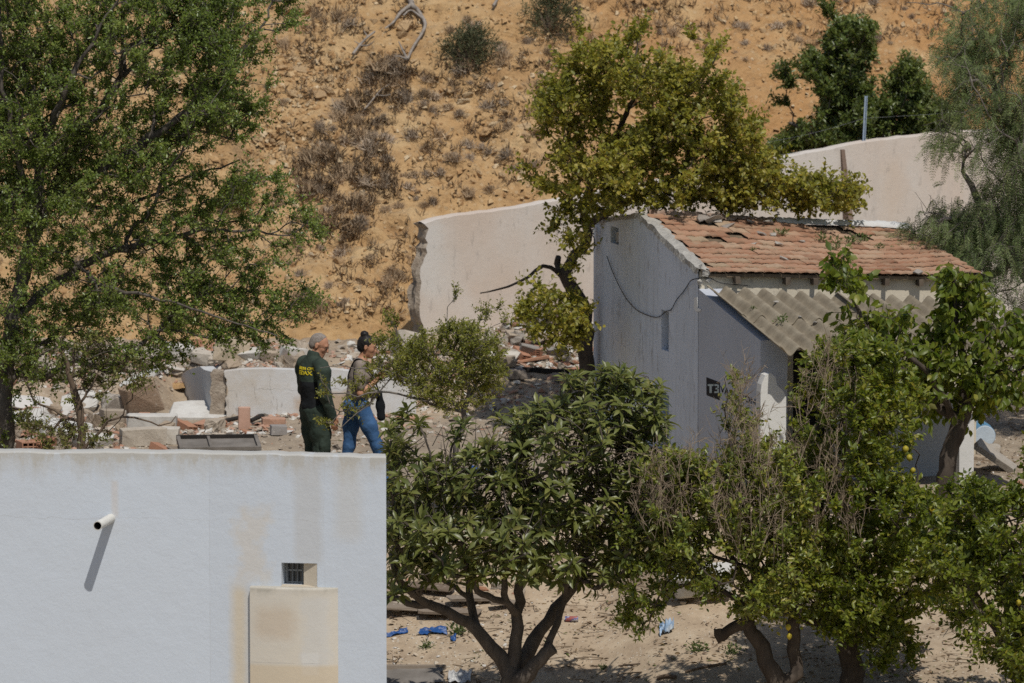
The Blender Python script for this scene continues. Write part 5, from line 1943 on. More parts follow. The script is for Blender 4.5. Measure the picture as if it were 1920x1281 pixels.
def add_hand(F, wrist, d, palm_n, L=.185, curl=.5, side=1):
    """wrist point, direction to the finger tips, normal of the palm (out of the palm); side: +1 thumb on cross(palm_n, d)"""
    w, d, n = np.array(wrist, float), unit(np.array(d, float)), np.array(palm_n, float)
    n = unit(n - d * (n @ d)); a = np.cross(n, d) * side     # towards the thumb
    pl = L * .52
    F.cap(w, w + d * pl * .9, .026, .034, .012, (n, 2.1))
    k = w + d * pl
    for i, (off, ln, r) in enumerate(((.030, .40, .0088), (.010, .46, .0092), (-.010, .43, .0088), (-.029, .34, .0078))):
        b = k + a * off - d * (.006 if i in (0, 3) else 0)
        c = curl * (1 + .15 * i)
        l = L * ln
        d1 = unit(d * math.cos(c * .5) + n * math.sin(c * .5)); d2 = unit(d * math.cos(c * 1.2) + n * math.sin(c * 1.2)); d3 = unit(d * math.cos(c * 1.8) + n * math.sin(c * 1.8))
        p1 = b + d1 * l * .46; p2 = p1 + d2 * l * .3; p3 = p2 + d3 * l * .24
        F.cap(b - d * .02, p1, r * 1.1, r, .004); F.cap(p1, p2, r, r * .93, .003); F.cap(p2, p3, r * .93, r * .8, .003)
    tb = w + d * pl * .22 + a * .024
    t1 = tb + unit(d * .75 + a * .55 + n * .25) * L * .20; t2 = t1 + unit(d * .9 + a * .15 + n * .35) * L * .17
    F.cap(tb, t1, .0125, .0105, .012); F.cap(t1, t2, .0105, .0085, .004)


def head(F, c, yaw, pitch, s=1.0, nose=1.0, ears=True):
    """a head with its centre at c; yaw 0 looks along +x, pitch down positive. Returns a mapper for head points"""
    Rm = rotz(yaw) @ np.array(Matrix.Rotation(pitch, 3, 'Y'))
    m = lambda p: np.array(c) + Rm @ (np.array(p, float) * s)
    F.ell(m((-.012, 0, .030)), np.array((.098, .077, .092)) * s, .02, Rm)
    F.ell(m((.035, 0, -.015)), np.array((.062, .062, .085)) * s, .03, Rm)
    F.ell(m((.045, 0, -.070)), np.array((.045, .047, .042)) * s, .03, Rm)       # jaw
    F.cap(m((.072, -.018, -.098)), m((.072, .018, -.098)), .018 * s, .018 * s, .025)   # chin
    F.cap(m((.080, -.04, .028)), m((.080, .04, .028)), .013 * s, .013 * s, .02)   # brow
    F.cap(m((.089, 0, .018)), m((.112 * (1 if nose <= 1 else 1.03), 0, -.026)), .008 * s, .013 * s, .012)
    F.ell(m((.098, -.012, -.030)), np.array((.011, .009, .008)) * s, .008, Rm); F.ell(m((.098, .012, -.030)), np.array((.011, .009, .008)) * s, .008, Rm)
    F.cap(m((.086, -.02, -.060)), m((.086, .02, -.060)), .0085 * s, .0085 * s, .008)
    F.cap(m((.084, -.018, -.072)), m((.084, .018, -.072)), .009 * s, .009 * s, .008)
    for sg in (-1, 1):
        F.ell(m((.055, sg * .045, -.020)), np.array((.028, .02, .025)) * s, .02, Rm)     # cheek
        F.ell(m((.088, sg * .032, .010)), np.array((.012, .015, .008)) * s, .0, Rm, sub=True)   # eye socket
        F.ell(m((.078, sg * .032, .009)), np.array((.013, .013, .012)) * s, .004, Rm)
        if ears:
            F.ell(m((-.008, sg * .080, -.004)), np.array((.020, .010, .033)) * s, .006, Rm)
            F.ell(m((-.003, sg * .090, .000)), np.array((.010, .006, .018)) * s, .0, Rm, sub=True)
    return m, Rm


def shell(F, name, mat, parent, root, rz, smooth=True, mats=None, mi=None):
    V, Q = F.mesh()
    mb = MB()
    if mi is None: mb.add(place(V, root, rz), Q)
    else:
        c = V[Q].mean(1); k = mi(c)
        b = None
        mb.add(place(V, root, rz), Q[k == 0], .5, 0)
        for j in range(1, k.max() + 1):
            mb.F.append(Q[k == j]); mb.M.append(np.full((k == j).sum(), j))
    o = mb.build(name, mats or mat, parent, smooth=smooth)
    return o, V, Q


def eyes(m, Rm, parent, root, rz, s=1.0):
    for sg in (-1, 1):
        mb = MB()
        c = place(m((.083, sg * .032, .010))[None], root, rz)[0]
        for r_, off, mi_ in ((.0105, 0, 0), (.0052, .0068, 1)):
            d = place((m((.083 + off, sg * .032, .010)))[None], root, rz)[0]
            pts = [d + np.array([0, 0, z]) * r_ * s for z in (-1, -.8, -.3, .3, .8, 1)]
            mb.tube(pts, [1e-4, .6 * r_ * s, .95 * r_ * s, .95 * r_ * s, .6 * r_ * s, 1e-4], 8, mi=mi_, cap=False)
        mb.build("eye", [mottled("eye_white", (.5, .48, .45), (.55, .53, .5), 9, rough=.3), mottled("iris", (.03, .02, .015), (.05, .035, .025), 9, rough=.3)], parent, smooth=True)


# ---- man in the dark green uniform
rootM = at(591, 930, 58.0); rootM = np.array([rootM[0], 58.0, float(gz(rootM[0], 58.0))]); rzM = R(33)
sM_ = (at(597, 627, 58.0)[2] - rootM[2]) / 1.745
man = thing("person", rootM, "grey haired man in a dark green uniform jacket with yellow lettering, looking down", "person")
H_ = .0065
def sc(p, k=None):
    return np.array(p, float) * sM_
class S(Field):
    """a field whose shapes are given for a man of unit scale"""
    pass
def man_arm(F, g, k=.03):
    # near arm hangs, hand by the thigh; far arm bent a little forward
    F.chain([(-.03, -.175, 1.425, .062 + g), (-.035, -.232, 1.36, .062 + g), (-.035, -.262, 1.13, .048 + g), (.055, -.262, .895, .036 + g)], k)
    F.chain([(-.02, .175, 1.425, .062 + g), (-.01, .228, 1.36, .062 + g), (.02, .262, 1.13, .048 + g), (.15, .235, .94, .036 + g)], k)
def man_legs(F, g, g2, k=.04):
    F.chain([(-.01, -.095, .93, .098 + g), (.005, -.105, .70, .082 + g), (.015, -.11, .50, .062 + g2), (-.005, -.115, .30, .056 + g2), (-.03, -.115, .09, .044 + g2)], k)
    F.chain([(.0, .095, .93, .098 + g), (.03, .11, .70, .082 + g), (.05, .115, .50, .062 + g2), (.04, .12, .30, .056 + g2), (.02, .12, .09, .044 + g2)], k)
B = Field((-.35, -.45, -.02), (.45, .45, 1.80), .0065)
B.chain([(.0, 0, .95, .125), (.01, 0, 1.10, .118), (-.005, 0, 1.28, .128), (-.01, 0, 1.42, .10)], .06, ((1, 0, 0), 1.12))
B.cap((-.02, -.15, 1.43), (-.02, .15, 1.43), .06, .06, .05)
man_arm(B, -.010); man_legs(B, -.012, -.008)
B.chain([(-.02, 0, 1.45, .062), (.025, 0, 1.545, .056)], .03)
mH, RmH = head(B, (.055, 0, 1.625), R(-44), R(24), 1.0)
add_hand(B, (.062, -.262, .885), (.22, .02, -.97), (.3, .95, .05), .19, .55, -1)
add_hand(B, (.155, .235, .93), (.5, -.1, -.86), (.1, -.95, .1), .19, .6, 1)
M_skinM = skin("tanned_skin", (.42, .21, .13), (.50, .27, .175))
obM, VB, QB = shell(B, "body", M_skinM, man, rootM, rzM)
eyes(mH, RmH, man, rootM, rzM)
J = Field((-.32, -.42, .78), (.40, .42, 1.58), .0065)
J.chain([(-.005, 0, .985, .150), (.015, 0, 1.08, .158), (-.005, 0, 1.22, .158), (-.02, 0, 1.36, .138), (-.02, 0, 1.44, .095)], .06, ((1, 0, 0), 1.08))
J.cap((-.025, -.16, 1.425), (-.025, .16, 1.425), .072, .072, .05)
J.cap((-.005, -.085, .965), (-.005, .085, .965), .108, .108, .04)
man_arm(J, .016, .035)
J.cap((.055, -.262, .905), (.050, -.262, .92), .052, .054, .01); J.cap((.15, .235, .95), (.145, .236, .965), .052, .054, .01)
J.chain([(-.028, 0, 1.46, .085), (-.012, 0, 1.515, .078)], .02)
J.cap((.04, 0, 1.50), (.06, 0, 1.47), .05, .04, .03)
J.folds(.012, 9, 3, (1, 1, .7)); J.folds(.005, 28, 7)
J.cut((0, 0, .90), (0, 0, -1)) if False else None
# open the collar and the cuffs
J.ell((.02, 0, 1.575), (.070, .062, .06), 0, sub=True)
M_green = cloth("dark_green_cloth", (.022, .034, .027), (.042, .060, .046), 8)
M_navy = cloth("near_black_cloth", (.006, .007, .009), (.013, .015, .018), 8)
def jm(c):
    tors = (np.abs(c[:, 1]) < .205) & (c[:, 2] < 1.245 - .05 * c[:, 0])
    belt = (c[:, 2] < 1.04) & (np.abs(c[:, 1]) < .20)
    return np.where(tors & ~((c[:, 1] < -.165) & (c[:, 0] > -.02) & (c[:, 2] < 1.2)), 1, 0)
obJ, VJ, QJ = shell(J, "jacket", M_green, man, rootM, rzM, mats=[M_green, M_navy], mi=jm)
T_m = Field((-.25, -.30, -.0), (.32, .30, 1.06), .0065)
T_m.chain([(.0, 0, .93, .132), (.0, 0, 1.01, .134)], .05, ((1, 0, 0), 1.1))
man_legs(T_m, .022, .024, .05)
T_m.cap((-.075, -.03, .93), (-.065, -.08, .84), .06, .06, .05); T_m.cap((-.065, .03, .93), (-.055, .08, .84), .06, .06, .05)
T_m.ell((.01, -.195, .58), (.07, .028, .09), .02)
T_m.folds(.014, 8, 13, (1, 1, .6)); T_m.folds(.006, 26, 9)
T_m.cut((0, 0, .075), (0, 0, -1))
shell(T_m, "trousers", cloth("green_trouser_cloth", (.020, .032, .025), (.036, .052, .040), 8), man, rootM, rzM)
for y_, x_ in ((-.115, -.03), (.12, .02)):
    bf = Field((-.2, -.3, -.03), (.32, .3, .2), .0065)
    bf.chain([(x_ - .03, y_, .045, .046), (x_ + .07, y_, .036, .044), (x_ + .19, y_ + .01, .028, .034)], .02)
    bf.cap((x_, y_, .05), (x_, y_, .14), .052, .055, .02)
    bf.cut((0, 0, -.004), (0, 0, -1))
    shell(bf, "boot", M_navy, man, rootM, rzM)
Hf = Field((-.15, -.15, 1.50), (.22, .15, 1.80), .005)
Hf.ell(mH((-.016, 0, .034)), (.0995, .0785, .0938), .01, RmH)
Hf.ell(mH((-.05, 0, -.015)), (.060, .066, .060), .02, RmH)
Hf.cut(mH((.016, 0, .07)), RmH @ np.array((.86, 0, -.42)))
Hf.cut(mH((.0, 0, -.062)), RmH @ np.array((.12, 0, -1)))
Hf.cut(mH((-.006, 0, -.0)), RmH @ np.array((.95, 0, -.55)))
for sg in (-1, 1):
    Hf.ell(mH((-.006, sg * .082, -.004)), (.030, .022, .042), 0, RmH, sub=True)
Hf.folds(.0012, 60, 5)
shell(Hf, "hair", cloth("grey_hair", (.17, .135, .11), (.31, .28, .26), 45), man, rootM, rzM)
gl = MB()
for sg in (-1, 1):
    gl.tube(place(np.array([mH((.092, sg * .055, .016)), mH((.04, sg * .078, .018)), mH((-.005, sg * .084, .012))]), rootM, rzM), .0022, 5)
    a_ = np.linspace(0, 2 * np.pi, 13)
    gl.tube(place(np.array([mH((.098, sg * .033 + .021 * math.cos(t), .006 + .015 * math.sin(t))) for t in a_]), rootM, rzM), .0018, 4, cap=False)
gl.tube(place(np.array([mH((.104, -.012, .010)), mH((.106, 0, .013)), mH((.104, .012, .010))]), rootM, rzM), .0018, 4)
gl.build("glasses", M_dark, man)
# yellow lettering laid on the back of the jacket
bvh = BVHTree.FromPolygons([Vector(v) for v in VJ], [tuple(q) for q in QJ.tolist()])
M_yellow = mottled("yellow_print", (.62, .50, .02), (.72, .60, .04), 20)
lt = MB()
for txt, z0, hgt, wid in (("GUARDIA CIVIL", 1.378, .030, .27), ("TEDAX", 1.325, .043, .20)):
    V, Fx = wall_text(txt, 0, 0, 1.0, None, 0, None, 1.0, .012)
    x0, x1 = V[:, 0].min(), V[:, 0].max()
    keep = V[:, 2] > 0
    W = []
    for v in V:
        yy = -((v[0] - x0) / (x1 - x0) - .5) * wid - .025; zz = z0 + v[1] * hgt
        hit = bvh.ray_cast(Vector((-.5, yy, zz)), Vector((1, 0, 0)))
        W.append([(hit[0].x if hit[0] else -.15) - (.006 if v[2] > 0 else .003), yy, zz])
    lt.add(place(np.array(W), rootM, rzM), Fx)
lt.build("lettering", M_yellow, man)

# ---- woman in jeans, stepping to the right, her forearm raised
rootW = at(676, 921, 58.4); rootW = np.array([rootW[0], 58.4, float(gz(rootW[0], 58.4))]); rzW = R(2)
wom = thing("person", rootW, "dark haired woman with a bun, taupe top and blue jeans, stepping through the rubble", "person")
def wom_legs(F, g, k=.035):
    F.chain([(-.05, .075, .90, .098 + g), (-.10, .075, .68, .080 + g), (-.12, .072, .47, .056 + g), (-.16, .07, .27, .050 + g), (-.20, .07, .09, .038 + g)], k)
    F.chain([(-.0, -.075, .90, .098 + g), (.09, -.08, .70, .080 + g), (.18, -.08, .48, .056 + g), (.23, -.08, .28, .050 + g), (.285, -.08, .09, .038 + g)], k)
def wom_arm(F, g, k=.02, fore=True):
    F.chain([(.0, -.155, 1.345, .050 + g), (-.012, -.195, 1.26, .046 + g), (-.005, -.215, 1.06, .036 + g)], k)
    F.chain([(.0, .155, 1.345, .050 + g), (.04, .195, 1.26, .046 + g), (.08, .205, 1.08, .036 + g)], k)
    if fore:
        F.chain([(-.005, -.215, 1.06, .037 + g), (.10, -.16, 1.13, .034 + g), (.175, -.10, 1.20, .026 + g)], k)
        F.chain([(.08, .205, 1.08, .037 + g), (.16, .13, 1.15, .033 + g), (.20, .06, 1.22, .026 + g)], k)
B = Field((-.40, -.36, -.02), (.50, .36, 1.72), .0065)
B.chain([(-.035, 0, .95, .125), (-.02, 0, 1.08, .098), (.0, 0, 1.22, .108), (.01, 0, 1.35, .080)], .06, ((1, 0, 0), 1.15))
B.cap((.0, -.13, 1.36), (.0, .13, 1.36), .046, .046, .05)
wom_arm(B, -.006); wom_legs(B, -.008)
B.chain([(.01, 0, 1.37, .05), (.045, 0, 1.465, .046)], .03)
mW, RmW = head(B, (.075, 0, 1.54), R(-6), R(14), .94)
add_hand(B, (.18, -.095, 1.205), (.75, .25, .6), (-.2, .9, .3), .165, .9, 1)
add_hand(B, (.205, .055, 1.225), (.7, -.3, .6), (-.2, -.9, .3), .165, .9, -1)
shell(B, "body", skin("warm_skin", (.40, .20, .12), (.48, .255, .16)), wom, rootW, rzW)
eyes(mW, RmW, wom, rootW, rzW, .94)
Tp = Field((-.28, -.30, .90), (.32, .30, 1.45), .0065)
Tp.chain([(-.035, 0, 1.0, .136), (-.018, 0, 1.09, .118), (.005, 0, 1.22, .124), (.01, 0, 1.35, .088)], .06, ((1, 0, 0), 1.1))
Tp.cap((.0, -.14, 1.355), (.0, .14, 1.355), .057, .057, .05)
Tp.ell((.085, -.06, 1.22), (.06, .065, .06), .04); Tp.ell((.085, .06, 1.22), (.06, .065, .06), .04)
Tp.chain([(.0, -.155, 1.345, .060), (-.012, -.195, 1.26, .058), (-.008, -.208, 1.14, .055)], .02); Tp.chain([(.0, .155, 1.345, .06), (.04, .195, 1.26, .058), (.065, .20, 1.15, .055)], .02)
Tp.folds(.010, 10, 5, (1, 1, .7)); Tp.folds(.004, 30, 8)
Tp.ell((.06, 0, 1.435), (.085, .085, .055), 0, sub=True)
Tp.cut((0, 0, .955), (.12, 0, -1))
M_taupe = cloth("taupe_cloth", (.20, .165, .14), (.27, .225, .195), 9)
shell(Tp, "top", M_taupe, wom, rootW, rzW)
Jn = Field((-.34, -.26, -.02), (.44, .26, 1.06), .0065)
Jn.chain([(-.035, 0, .93, .128), (-.03, 0, 1.0, .120)], .05, ((1, 0, 0), 1.12))
Jn.ell((-.105, -.065, .90), (.078, .078, .09), .04); Jn.ell((-.115, .065, .90), (.078, .078, .09), .04)
wom_legs(Jn, .006)
Jn.folds(.006, 14, 15, (1, 1, .6)); Jn.folds(.003, 36, 4)
Jn.cut((0, 0, .075), (0, 0, -1)); Jn.cut((0, 0, 1.02), (0, 0, 1))
M_denim = cloth("blue_denim", (.03, .085, .20), (.065, .145, .30), 7)
shell(Jn, "jeans", M_denim, wom, rootW, rzW)
for (x_, y_) in ((-.205, .07), (.285, -.08)):
    bf = Field((-.4, -.3, -.03), (.55, .3, .2), .0065)
    bf.chain([(x_ - .02, y_, .04, .038), (x_ + .06, y_, .032, .038), (x_ + .15, y_, .026, .03)], .02)
    bf.cap((x_, y_, .05), (x_, y_, .085), .042, .042, .02)
    bf.cut((0, 0, -.004), (0, 0, -1))
    shell(bf, "shoe", M_navy, wom, rootW, rzW)
Hf = Field((-.20, -.14, 1.40), (.22, .14, 1.75), .005)
Hf.ell(mW((-.018, 0, .036)), np.array((.103, .082, .0975)) * .96, .01, RmW)
Hf.ell(mW((-.055, 0, -.02)), np.array((.058, .066, .060)) * .96, .02, RmW)
Hf.cut(mW((.050, 0, .066)), RmW @ np.array((.80, 0, -.5)))
Hf.cut(mW((.0, 0, -.068)), RmW @ np.array((.2, 0, -1)))
Hf.cut(mW((.030, 0, -.0)), RmW @ np.array((.95, 0, -.5)))
Hf.ell(mW((-.062, 0, .128)), (.046, .046, .040), .012, RmW)
Hf.folds(.004, 45, 5)
shell(Hf, "hair", cloth("black_hair", (.010, .009, .009), (.024, .021, .020), 50, rough=.5), wom, rootW, rzW)
# the dark shoulder bag she carries on the far side
bag = thing("shoulder_bag", place(np.array([[.25, -.02, .62]]), rootW, rzW)[0], "black shoulder bag hanging in front of the woman's hip", "bag")
bf = Field((.05, -.2, .5), (.5, .2, 1.1), .008)
bf.chain([(.20, .03, 1.02, .035), (.215, .05, .90, .042), (.225, .05, .78, .045)], .04, ((0, 1, 0), 1.5))
bf.folds(.008, 12, 3)
V_, Q_ = bf.mesh(); MB().add(place(V_, rootW, rzW), Q_).build("pouch", M_navy, bag, smooth=True)
MB().tube(smooth_path(place(np.array([(.21, -.02, 1.03), (.14, -.125, 1.22), (.06, -.145, 1.36), (.0, -.12, 1.415), (-.07, -.06, 1.38), (-.13, .02, 1.18), (-.02, .15, 1.02), (.16, .07, .98)]), rootW, rzW)), .009, 6).build("strap", M_navy, bag, smooth=True)
# ================================================================== rubble, stones, dry plants and litter
import bmesh


def hull_mesh(name, pts, mat, bevel=0.0, noise_amp=0.0, sub=0, seed=0, tint=.5):
    bm = bmesh.new()
    for p in pts: bm.verts.new([float(v) for v in p])
    res = bmesh.ops.convex_hull(bm, input=list(bm.verts))
    dead = [g for g in res['geom_interior'] + res['geom_unused'] if isinstance(g, bmesh.types.BMVert)]
    if dead: bmesh.ops.delete(bm, geom=list(set(dead)), context='VERTS')
    bmesh.ops.dissolve_limit(bm, angle_limit=R(9), verts=bm.verts[:], edges=bm.edges[:])
    if bevel > 0:
        bmesh.ops.bevel(bm, geom=bm.edges[:], offset=bevel, segments=1, affect='EDGES', clamp_overlap=True)
    if sub:
        bmesh.ops.triangulate(bm, faces=bm.faces[:])
        bmesh.ops.subdivide_edges(bm, edges=bm.edges[:], cuts=sub, use_grid_fill=True)
        co = np.array([v.co[:] for v in bm.verts])
        nz = fbm(co * 9 + seed, 3, seed)
        c = co.mean(0)
        for v, k in zip(bm.verts, nz):
            d = v.co - Vector(c); v.co += d * float(k * noise_amp)
    bmesh.ops.recalc_face_normals(bm, faces=bm.faces[:])
    me = bpy.data.meshes.new(name)
    bm.to_mesh(me); bm.free()
    zmin = min(v.co.z for v in me.vertices)
    for v in me.vertices: v.co.z -= zmin
    for m_ in (mat if isinstance(mat, list) else [mat]): me.materials.append(m_)
    return me


def obj_var(name, cols, sc=8, bump=.6, bd=.012, rough=.93):
    t = NT(name)
    r = t.rnd()
    c = t.ramp(r, [(i / (len(cols) - 1), k) for i, k in enumerate(cols)])
    n = t.noise(sc, 6, .7)
    c = t.mix(t.ramp(n, [(.42, 0.0), (.70, .6)]), c, t.mix(.55, c, (.16, .12, .085)))
    c = t.mix(t.ramp(t.noise(sc * 2.7, 4, .6), [(.60, 0.0), (.75, .35)]), c, (.58, .54, .48))
    t.color(c).rough(rough)
    t.bump(t.noise(sc * 4, 5, .65), bump, bd)
    return t.m


M_block = obj_var("broken_mortar", [(.30, .24, .18), (.42, .36, .29), (.36, .28, .20), (.50, .45, .38), (.33, .30, .265)])
M_brick = obj_var("hollow_brick_clay", [(.36, .17, .10), (.44, .24, .16), (.40, .20, .12), (.46, .28, .20)], 10, .4)
M_flake = obj_var("plaster_flake", [(.58, .57, .54), (.54, .50, .44), (.62, .62, .62)], 6, .3)
M_stone = obj_var("hill_stone_skin", [(.44, .30, .165), (.38, .25, .13), (.50, .37, .22), (.46, .29, .14), (.52, .42, .28)], 7, .6, .02)
M_wood = obj_var("weathered_board", [(.16, .12, .09), (.21, .165, .125), (.25, .21, .17)], 6, .4)
M_greyboard = mottled("grey_board", (.135, .12, .105), (.22, .20, .18), 5, bump=.5)
rgo = np.random.default_rng(77)


def link_mesh(name, me, loc, rot=(0, 0, 0), scale=1.0, label=None, cat=None, group=None):
    o = bpy.data.objects.new(name, me)
    o.location = [float(v) for v in loc]; o.rotation_euler = rot
    o.scale = (scale,) * 3 if np.ndim(scale) == 0 else scale
    return put(o, None, label, cat, group)


def rand_hull(k, sx, sy, sz, seed):
    r_ = np.random.default_rng(seed)
    p = r_.uniform(-1, 1, (k, 3)); p /= np.maximum(np.abs(p).max(1)[:, None], .35)
    return p * np.array([sx, sy, sz]) * r_.uniform(.75, 1, (k, 1))


chunk_me = [hull_mesh("mortar_chunk", rand_hull(14 + i, .5, .42 - .03 * (i % 3), .30 + .04 * (i % 4), 100 + i), M_block, .03, .25, 2, i) for i in range(7)]
frag_me = [hull_mesh("brick_fragment", rand_hull(40, .5, .26, .17, 200 + i) * [1, 1, 1], M_brick, .015, .05, 1, i) for i in range(4)]
flake_me = [hull_mesh("plaster_piece", rand_hull(16, .5, .36, .06, 300 + i), M_flake, .01, .06, 1, i) for i in range(4)]
stone_me = [hull_mesh("hill_stone", rand_hull(13 + i, .5, .42, .36, 400 + i), M_stone, .05, .22, 2, i) for i in range(7)]


def hollow_brick_mesh(L=.26, W=.13, Hh=.085, nx=2, nz=3, t=.009):
    """holes run along its length; the hollow end faces -y"""
    mb = MB()
    # outer walls and webs as upright plates, cross webs butt between them
    xs = np.linspace(-W / 2, W / 2 - t, nx + 1)
    for x in xs: mb.box((x + t / 2, 0, Hh * nz / 6 * 1.0), (t, L, Hh * nz / 3))
    zz = np.linspace(0, Hh * nz / 3 - t, nz + 1)
    for a, b in zip(xs[:-1], xs[1:]):
        for z in zz: mb.box(((a + t + b) / 2, 0, z + t / 2), (b - a - t, L - .003, t))
    mb.box((0, L * .38, Hh * nz / 6), (W * .96, .006, Hh * nz / 3 * .96), mi=1)
    o = mb.build("hollow_brick", [M_brick, M_dark], at_base=False)
    me = o.data
    bpy.data.objects.remove(o)
    return me


hb_small, hb_large = hollow_brick_mesh(), hollow_brick_mesh(.28, .20, .15, 3, 3, .010)
gr_hb = "hollow bricks among the rubble"
HBL = "terracotta hollow brick showing its square holes in the rubble"
first = True
for me, px, py, rz, tilt in ((hb_small, 328, 798, .3, 0), (hb_small, 381, 803, -.5, .1), (hb_small, 414, 801, .15, 0), (hb_small, 271, 787, .05, 0), (hb_large, 52, 850, .35, 0), (hb_large, 80, 846, -.6, .2),
                            (hb_small, 398, 664, -.7, .5), (hb_small, 540, 678, .2, .1), (hb_small, 300, 848, .9, .3), (hb_small, 975, 668, .6, .4), (hb_small, 1010, 660, -.3, .2), (hb_small, 350, 806, .6, .2)):
    p = on_ground(px, py)
    link_mesh("hollow_brick", me, p - [0, 0, .01], (tilt, tilt * .5, rz), 1.0, HBL, "brick", gr_hb)


def slab_obj(name, label, cat, px, py, size, rot=(0, 0, 0), mat=None, dz=0.0, group=None, jit=.02, seed=1, hullk=0):
    r_ = np.random.default_rng(seed)
    sx, sy, sz = [v / 2 for v in size]
    c = np.array([(a * sx, b * sy, d * sz) for a in (-1, 1) for b in (-1, 1) for d in (-1, 1)])
    extra = np.array([(r_.uniform(-.9, .9) * sx, s * sy * 1.06, d * sz) for s in (-1, 1) for d in (-1, 1) for _ in range(2)] + [(s * sx * 1.06, r_.uniform(-.9, .9) * sy, d * sz) for s in (-1, 1) for d in (-1, 1)])
    me = hull_mesh(name, np.vstack([c, extra]) + r_.normal(0, jit, (8 + len(extra), 3)) * [1, 1, .35], mat or M_block, min(size) * .06)
    p = on_ground(px, py)
    return link_mesh(name, me, p + [0, 0, dz], rot, 1.0, label, cat, group)


# --- the ruin's own rubble, piece by piece
slab_obj("fallen_wall", "tilted slab of brick wall with pale mortar edge left of the ruin", "wall fragment", 270, 775, (.42, .16, .38), (.25, -.28, .3), obj_var("brown_masonry", [(.30, .215, .15), (.33, .24, .17)], 9, .9), .0, seed=4)
slab_obj("mortar_slab", "pale mortar slab leaning on top of the tilted brick wall piece", "slab", 268, 745, (.50, .22, .06), (.1, -.50, .25), M_flake, .20, seed=5)
slab_obj("plaster_slab", "large clean white plaster slab lying flat before the ruin wall", "slab", 378, 785, (.72, .50, .07), (.30, 0, .05), M_flake, .04, seed=6)
slab_obj("upright_brick", "smooth pink brick standing on end before the white ruin wall", "brick", 458, 805, (.135, .09, .26), (.02, 0, .1), obj_var("pink_brick", [(.50, .31, .23), (.52, .33, .25)], 6, .2), 0, jit=.003, seed=2)
slab_obj("concrete_beam", "long pale concrete beam lying in front of the ruin, upper one", "beam", 285, 806, (.56, .24, .17), (.03, .02, .06), M_flake, 0, jit=.012, seed=8)
slab_obj("concrete_beam", "longest pale concrete block at the very front of the ruin rubble", "beam", 268, 836, (.50, .24, .19), (0, -.03, .22), M_block, 0, jit=.012, seed=9)
slab_obj("concrete_block", "squarish pale block beside the long front concrete block", "block", 318, 832, (.20, .2, .18), (0, .05, -.1), M_flake, 0, jit=.012, seed=10)
slab_obj("concrete_block", "pale block behind the front beams, next to the thin carob stem", "block", 212, 800, (.28, .2, .2), (0, .05, .2), M_block, 0, jit=.015, seed=11)
slab_obj("concrete_lump", "big grey-tan concrete lump crowning the rubble heap", "lump", 437, 678, (.40, .24, .24), (.05, .1, .2), obj_var("tan_concrete", [(.44, .36, .26), (.46, .38, .28)], 7, .8), 0, jit=.04, seed=12)
slab_obj("concrete_lump", "pale lump of concrete on the rubble, under the carob's lowest twigs", "lump", 385, 685, (.32, .2, .16), (0, .15, -.3), M_block, 0, jit=.03, seed=13)
slab_obj("block_pile_top", "pinkish block with torn side between the hollow bricks on the heap", "block", 550, 676, (.30, .2, .13), (0, .1, .2), M_flake, .02, jit=.02, seed=14)
slab_obj("brick_slab", "red brick slab lying left of the man in uniform", "brick slab", 513, 800, (.27, .16, .10), (.02, .02, .1), M_brick, 0, jit=.006, seed=15)
slab_obj("grey_block", "grey concrete block in front of the red brick slab", "block", 522, 816, (.19, .15, .11), (0, .03, .15), obj_var("grey_concrete", [(.26, .25, .24), (.3, .28, .27)], 8), 0, jit=.008, seed=16)
slab_obj("boulder", "large pale boulder with a shaded flank behind the shrub", "boulder", 762, 672, (.34, .3, .30), (0, .2, .3), obj_var("pale_boulder", [(.46, .41, .35), (.48, .43, .36)], 5, .7), 0, jit=.05, seed=17)
slab_obj("white_sheet", "thin white panel tilted on a grey block right of the shrub", "panel", 945, 684, (.34, .22, .03), (.35, .12, -.25), M_flake, .10, jit=.01, seed=18)
slab_obj("support_block", "squat block of masonry carrying the thin white panel", "block", 945, 688, (.28, .2, .13), (0, 0, .05), M_block, 0, jit=.012, seed=19)
slab_obj("grey_block", "grey block with a dark side lying on the path below the white panel", "block", 968, 710, (.20, .16, .11), (0, .02, .3), obj_var("grey_concrete_dark", [(.22, .19, .16), (.26, .22, .19)], 8), 0, jit=.01, seed=20)
slab_obj("charred_beam", "thin dark beam stretched along the rubble foot before the long wall", "beam", 1022, 700, (.58, .05, .06), (0, .05, -.06), M_dark, .0, jit=.004, seed=21)
slab_obj("white_fragment", "bright white plaster fragment standing up by the house's rear corner", "fragment", 1086, 648, (.19, .08, .17), (.1, .3, .2), M_flake, 0, jit=.02, seed=22)
slab_obj("grey_slab", "grey slab propped up in the rubble below the hanging yellow leaves", "slab", 988, 668, (.22, .05, .15), (.5, .25, .2), obj_var("grey_slab_skin", [(.25, .235, .215), (.28, .26, .24)], 8), .0, jit=.01, seed=23)
slab_obj("grey_slab", "second grey slab leaning beside the white plaster fragment", "slab", 1048, 668, (.24, .06, .14), (.6, -.2, -.1), obj_var("grey_slab_skin_b", [(.25, .235, .215), (.3, .28, .25)], 8), 0, jit=.01, seed=24)
slab_obj("long_plank", "reddish plank lying over the rubble above the dark beam", "plank", 1000, 684, (.40, .07, .03), (0, -.14, .25), M_brick, .05, jit=.004, seed=25)
slab_obj("white_block", "white block at the house's foot just above the loquat crown", "block", 1080, 716, (.16, .14, .10), (.1, .1, .3), M_flake, 0, jit=.01, seed=26)

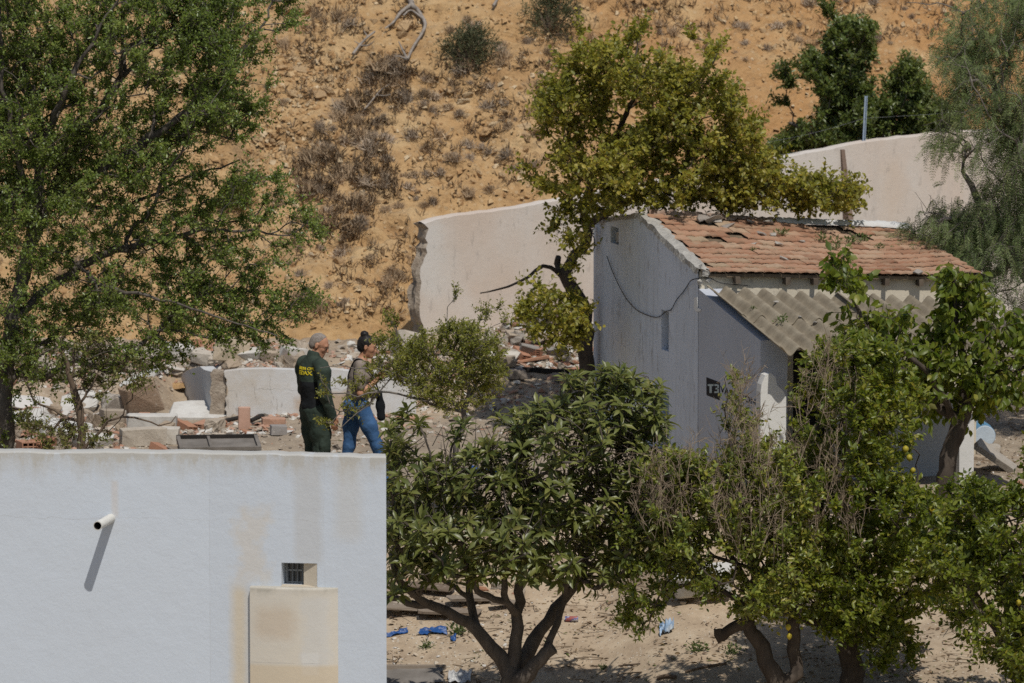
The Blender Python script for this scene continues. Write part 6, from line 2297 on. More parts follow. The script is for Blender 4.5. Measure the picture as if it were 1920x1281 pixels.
for i, (px, py, sz, rt_, lab) in enumerate(((120, 812, (.62, .4, .09), (.25, .1, .2), "broad white plaster slab behind the thin carob stem"), (38, 800, (.6, .4, .10), (.3, -.15, -.1), "white plaster slab nearest the carob trunk"),
        (175, 842, (.4, .22, .14), (.05, .1, .3), "white block at the thin carob stem's foot"), (60, 768, (.5, .3, .08), (.35, .1, .4), "white slab lying high behind the carob trunk"), (150, 765, (.44, .34, .08), (.4, -.2, .1), "tilted white slab between the carob trunk and the tilted brick piece"),
        (215, 770, (.3, .2, .16), (.1, .2, .5), "pale lump left of the tilted brick piece"), (330, 668, (.3, .24, .14), (.2, .1, .3), "pale slab in the heap directly over the ruin's side wall"), (470, 672, (.34, .2, .1), (.3, -.1, -.2), "tilted pale slab right of the grey-tan concrete lump"), (505, 676, (.26, .2, .12), (.2, .2, .4), "grey slab between the two lumps on the heap"))):
    slab_obj("plaster_slab", lab, "slab", px, py, sz, rt_, (M_flake, M_block)[i in (5, 8)], 0, jit=.03, seed=130 + i)

# doors and boards on the ground
pan = thing("door_panel", on_ground(410, 843), "weathered grey door panel with raised frame lying before the ruin", "door")  # discarded door panel lying flat
g0 = on_ground(410, 843)
Rd = rotz(.12) @ np.array(Matrix.Rotation(.10, 3, 'X'))
bd = lambda name, c, sz, mt: MB().box(g0 + Rd @ np.array(c) + [0, 0, .05], sz, Rd).build(name, mt, pan)
bd("panel", (0, 0, 0), (.92, .66, .02), M_greyboard)
bd("frame_rail", (0, -.315, .031), (.92, .04, .04), M_greyboard); bd("frame_rail", (0, .315, .031), (.92, .04, .04), M_dark)
bd("frame_rail", (-.44, 0, .031), (.04, .588, .04), M_greyboard); bd("frame_rail", (.44, 0, .031), (.04, .588, .04), M_greyboard); bd("frame_rail", (-.1, 0, .028), (.03, .588, .034), M_greyboard)
slab_obj("broken_board", "split brown board lying on the left of the grey door panel", "board", 345, 850, (.36, .16, .025), (.1, .1, .4), M_wood, .03, jit=.01, seed=31)
for (a, b, lab) in (((405, 802), (447, 793), "black pipe lying left of the upright pink brick"), ((470, 797), (493, 789), "short black pipe right of the upright pink brick")):
    A, B_ = on_ground(*a) + [0, 0, .05], on_ground(*b) + [0, 0, .06]
    if b[1] == 690: A, B_ = at(430, 681, 65.9), at(470, 688, 65.25)
    MB().tube([A, (A + B_) / 2 + [0, 0, .004], B_], .026, 9).build("pipe", M_dark, smooth=True, label=lab, cat="pipe")

# --- scattered pieces of masonry
zones = [([(420, 766), (560, 764), (770, 762), (770, 782), (420, 790)], 46, (.03, .10)), ([(300, 690), (560, 680), (560, 694), (400, 702)], 26, (.05, .16)), ([(0, 655), (330, 660), (360, 645), (560, 655), (560, 694), (380, 700), (0, 720)], 105, (.08, .30)),
         ([(0, 760), (230, 770), (330, 800), (540, 790), (560, 815), (330, 830), (240, 850), (0, 852)], 90, (.06, .22)),
         ([(890, 640), (960, 600), (1105, 590), (1110, 700), (1000, 690), (890, 690)], 100, (.07, .24)),
         ([(640, 650), (800, 640), (890, 670), (890, 720), (740, 730), (640, 700)], 34, (.06, .18)),
         ([(540, 800), (760, 760), (1050, 700), (1110, 720), (900, 790), (620, 855)], 22, (.03, .08)),
         ([(1835, 640), (1990, 600), (1990, 760), (1850, 760)], 26, (.06, .2)),
         ([(1270, 1085), (1400, 1075), (1420, 1120), (1270, 1140)], 9, (.06, .16)),
         ([(720, 1090), (900, 1080), (1000, 1110), (880, 1150), (720, 1150)], 16, (.05, .14)),
         ([(1830, 870), (1920, 860), (1920, 980), (1830, 960)], 10, (.06, .16))]
LBL = {"mortar_chunk": ("broken lump of pale mortar lying in the demolition rubble", "rubble block", "mortar lumps in the rubble"),
       "brick_fragment": ("broken piece of red hollow brick lying in the demolition rubble", "brick piece", "brick pieces in the rubble"),
       "plaster_piece": ("flat broken piece of white plaster lying in the demolition rubble", "plaster piece", "plaster pieces in the rubble")}
for poly, n, (s0, s1) in zones:
    P = np.asarray(poly, float); lo, hi = P.min(0), P.max(0); k = 0
    while k < n:
        xy = rgo.uniform(lo, hi)
        if not in_poly(np.array([xy[0]]), np.array([xy[1]]), poly)[0]: continue
        k += 1
        p = on_ground(*xy)
        u = rgo.random()
        nm, lst = ("mortar_chunk", chunk_me) if u < .55 else ("brick_fragment", frag_me) if u < .78 else ("plaster_piece", flake_me)
        s = s0 + (s1 - s0) * rgo.random() ** 1.8
        if nm == "brick_fragment": s *= 1.1
        if nm == "plaster_piece": s *= 1.3
        lab, ct, gr = LBL[nm]
        link_mesh(nm, lst[rgo.integers(len(lst))], p - [0, 0, s * .12], (rgo.normal(0, .25), rgo.normal(0, .25), rgo.uniform(0, 6.28)), s * 1.15, lab, ct, gr)


def debris(name, zones_, mats, dens_colors, kind_label, seed, pos_fn=None, flat=.5):
    """thousands of small angular bits: one mass"""
    r_ = np.random.default_rng(seed)
    mb = MB()
    base = np.array([(-1, -1, 0), (1, -1, 0), (1, 1, 0), (-1, 1, 0), (-.6, -.7, 1), (.7, -.6, 1), (.6, .7, 1), (-.7, .6, 1)], float)
    F_ = np.array([(4, 5, 6, 7), (0, 1, 5, 4), (1, 2, 6, 5), (2, 3, 7, 6), (3, 0, 4, 7)])
    for poly, n, (s0, s1) in zones_:
        P = np.asarray(poly, float); lo, hi = P.min(0), P.max(0)
        xy = r_.uniform(lo, hi, (n * 3, 2)); xy = xy[in_poly(xy[:, 0], xy[:, 1], poly)][:n]
        for q in xy:
            c = (pos_fn or on_ground)(*q)
            s = s0 + (s1 - s0) * r_.random() ** 2.2
            V = (base + r_.normal(0, .22, base.shape)) * np.array([s, s * r_.uniform(.4, 1), s * flat * r_.uniform(.6, 1.6)])
            V = V @ rot_xyz(r_.normal(0, .3), r_.normal(0, .3), r_.uniform(0, 6.28)).T
            mb.add(V + c - [0, 0, s * .15], F_, r_.random())
    t = NT(name + "_mix")
    t.color(t.ramp(t.attr(), dens_colors, 'CONSTANT')).rough(.93)
    t.bump(t.noise(40, 4, .6), .4, .006)
    return mb.build(name, t.m, kind="stuff", at_base=False)


debris("rubble", [(z[0], int(z[1] * 20), (.012, .06)) for z in zones[:7]] + [([(0, 640), (1110, 640), (1110, 720), (0, 740)], 900, (.01, .05)), ([(0, 780), (560, 780), (900, 740), (1105, 700), (1105, 790), (640, 862), (0, 862)], 900, (.008, .032)), (zones[7][0], 250, (.01, .05))], None,
       [(0, (.44, .38, .31)), (.3, (.38, .22, .15)), (.45, (.56, .54, .50)), (.62, (.30, .245, .19)), (.8, (.42, .27, .20)), (.9, (.12, .10, .08))], None, 3)
yard = [(718, 1090), (1000, 1090), (1340, 1080), (1400, 1130), (1920, 1140), (1990, 1300), (718, 1300)]
debris("gravel", [(yard, 1500, (.004, .016)), ([(718, 1100), (960, 1100), (960, 1281), (718, 1281)], 500, (.006, .03)), ([(1830, 740), (1920, 740), (1920, 900), (1830, 900)], 260, (.006, .02))], None,
       [(0, (.46, .38, .29)), (.4, (.52, .46, .38)), (.7, (.33, .25, .18)), (.9, (.55, .52, .48))], None, 5)
# dead leaves, bark scraps and twigs on the sand
r_ = np.random.default_rng(15)
mb = MB()
P = np.asarray(yard, float)
xy = r_.uniform(P.min(0), P.max(0), (4200, 2)); xy = xy[in_poly(xy[:, 0], xy[:, 1], yard)]
x2 = r_.uniform((560, 700), (1110, 860), (1300, 2)); x3 = r_.uniform((1830, 730), (1960, 900), (420, 2))
xy = np.vstack([xy, x2, x3])
nz = fbm(np.stack([xy[:, 0] / 90, xy[:, 1] / 30, xy[:, 0] * 0], 1), 3, 8)
xy = xy[nz > -.12]
pp = np.array([on_ground(*q) for q in xy]) + [0, 0, .006]
n = len(pp)
yaw = r_.uniform(0, 6.28, n)
ld = np.stack([np.cos(yaw), np.sin(yaw), r_.normal(.1, .25, n)], 1)
Ls = r_.uniform(.02, .075, n)
add_leaves(mb, pp, ld, unit(np.array([0, 0, 1.0]) + r_.normal(0, .35, (n, 3))), Ls, Ls * r_.uniform(.12, .5, n), "oval", r_.random(n))
tl_ = NT("leaf_litter_mix"); tl_.color(tl_.ramp(tl_.attr(), [(0, (.10, .065, .04)), (.35, (.17, .11, .065)), (.65, (.26, .18, .10)), (.82, (.20, .14, .10)), (.93, (.13, .17, .04))])).rough(.9)
mb.build("leaf_litter", tl_.m, kind="stuff", at_base=False)
mb = MB()
q = pp[r_.choice(n, 330, replace=False)]
yaw = r_.uniform(0, 6.28, len(q)); dv_ = np.stack([np.cos(yaw), np.sin(yaw) * .9, np.zeros(len(q))], 1)
twig_tubes(mb, q, q + dv_ * r_.uniform(.06, .32, (len(q), 1)) + [0, 0, .012], r_.uniform(.003, .009, len(q)))
mb.build("twig_litter", B_twig, kind="stuff", at_base=False)

# ------------------------------------------------------------------ the hillside
def stone_at(px, py, s, label="tan stone lying loose on the bare hillside", group="stones on the hillside"):
    p = on_hill(px, py)
    link_mesh("hill_stone", stone_me[rgo.integers(len(stone_me))], p - [0, .0, s * .28], (rgo.normal(.25, .3), rgo.normal(0, .3), rgo.uniform(0, 6.28)), (s * 1.15, s, s * rgo.uniform(.7, 1.1)), label, "stone", group)


for px, py, s in ((905, 245, .26), (925, 235, .17), (985, 240, .24), (1010, 245, .2), (985, 258, .14), (1027, 296, .2), (930, 300, .16), (895, 325, .12), (635, 490, .2), (560, 130, .2), (690, 150, .16), (765, 52, .22), (752, 66, .2), (620, 170, .24), (600, 178, .18),
                  (880, 178, .14), (870, 190, .16), (575, 20, .3), (540, 18, .22), (960, 400, .14), (1230, 60, .14), (1450, 90, .16), (1680, 60, .18), (1710, 110, .2), (1430, 60, .12)):
    stone_at(px, py, s)
for zone, n_, s0, s1 in (([(540, 80), (660, 100), (640, 260), (560, 330), (450, 360), (480, 200)], 70, .05, .16), ([(780, 150), (1030, 130), (1030, 380), (800, 400)], 60, .04, .13), ([(0, 0), (560, 0), (560, 600), (0, 600)], 45, .05, .15),
                         ([(560, 0), (1000, 0), (1000, 150), (600, 160)], 35, .05, .14), ([(1000, 0), (1920, 0), (1800, 130), (1380, 180)], 34, .04, .12), ([(560, 400), (780, 420), (780, 590), (560, 620)], 22, .04, .12)):
    P = np.asarray(zone, float); k = 0
    while k < n_:
        q = rgo.uniform(P.min(0), P.max(0))
        if in_poly(np.array([q[0]]), np.array([q[1]]), zone)[0]:
            stone_at(q[0], q[1], s0 + (s1 - s0) * rgo.random() ** 2); k += 1
debris("scree", [([(0, 0), (1920, 0), (1920, 260), (1400, 260), (1060, 370), (780, 420), (780, 610), (0, 640)], 5200, (.010, .045)), ([(540, 80), (660, 100), (640, 260), (560, 330), (450, 360), (480, 200)], 700, (.012, .05))], None,
       [(0, (.43, .275, .135)), (.35, (.50, .35, .19)), (.6, (.36, .215, .10)), (.85, (.54, .42, .27))], None, 9, on_hill, .8)


def tuft_mesh(seed, n, h, spread, curl, mat, name="dry_tuft", base=.05, thick=.006):
    r_ = np.random.default_rng(seed)
    az = r_.uniform(0, 2 * np.pi, n); lean = np.abs(r_.normal(0, spread, n))
    d = np.stack([np.cos(az) * np.sin(lean), np.sin(az) * np.sin(lean), np.cos(lean)], 1)
    L_ = h * r_.uniform(.45, 1.0, n)
    A = np.stack([r_.normal(0, base, n), r_.normal(0, base, n), np.full(n, -.03)], 1)
    mb = MB()
    side = unit(np.cross(d, np.array([.3, -1, .2]) + r_.normal(0, .6, (n, 3))))
    M1 = A + d * (L_ * .55)[:, None]; T = A + d * L_[:, None] + np.stack([np.cos(az), np.sin(az), -np.ones(n) * .8], 1) * (curl * L_)[:, None]
    w = thick * r_.uniform(.5, 1.3, n)[:, None]
    V = np.stack([A - side * w, A + side * w, M1 + side * w * .8, M1 - side * w * .8, T], 1).reshape(-1, 3)
    b = (np.arange(n) * 5)[:, None]
    tt = np.repeat(r_.random(n), 5)
    mb.add(V, b + np.array([[0, 1, 2, 3]]), tt)
    mb.F.append(b + np.array([[3, 2, 4]])); mb.M.append(np.zeros(n, int))
    o = mb.build(name, mat, at_base=False, smooth=True)
    me = o.data; bpy.data.objects.remove(o)
    return me


def straw(name, cols):
    t = NT(name)
    c = t.ramp(t.attr(), [(i / (len(cols) - 1), k) for i, k in enumerate(cols)])
    v = t.math('MULTIPLY_ADD', t.rnd(), .5); v.node.inputs[2].default_value = .85
    hs = t.node("ShaderNodeHueSaturation"); t.link(c, hs.inputs["Color"]); t.link(v, hs.inputs["Value"])
    t.color(hs.outputs[0]).rough(.9)
    return t.m


M_straw = straw("withered_grass", [(.24, .165, .10), (.34, .24, .15), (.41, .30, .19), (.48, .37, .25)])
M_straw2 = straw("grey_withered_grass", [(.24, .18, .13), (.32, .25, .185), (.39, .31, .23), (.46, .38, .29)])
tufts = [tuft_mesh(i, 210, (.26, .22, .30, .24, .20, .28)[i], (.7, .85, .6, .95, .8, .7)[i], .12, (M_straw, M_straw2)[i % 2]) for i in range(6)]
TL = "dry grey-brown grass tuft on the stony hillside"


def tuft_at(px, py, s, label=TL, group="dry tufts on the hillside"):
    p = on_hill(px, py)
    link_mesh("dry_tuft", tufts[rgo.integers(6)], p, (rgo.normal(.12, .1), rgo.normal(0, .1), rgo.uniform(0, 6.28)), (.72 * s * rgo.uniform(.9, 1.3), .72 * s, .78 * s * rgo.uniform(.75, 1.1)), label, "dry tuft", group)


for px, py, s in ((815, 255, 1.4), (768, 255, 1.1), (872, 278, 1.1), (850, 300, .9), (915, 205, 1.1), (945, 95, 1.1), (955, 110, 1.0), (875, 130, 1.0), (815, 185, 1.1), (830, 205, 1.0), (760, 190, 1.0), (755, 175, .9), (640, 210, 1.3), (660, 200, 1.2), (625, 225, 1.2), (720, 130, 1.4),
                  (700, 145, 1.3), (735, 120, 1.2), (745, 130, 1.2), (760, 350, .9), (925, 360, 1.0), (880, 370, .8), (815, 375, .9), (790, 390, .8), (765, 340, .9), (720, 265, 1.1), (640, 265, 1.2), (725, 300, .9), (600, 240, 1.0), (590, 300, 1.3), (610, 290, 1.2), (650, 330, 1.1), (680, 345, 1.1),
                  (730, 510, .9), (745, 525, 1.0), (640, 480, .8), (675, 530, .7), (560, 515, .7), (410, 215, 1.6), (390, 200, 1.4), (950, 225, .8), (1005, 215, .8), (960, 290, .8), (1190, 80, .9), (1260, 65, .9), (1400, 50, .8), (655, 40, 1.2), (640, 30, 1.0), (585, 35, .9)):
    tuft_at(px + rgo.normal(0, 4), py + rgo.normal(0, 3), s)
for zone, n_, s0, s1 in (([(560, 310), (640, 200), (730, 130), (770, 150), (700, 260), (740, 330), (760, 420), (640, 440), (560, 400)], 36, .5, 1.1), ([(760, 150), (1030, 90), (1010, 330), (780, 400)], 30, .4, .9),
                         ([(800, 0), (1000, 60), (1000, 130), (860, 140)], 10, .6, 1.1), ([(1060, 0), (1800, 0), (1800, 70), (1380, 120), (1060, 80)], 26, .4, .9), ([(0, 0), (560, 0), (560, 600), (0, 600)], 34, .5, 1.1), ([(560, 420), (780, 440), (780, 580), (560, 600)], 20, .4, .9)):
    P = np.asarray(zone, float); k = 0
    while k < n_:
        q = rgo.uniform(P.min(0), P.max(0))
        if in_poly(np.array([q[0]]), np.array([q[1]]), zone)[0]:
            tuft_at(q[0], q[1], s0 + (s1 - s0) * rgo.random()); k += 1
# drifts of withered grass too fine to count
r_ = np.random.default_rng(21)
mb = MB()
AA, TT_ = [], []
for zone, n_ in (([(550, 330), (620, 210), (730, 110), (790, 140), (720, 260), (770, 420), (640, 460), (550, 420)], 1500), ([(760, 130), (1060, 60), (1010, 330), (780, 410)], 500), ([(0, 0), (560, 0), (560, 600), (0, 600)], 700), ([(1060, 0), (1800, 0), (1800, 80), (1060, 110)], 420), ([(560, 0), (800, 0), (760, 110), (560, 200)], 300), ([(560, 420), (780, 440), (780, 590), (560, 610)], 260)):
    P = np.asarray(zone, float)
    xy = r_.uniform(P.min(0), P.max(0), (n_ * 2, 2)); xy = xy[in_poly(xy[:, 0], xy[:, 1], zone)][:n_]
    nz = fbm(np.stack([xy[:, 0] / 60, xy[:, 1] / 40, xy[:, 0] * 0], 1), 3, 4)
    for q in xy[nz > -.1]: AA.append(on_hill(*q))
AA = np.repeat(np.array(AA), 5, 0) + r_.normal(0, .035, (len(AA) * 5, 3)) * [1, .6, 0]
dd_ = unit(r_.normal(0, .55, AA.shape) + [0, -.25, .9])
ll = r_.uniform(.06, .19, len(AA))
add_leaves(mb, AA - dd_ * .02, dd_, unit(r_.normal(0, .5, AA.shape) + [0, -1, .3]), ll, ll * .055, "small", r_.random(len(AA)))
mb.build("dry_grass", M_straw, smooth=True, kind="stuff", at_base=False)


def bush(name, label, px, py, w, h, leafm, seed, n=1500, up=.5):
    r_ = np.random.default_rng(seed)
    p = on_hill(px, py)
    t = thing(name, p, label, "bush")
    st, lf = MB(), MB()
    k = 90
    d = unit(r_.normal(0, .75, (k, 3)) + [0, -.1, .9])
    tips = p + d * np.array([w, w * .8, h]) * r_.uniform(.55, 1, (k, 1))
    twig_tubes(st, np.repeat(p[None], k, 0), tips, .007)
    T = np.repeat(tips, 9, 0) + r_.normal(0, .06, (k * 9, 3))
    D2 = unit(np.repeat(d, 9, 0) + r_.normal(0, .5, (k * 9, 3)) + [0, 0, .3])
    ll = r_.uniform(.07, .17, len(T))
    K = np.repeat(np.arange(len(T)), 7)
    pos = T[K] + D2[K] * (ll[K] * r_.random(len(K)))[:, None]
    ld = unit(D2[K] + r_.normal(0, .6, (len(K), 3)))
    L_ = r_.uniform(.022, .05, len(K))
    add_leaves(lf, pos, ld, unit(sun_np + r_.normal(0, .6, (len(K), 3))), L_, L_ * .3, "small", r_.normal(.45, .22, len(K)))
    st.build("stem", B_twig, t)
    lf.build("foliage", leafm, t, smooth=True)
    return t


L_broom = leaf_mat("dull_olive_leaf", [(.040, .046, .020), (.068, .076, .032), (.10, .108, .048), (.15, .145, .08)], trans=.2, rough=.6)
L_broom2 = leaf_mat("yellow_olive_leaf", [(.075, .085, .012), (.12, .13, .02), (.17, .17, .035), (.2, .2, .06)], trans=.3, rough=.5)
bush("olive_bush", "rounded dull green bush on the hillside, lower of two", 882, 116, .36, .40, L_broom, 3)
bush("olive_bush", "big dark olive bush at the hill's upper edge above the yellowing tree", 1030, 64, .42, .52, L_broom, 4)
bush("small_bush", "small bright yellow-olive bush seen through the carob twigs", 445, 385, .16, .24, L_broom2, 5)
M_dead = mottled("sun_bleached_wood", (.20, .17, .145), (.36, .32, .28), 10, bump=.6)


def dead(label, paths):
    mb = MB()
    for pts, r0, r1 in paths:
        Q = np.array([on_hill(x, y) + [0, -.06, .05 + (pz_ if False else 0)] for x, y in pts])
        Q = smooth_path(Q, 6)
        mb.tube(Q, np.linspace(r0, r1, len(Q)) * (1 + .15 * vnoise(Q * 9, 3)), 7)
    mb.build("dead_branch", M_dead, smooth=True, label=label, cat="dead branch")


dead("arched grey dead branch on the hillside, forking downward", [([(768, -5), (772, 15), (785, 28), (797, 50), (792, 68), (775, 95), (764, 118)], .035, .016), ([(772, 15), (752, 30), (738, 48), (722, 60)], .03, .01), ([(797, 45), (786, 36), (770, 26), (756, 36)], .02, .01), ([(764, 118), (755, 100), (748, 85)], .02, .008), ([(775, 12), (765, -10)], .02, .012), ([(764, 118), (745, 112), (732, 122)], .014, .006)])
dead("splayed weathered branch stub left of the arched dead branch", [([(662, 108), (676, 90), (690, 76), (703, 66)], .02, .014), ([(674, 92), (690, 92), (702, 84)], .014, .006), ([(690, 76), (682, 64)], .012, .005), ([(676, 90), (664, 84)], .01, .004)])
dead("short dead stick among the dry tufts of the slope", [([(684, 212), (700, 192), (716, 174), (730, 165)], .013, .005), ([(706, 185), (722, 186), (738, 182)], .008, .004)])
dead("small bleached stick at the very top of the hillside", [([(925, 18), (932, 4), (930, -12)], .022, .016), ([(932, 4), (940, -8)], .012, .006)])

# ------------------------------------------------------------------ things in the yard
M_blue = mottled("blue_plastic", (.015, .06, .20), (.03, .10, .30), 7, rough=.4)


def sheet_obj(name, label, cat, px, py, w, d, mat, seed, amp=.05, rz=0.0, dz=.01):
    r_ = np.random.default_rng(seed)
    c = on_ground(px, py)
    u, v = np.meshgrid(np.linspace(-.5, .5, 18), np.linspace(-.5, .5, 12), indexing='ij')
    e = 1 - .25 * np.abs(fbm(np.stack([u * 3, v * 3, u * 0 + seed], -1), 2, seed))
    X = u * w * e; Y_ = v * d * e
    Zz = np.abs(fbm(np.stack([u * 3.2, v * 3.2, u * 0], -1), 3, seed)) * amp * 2
    c_, s_ = math.cos(rz), math.sin(rz)
    wx_, wy_ = c[0] + X * c_ - Y_ * s_, c[1] + X * s_ + Y_ * c_
    G_ = np.stack([wx_, wy_, gz(wx_, wy_) + Zz + dz], -1)
    mb = MB(); mb.grid(G_); G2 = G_.copy(); G2[..., 2] -= .004; mb.grid(G2[::-1])
    return mb.build(name, mat, label=label, cat=cat, smooth=True, angle=50)


sheet_obj("blue_tarp", "crumpled blue plastic sheet lying on the sand, larger piece", "plastic sheet", 812, 1186, .30, .12, M_blue, 3, .03)
sheet_obj("blue_tarp", "narrow blue plastic strip next to the white building's corner", "plastic sheet", 742, 1190, .26, .07, M_blue, 4, .03, .2)
sheet_obj("blue_scrap", "tiny blue plastic scrap on the sand beside the loquat's low limb", "plastic scrap", 850, 1200, .06, .09, M_blue, 5, .03)
sheet_obj("blue_sheet", "blue sheet on the bank glimpsed behind the loquat crown", "plastic sheet", 905, 905, .34, .4, M_blue, 6, .08, .3, .1)
sheet_obj("plastic_bag", "pale blue and white plastic bag under the loquat's drooping sprig", "plastic bag", 1250, 1182, .15, .22, mottled("pale_blue_bag", (.16, .30, .50), (.55, .60, .64), 12, rough=.4), 7, .08)
sheet_obj("clear_bag", "crumpled whitish plastic bag at the loquat's foot", "plastic bag", 862, 1274, .24, .24, mottled("whitish_bag", (.40, .40, .40), (.55, .55, .55), 8, rough=.3), 8, .07)
sheet_obj("flat_sheet", "flat grey panel with a brown edge beside the white building's foot", "panel", 776, 1272, .62, .40, M_greyboard, 9, .006, 0.02, .03)
slab_obj("edge_board", "thin brown edge board behind the flat grey panel", "board", 776, 1258, (.62, .05, .06), (0, .0, -.03), M_wood, 0, jit=.004, seed=41)
for px, py, sz, rz, lab, sd in ((768, 1147, (.70, .26, .03), .05, "wide brown plank lying nearest the white building under the loquat", 42), (842, 1156, (.62, .22, .03), -.06, "weathered plank with a dark edge left of the loquat's forks", 43),
                               (885, 1132, (.50, .16, .03), .35, "narrow plank pointing away behind the loquat's stub", 44), (950, 1140, (.34, .10, .03), .2, "short plank behind the loquat's trunk", 45), (800, 1110, (.55, .2, .03), -.25, "brown plank farthest back in the board heap", 46)):
    slab_obj("plank", lab, "plank", px, py, sz, (.10, .04, rz), M_wood, .04, "planks under the loquat", .006, sd)
can = MB(); c0_ = on_ground(1072, 1166) + [0, 0, .03]
can.tube([c0_ + [-.07, .01, 0], c0_ + [-.066, .01, 0], c0_ + [.062, -.01, 0], c0_ + [.066, -.01, 0]], [.026, .029, .029, .026], 14)
tc_ = NT("printed_can"); tc_.color(tc_.ramp(tc_.noise(26, 2, .5), [(.40, (.32, .10, .09)), (.5, (.10, .13, .30)), (.6, (.5, .48, .5))], 'CONSTANT')).rough(.35)
can.build("drink_can", tc_.m, smooth=True, angle=50, label="crushed printed drink can on the sand right of the loquat trunk", cat="can")
slab_obj("white_slab", "big white slab lying behind the lemon tree's pruned stub", "slab", 1322, 1112, (.58, .40, .22), (.12, -.12, .2), M_flake, 0, jit=.04, seed=51)
slab_obj("white_rail", "broken white masonry block behind the big white slab", "block", 1290, 1088, (.34, .14, .20), (.0, .1, .2), M_flake, 0, jit=.02, seed=52)
for pts, lab, rr_ in ((((1232, 1276), (1250, 1272), (1267, 1274)), "thick dark stick at the picture's lower edge", .022), (((1285, 1262), (1325, 1252), (1362, 1246)), "long thin stick on the sand left of the forked lemon trunk", .012), (((1160, 1250), (1200, 1246)), "short curved stick on open sand", .008), (((905, 1256), (935, 1238), (952, 1232)), "twig lying by the loquat's left limb", .008)):
    Q = np.array([on_ground(*p_) + [0, 0, rr_] for p_ in pts])
    MB().tube(smooth_path(Q, 5) if len(Q) > 2 else Q, rr_, 7).build("stick", B_brown, smooth=True, label=lab, cat="stick")


def weed(name, label, pos, s, mat, seed, n=70, cat="weed"):
    r_ = np.random.default_rng(seed)
    az = r_.uniform(0, 6.28, n); el = r_.uniform(.1, 1.3, n)
    d = np.stack([np.cos(az) * np.cos(el), np.sin(az) * np.cos(el), np.sin(el)], 1)
    p = pos + d * (s * r_.uniform(.1, .8, n))[:, None]
    mb = MB()
    add_leaves(mb, p, unit(d + r_.normal(0, .4, d.shape)), unit(sun_np + r_.normal(0, .5, d.shape)), s * r_.uniform(.2, .42, n), s * r_.uniform(.08, .2, n), "oval", r_.normal(.5, .2, n))
    twig_tubes(mb, np.repeat(pos[None], 8, 0), pos + d[:8] * s * .8, .002)
    return mb.build(name, mat, label=label, cat=cat)


L_weed = leaf_mat("weed_leaf", [(.04, .07, .018), (.075, .115, .03), (.12, .16, .05), (.17, .19, .08)], trans=.3)
for i, (px, py, s, lab) in enumerate(((1308, 1222, .13, "low green weed on the sand left of the forked lemon trunk"), (1372, 1226, .12, "low grey-green weed right beside the forked lemon trunk"), (860, 1190, .16, "little weed growing behind the loquat's left limb"), (800, 1216, .10, "small weed near the blue plastic sheet"), (1130, 1256, .07, "tiny green sprig on the open sand"), (1425, 1222, .09, "sprig at the foot of the forked lemon trunk"),
                                 (578, 866, .28, "pointed weed rising over the white wall top by the man"), (648, 864, .26, "pointed weed rising over the white wall top by the woman"))):
    weed("weed", lab, on_ground(px, py) if py < 1100 and py != 866 and py != 864 or py > 1100 else on_ground(px, 910) + [0, -.6, .15], s, L_weed, 60 + i)

# blue drum lying on its side, with a plank against it
cD = on_ground(1846, 838); cD = np.array([cD[0], cD[1], cD[2]])
cD = at(1846, 818, cD[1]) if cD[1] > 58 else cD
dr_ = thing("drum", cD - [0, 0, .14], "pale blue drum lying on its side at the porch's far post", "drum")
axd = unit(np.array([.10, -1, -.05])); rD = 21.5 / 10300 * cD[1]
mbd = MB(); mbd.tube([cD - axd * .36, cD - axd * .34, cD - axd * .2, cD - axd * .19, cD - axd * .17, cD - axd * .16, cD - axd * .01, cD], [rD * .94, rD, rD, rD * 1.04, rD * 1.04, rD, rD, rD * .985], 28)
mbd.build("body", mottled("drum_blue", (.07, .19, .32), (.12, .26, .40), 9, rough=.45), dr_, smooth=True, angle=50)
MB().tube([cD + axd * .002, cD + axd * .012, cD + axd * .016], [rD * .95, rD * .95, rD * .9], 28).build("lid", mottled("lid_paint", (.40, .47, .54), (.50, .57, .63), 6, rough=.5), dr_, smooth=True, angle=40)
slab_obj("drum_stand", "pale stone block propping up the blue drum", "block", 1850, 850, (.26, .3, max(.08, float(cD[2] - rD - gz(cD[0], cD[1])) + .02)), (0, 0, .1), M_block, 0, jit=.01, seed=55)
slab_obj("leaning_slab", "long pale concrete slab leaning below the blue drum", "slab", 1862, 882, (.50, .30, .07), (.1, .62, -.1), M_block, .12, jit=.012, seed=56)

# ------------------------------------------------------------------ on the roofs
def bvh_obj(o):
    L0 = np.array(o.location) + (np.array(o.parent.location) if o.parent else 0)
    return BVHTree.FromPolygons([Vector(np.array(v.co[:]) + L0) for v in o.data.vertices], [tuple(p_.vertices) for p_ in o.data.polygons])


bv_roof = bvh_obj(roof)
bv_porch = bvh_obj(bpy.data.objects["porch_roof"])


def on_roof(b, px, py):
    d = ray(px, py)
    h = b.ray_cast(Vector((0, 0, CAM_Z)), Vector(d).normalized())
    return np.array(h[0]) if h[0] is not None else None


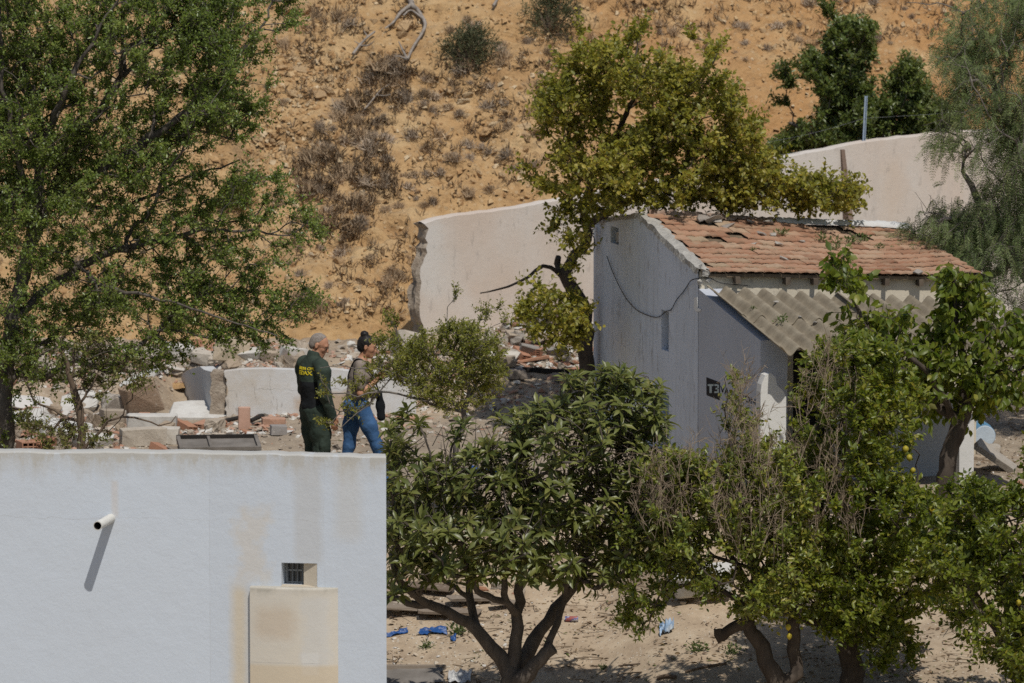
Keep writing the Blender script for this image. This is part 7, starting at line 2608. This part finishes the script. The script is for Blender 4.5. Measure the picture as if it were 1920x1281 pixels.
M_roofbit = obj_var("loose_roof_mortar", [(.32, .30, .275), (.42, .39, .35), (.27, .235, .21)], 9)
me_bits = [hull_mesh("mortar_scrap", rand_hull(14, .5, .34, .16, 600 + i), M_roofbit, .03, .1, 1, i) for i in range(4)]
for i, (px, py, s, lab) in enumerate(((1342, 405, .30, "largest grey block sitting on the ridge of the tile roof"), (1318, 412, .22, "flat mortar piece at the ridge's broken start"), (1338, 417, .20, "mortar scrap just under the big ridge block"), (1368, 413, .18, "mortar scrap right of the big ridge block"), (1405, 417, .14, "thin mortar scrap along the broken ridge"), (1440, 419, .18, "lump of mortar in the middle of the ridge"), (1462, 415, .13, "small mortar lump where the white ridge starts"),
                                       (1425, 440, .17, "flat grey scrap high on the tiles"), (1457, 458, .13, "dark grey stone resting mid-roof"), (1503, 455, .13, "round grey stone on the tiles beside weeds"), (1470, 488, .16, "pale grey scrap low on the tiles"), (1415, 457, .09, "small scrap on the tiles left of the dark stone"), (1720, 500, .14, "whitish scrap near the roof's far eave"), (1450, 441, .12, "pale flat scrap beside the upper roof weed"))):
    p = on_roof(bv_roof, px, py)
    if p is None: p = on_roof(bv_roof, px, py + 12)
    if p is None: continue
    link_mesh("mortar_scrap", me_bits[i % 4], p + [0, 0, -.01], (.25, rgo.normal(0, .2), rgo.uniform(0, 6)), s, lab, "roof debris")
for i, (px, py, s, lab) in enumerate(((1465, 441, .11, "leafy weed high on the tiles beside pale scraps"), (1542, 452, .13, "broad spreading weed in the middle of the tiles"), (1567, 459, .12, "weed on the tiles right of the spreading one"), (1596, 456, .13, "upright weed in the middle of the tile roof"), (1620, 452, .12, "upright weed nearest the pepper tree on the tiles"), (1568, 470, .09, "small weed below the mid-roof weeds"), (1412, 470, .05, "tiny green sprig on the tiles"), (1650, 466, .08, "faint weed under the pepper tree twigs, high on the tiles"))):
    p = on_roof(bv_roof, px, py)
    if p is not None: weed("roof_weed", lab, p, s, L_weed, 90 + i, 46)
for i, (px, py, s, lab) in enumerate(((1453, 540, .05, "tiny weed at the top of the corrugated roof"), (1465, 606, .12, "grey-green weed low on the corrugated roof"), (1412, 580, .05, "small sprig on the corrugated roof's left sheet"))):
    p = on_roof(bv_porch, px, py)
    if p is not None: weed("roof_weed", lab, p, s, L_weed, 110 + i, 40)
for i, (px, py, s, lab) in enumerate(((1456, 568, .075, "pale square stone on the corrugated roof"), (1500, 595, .06, "small chip on the corrugated roof"), (1530, 607, .09, "dark twig scrap near the corrugated edge"))):
    p = on_roof(bv_porch, px, py)
    if p is not None: link_mesh("roof_stone", me_bits[i], p, (.2, 0, i), s, lab, "stone")
# a patch of bright plaster left on the corner below the eaves
pt_ = MB()
pa = [(1307, 558), (1313, 557), (1314, 578), (1320, 580), (1319, 584), (1310, 584), (1307, 578)]
pt_.prism([np.array([*(HA + HU * s_ + HN * .002), z_]) for s_, z_ in (hs_at(x_ - 5, y_, HA, HU) for x_, y_ in pa)], np.array([*HN, 0]) * .004)
pt_.build("plaster_patch", mottled("bright_plaster", (.74, .74, .72), (.8, .8, .78), 9), house)
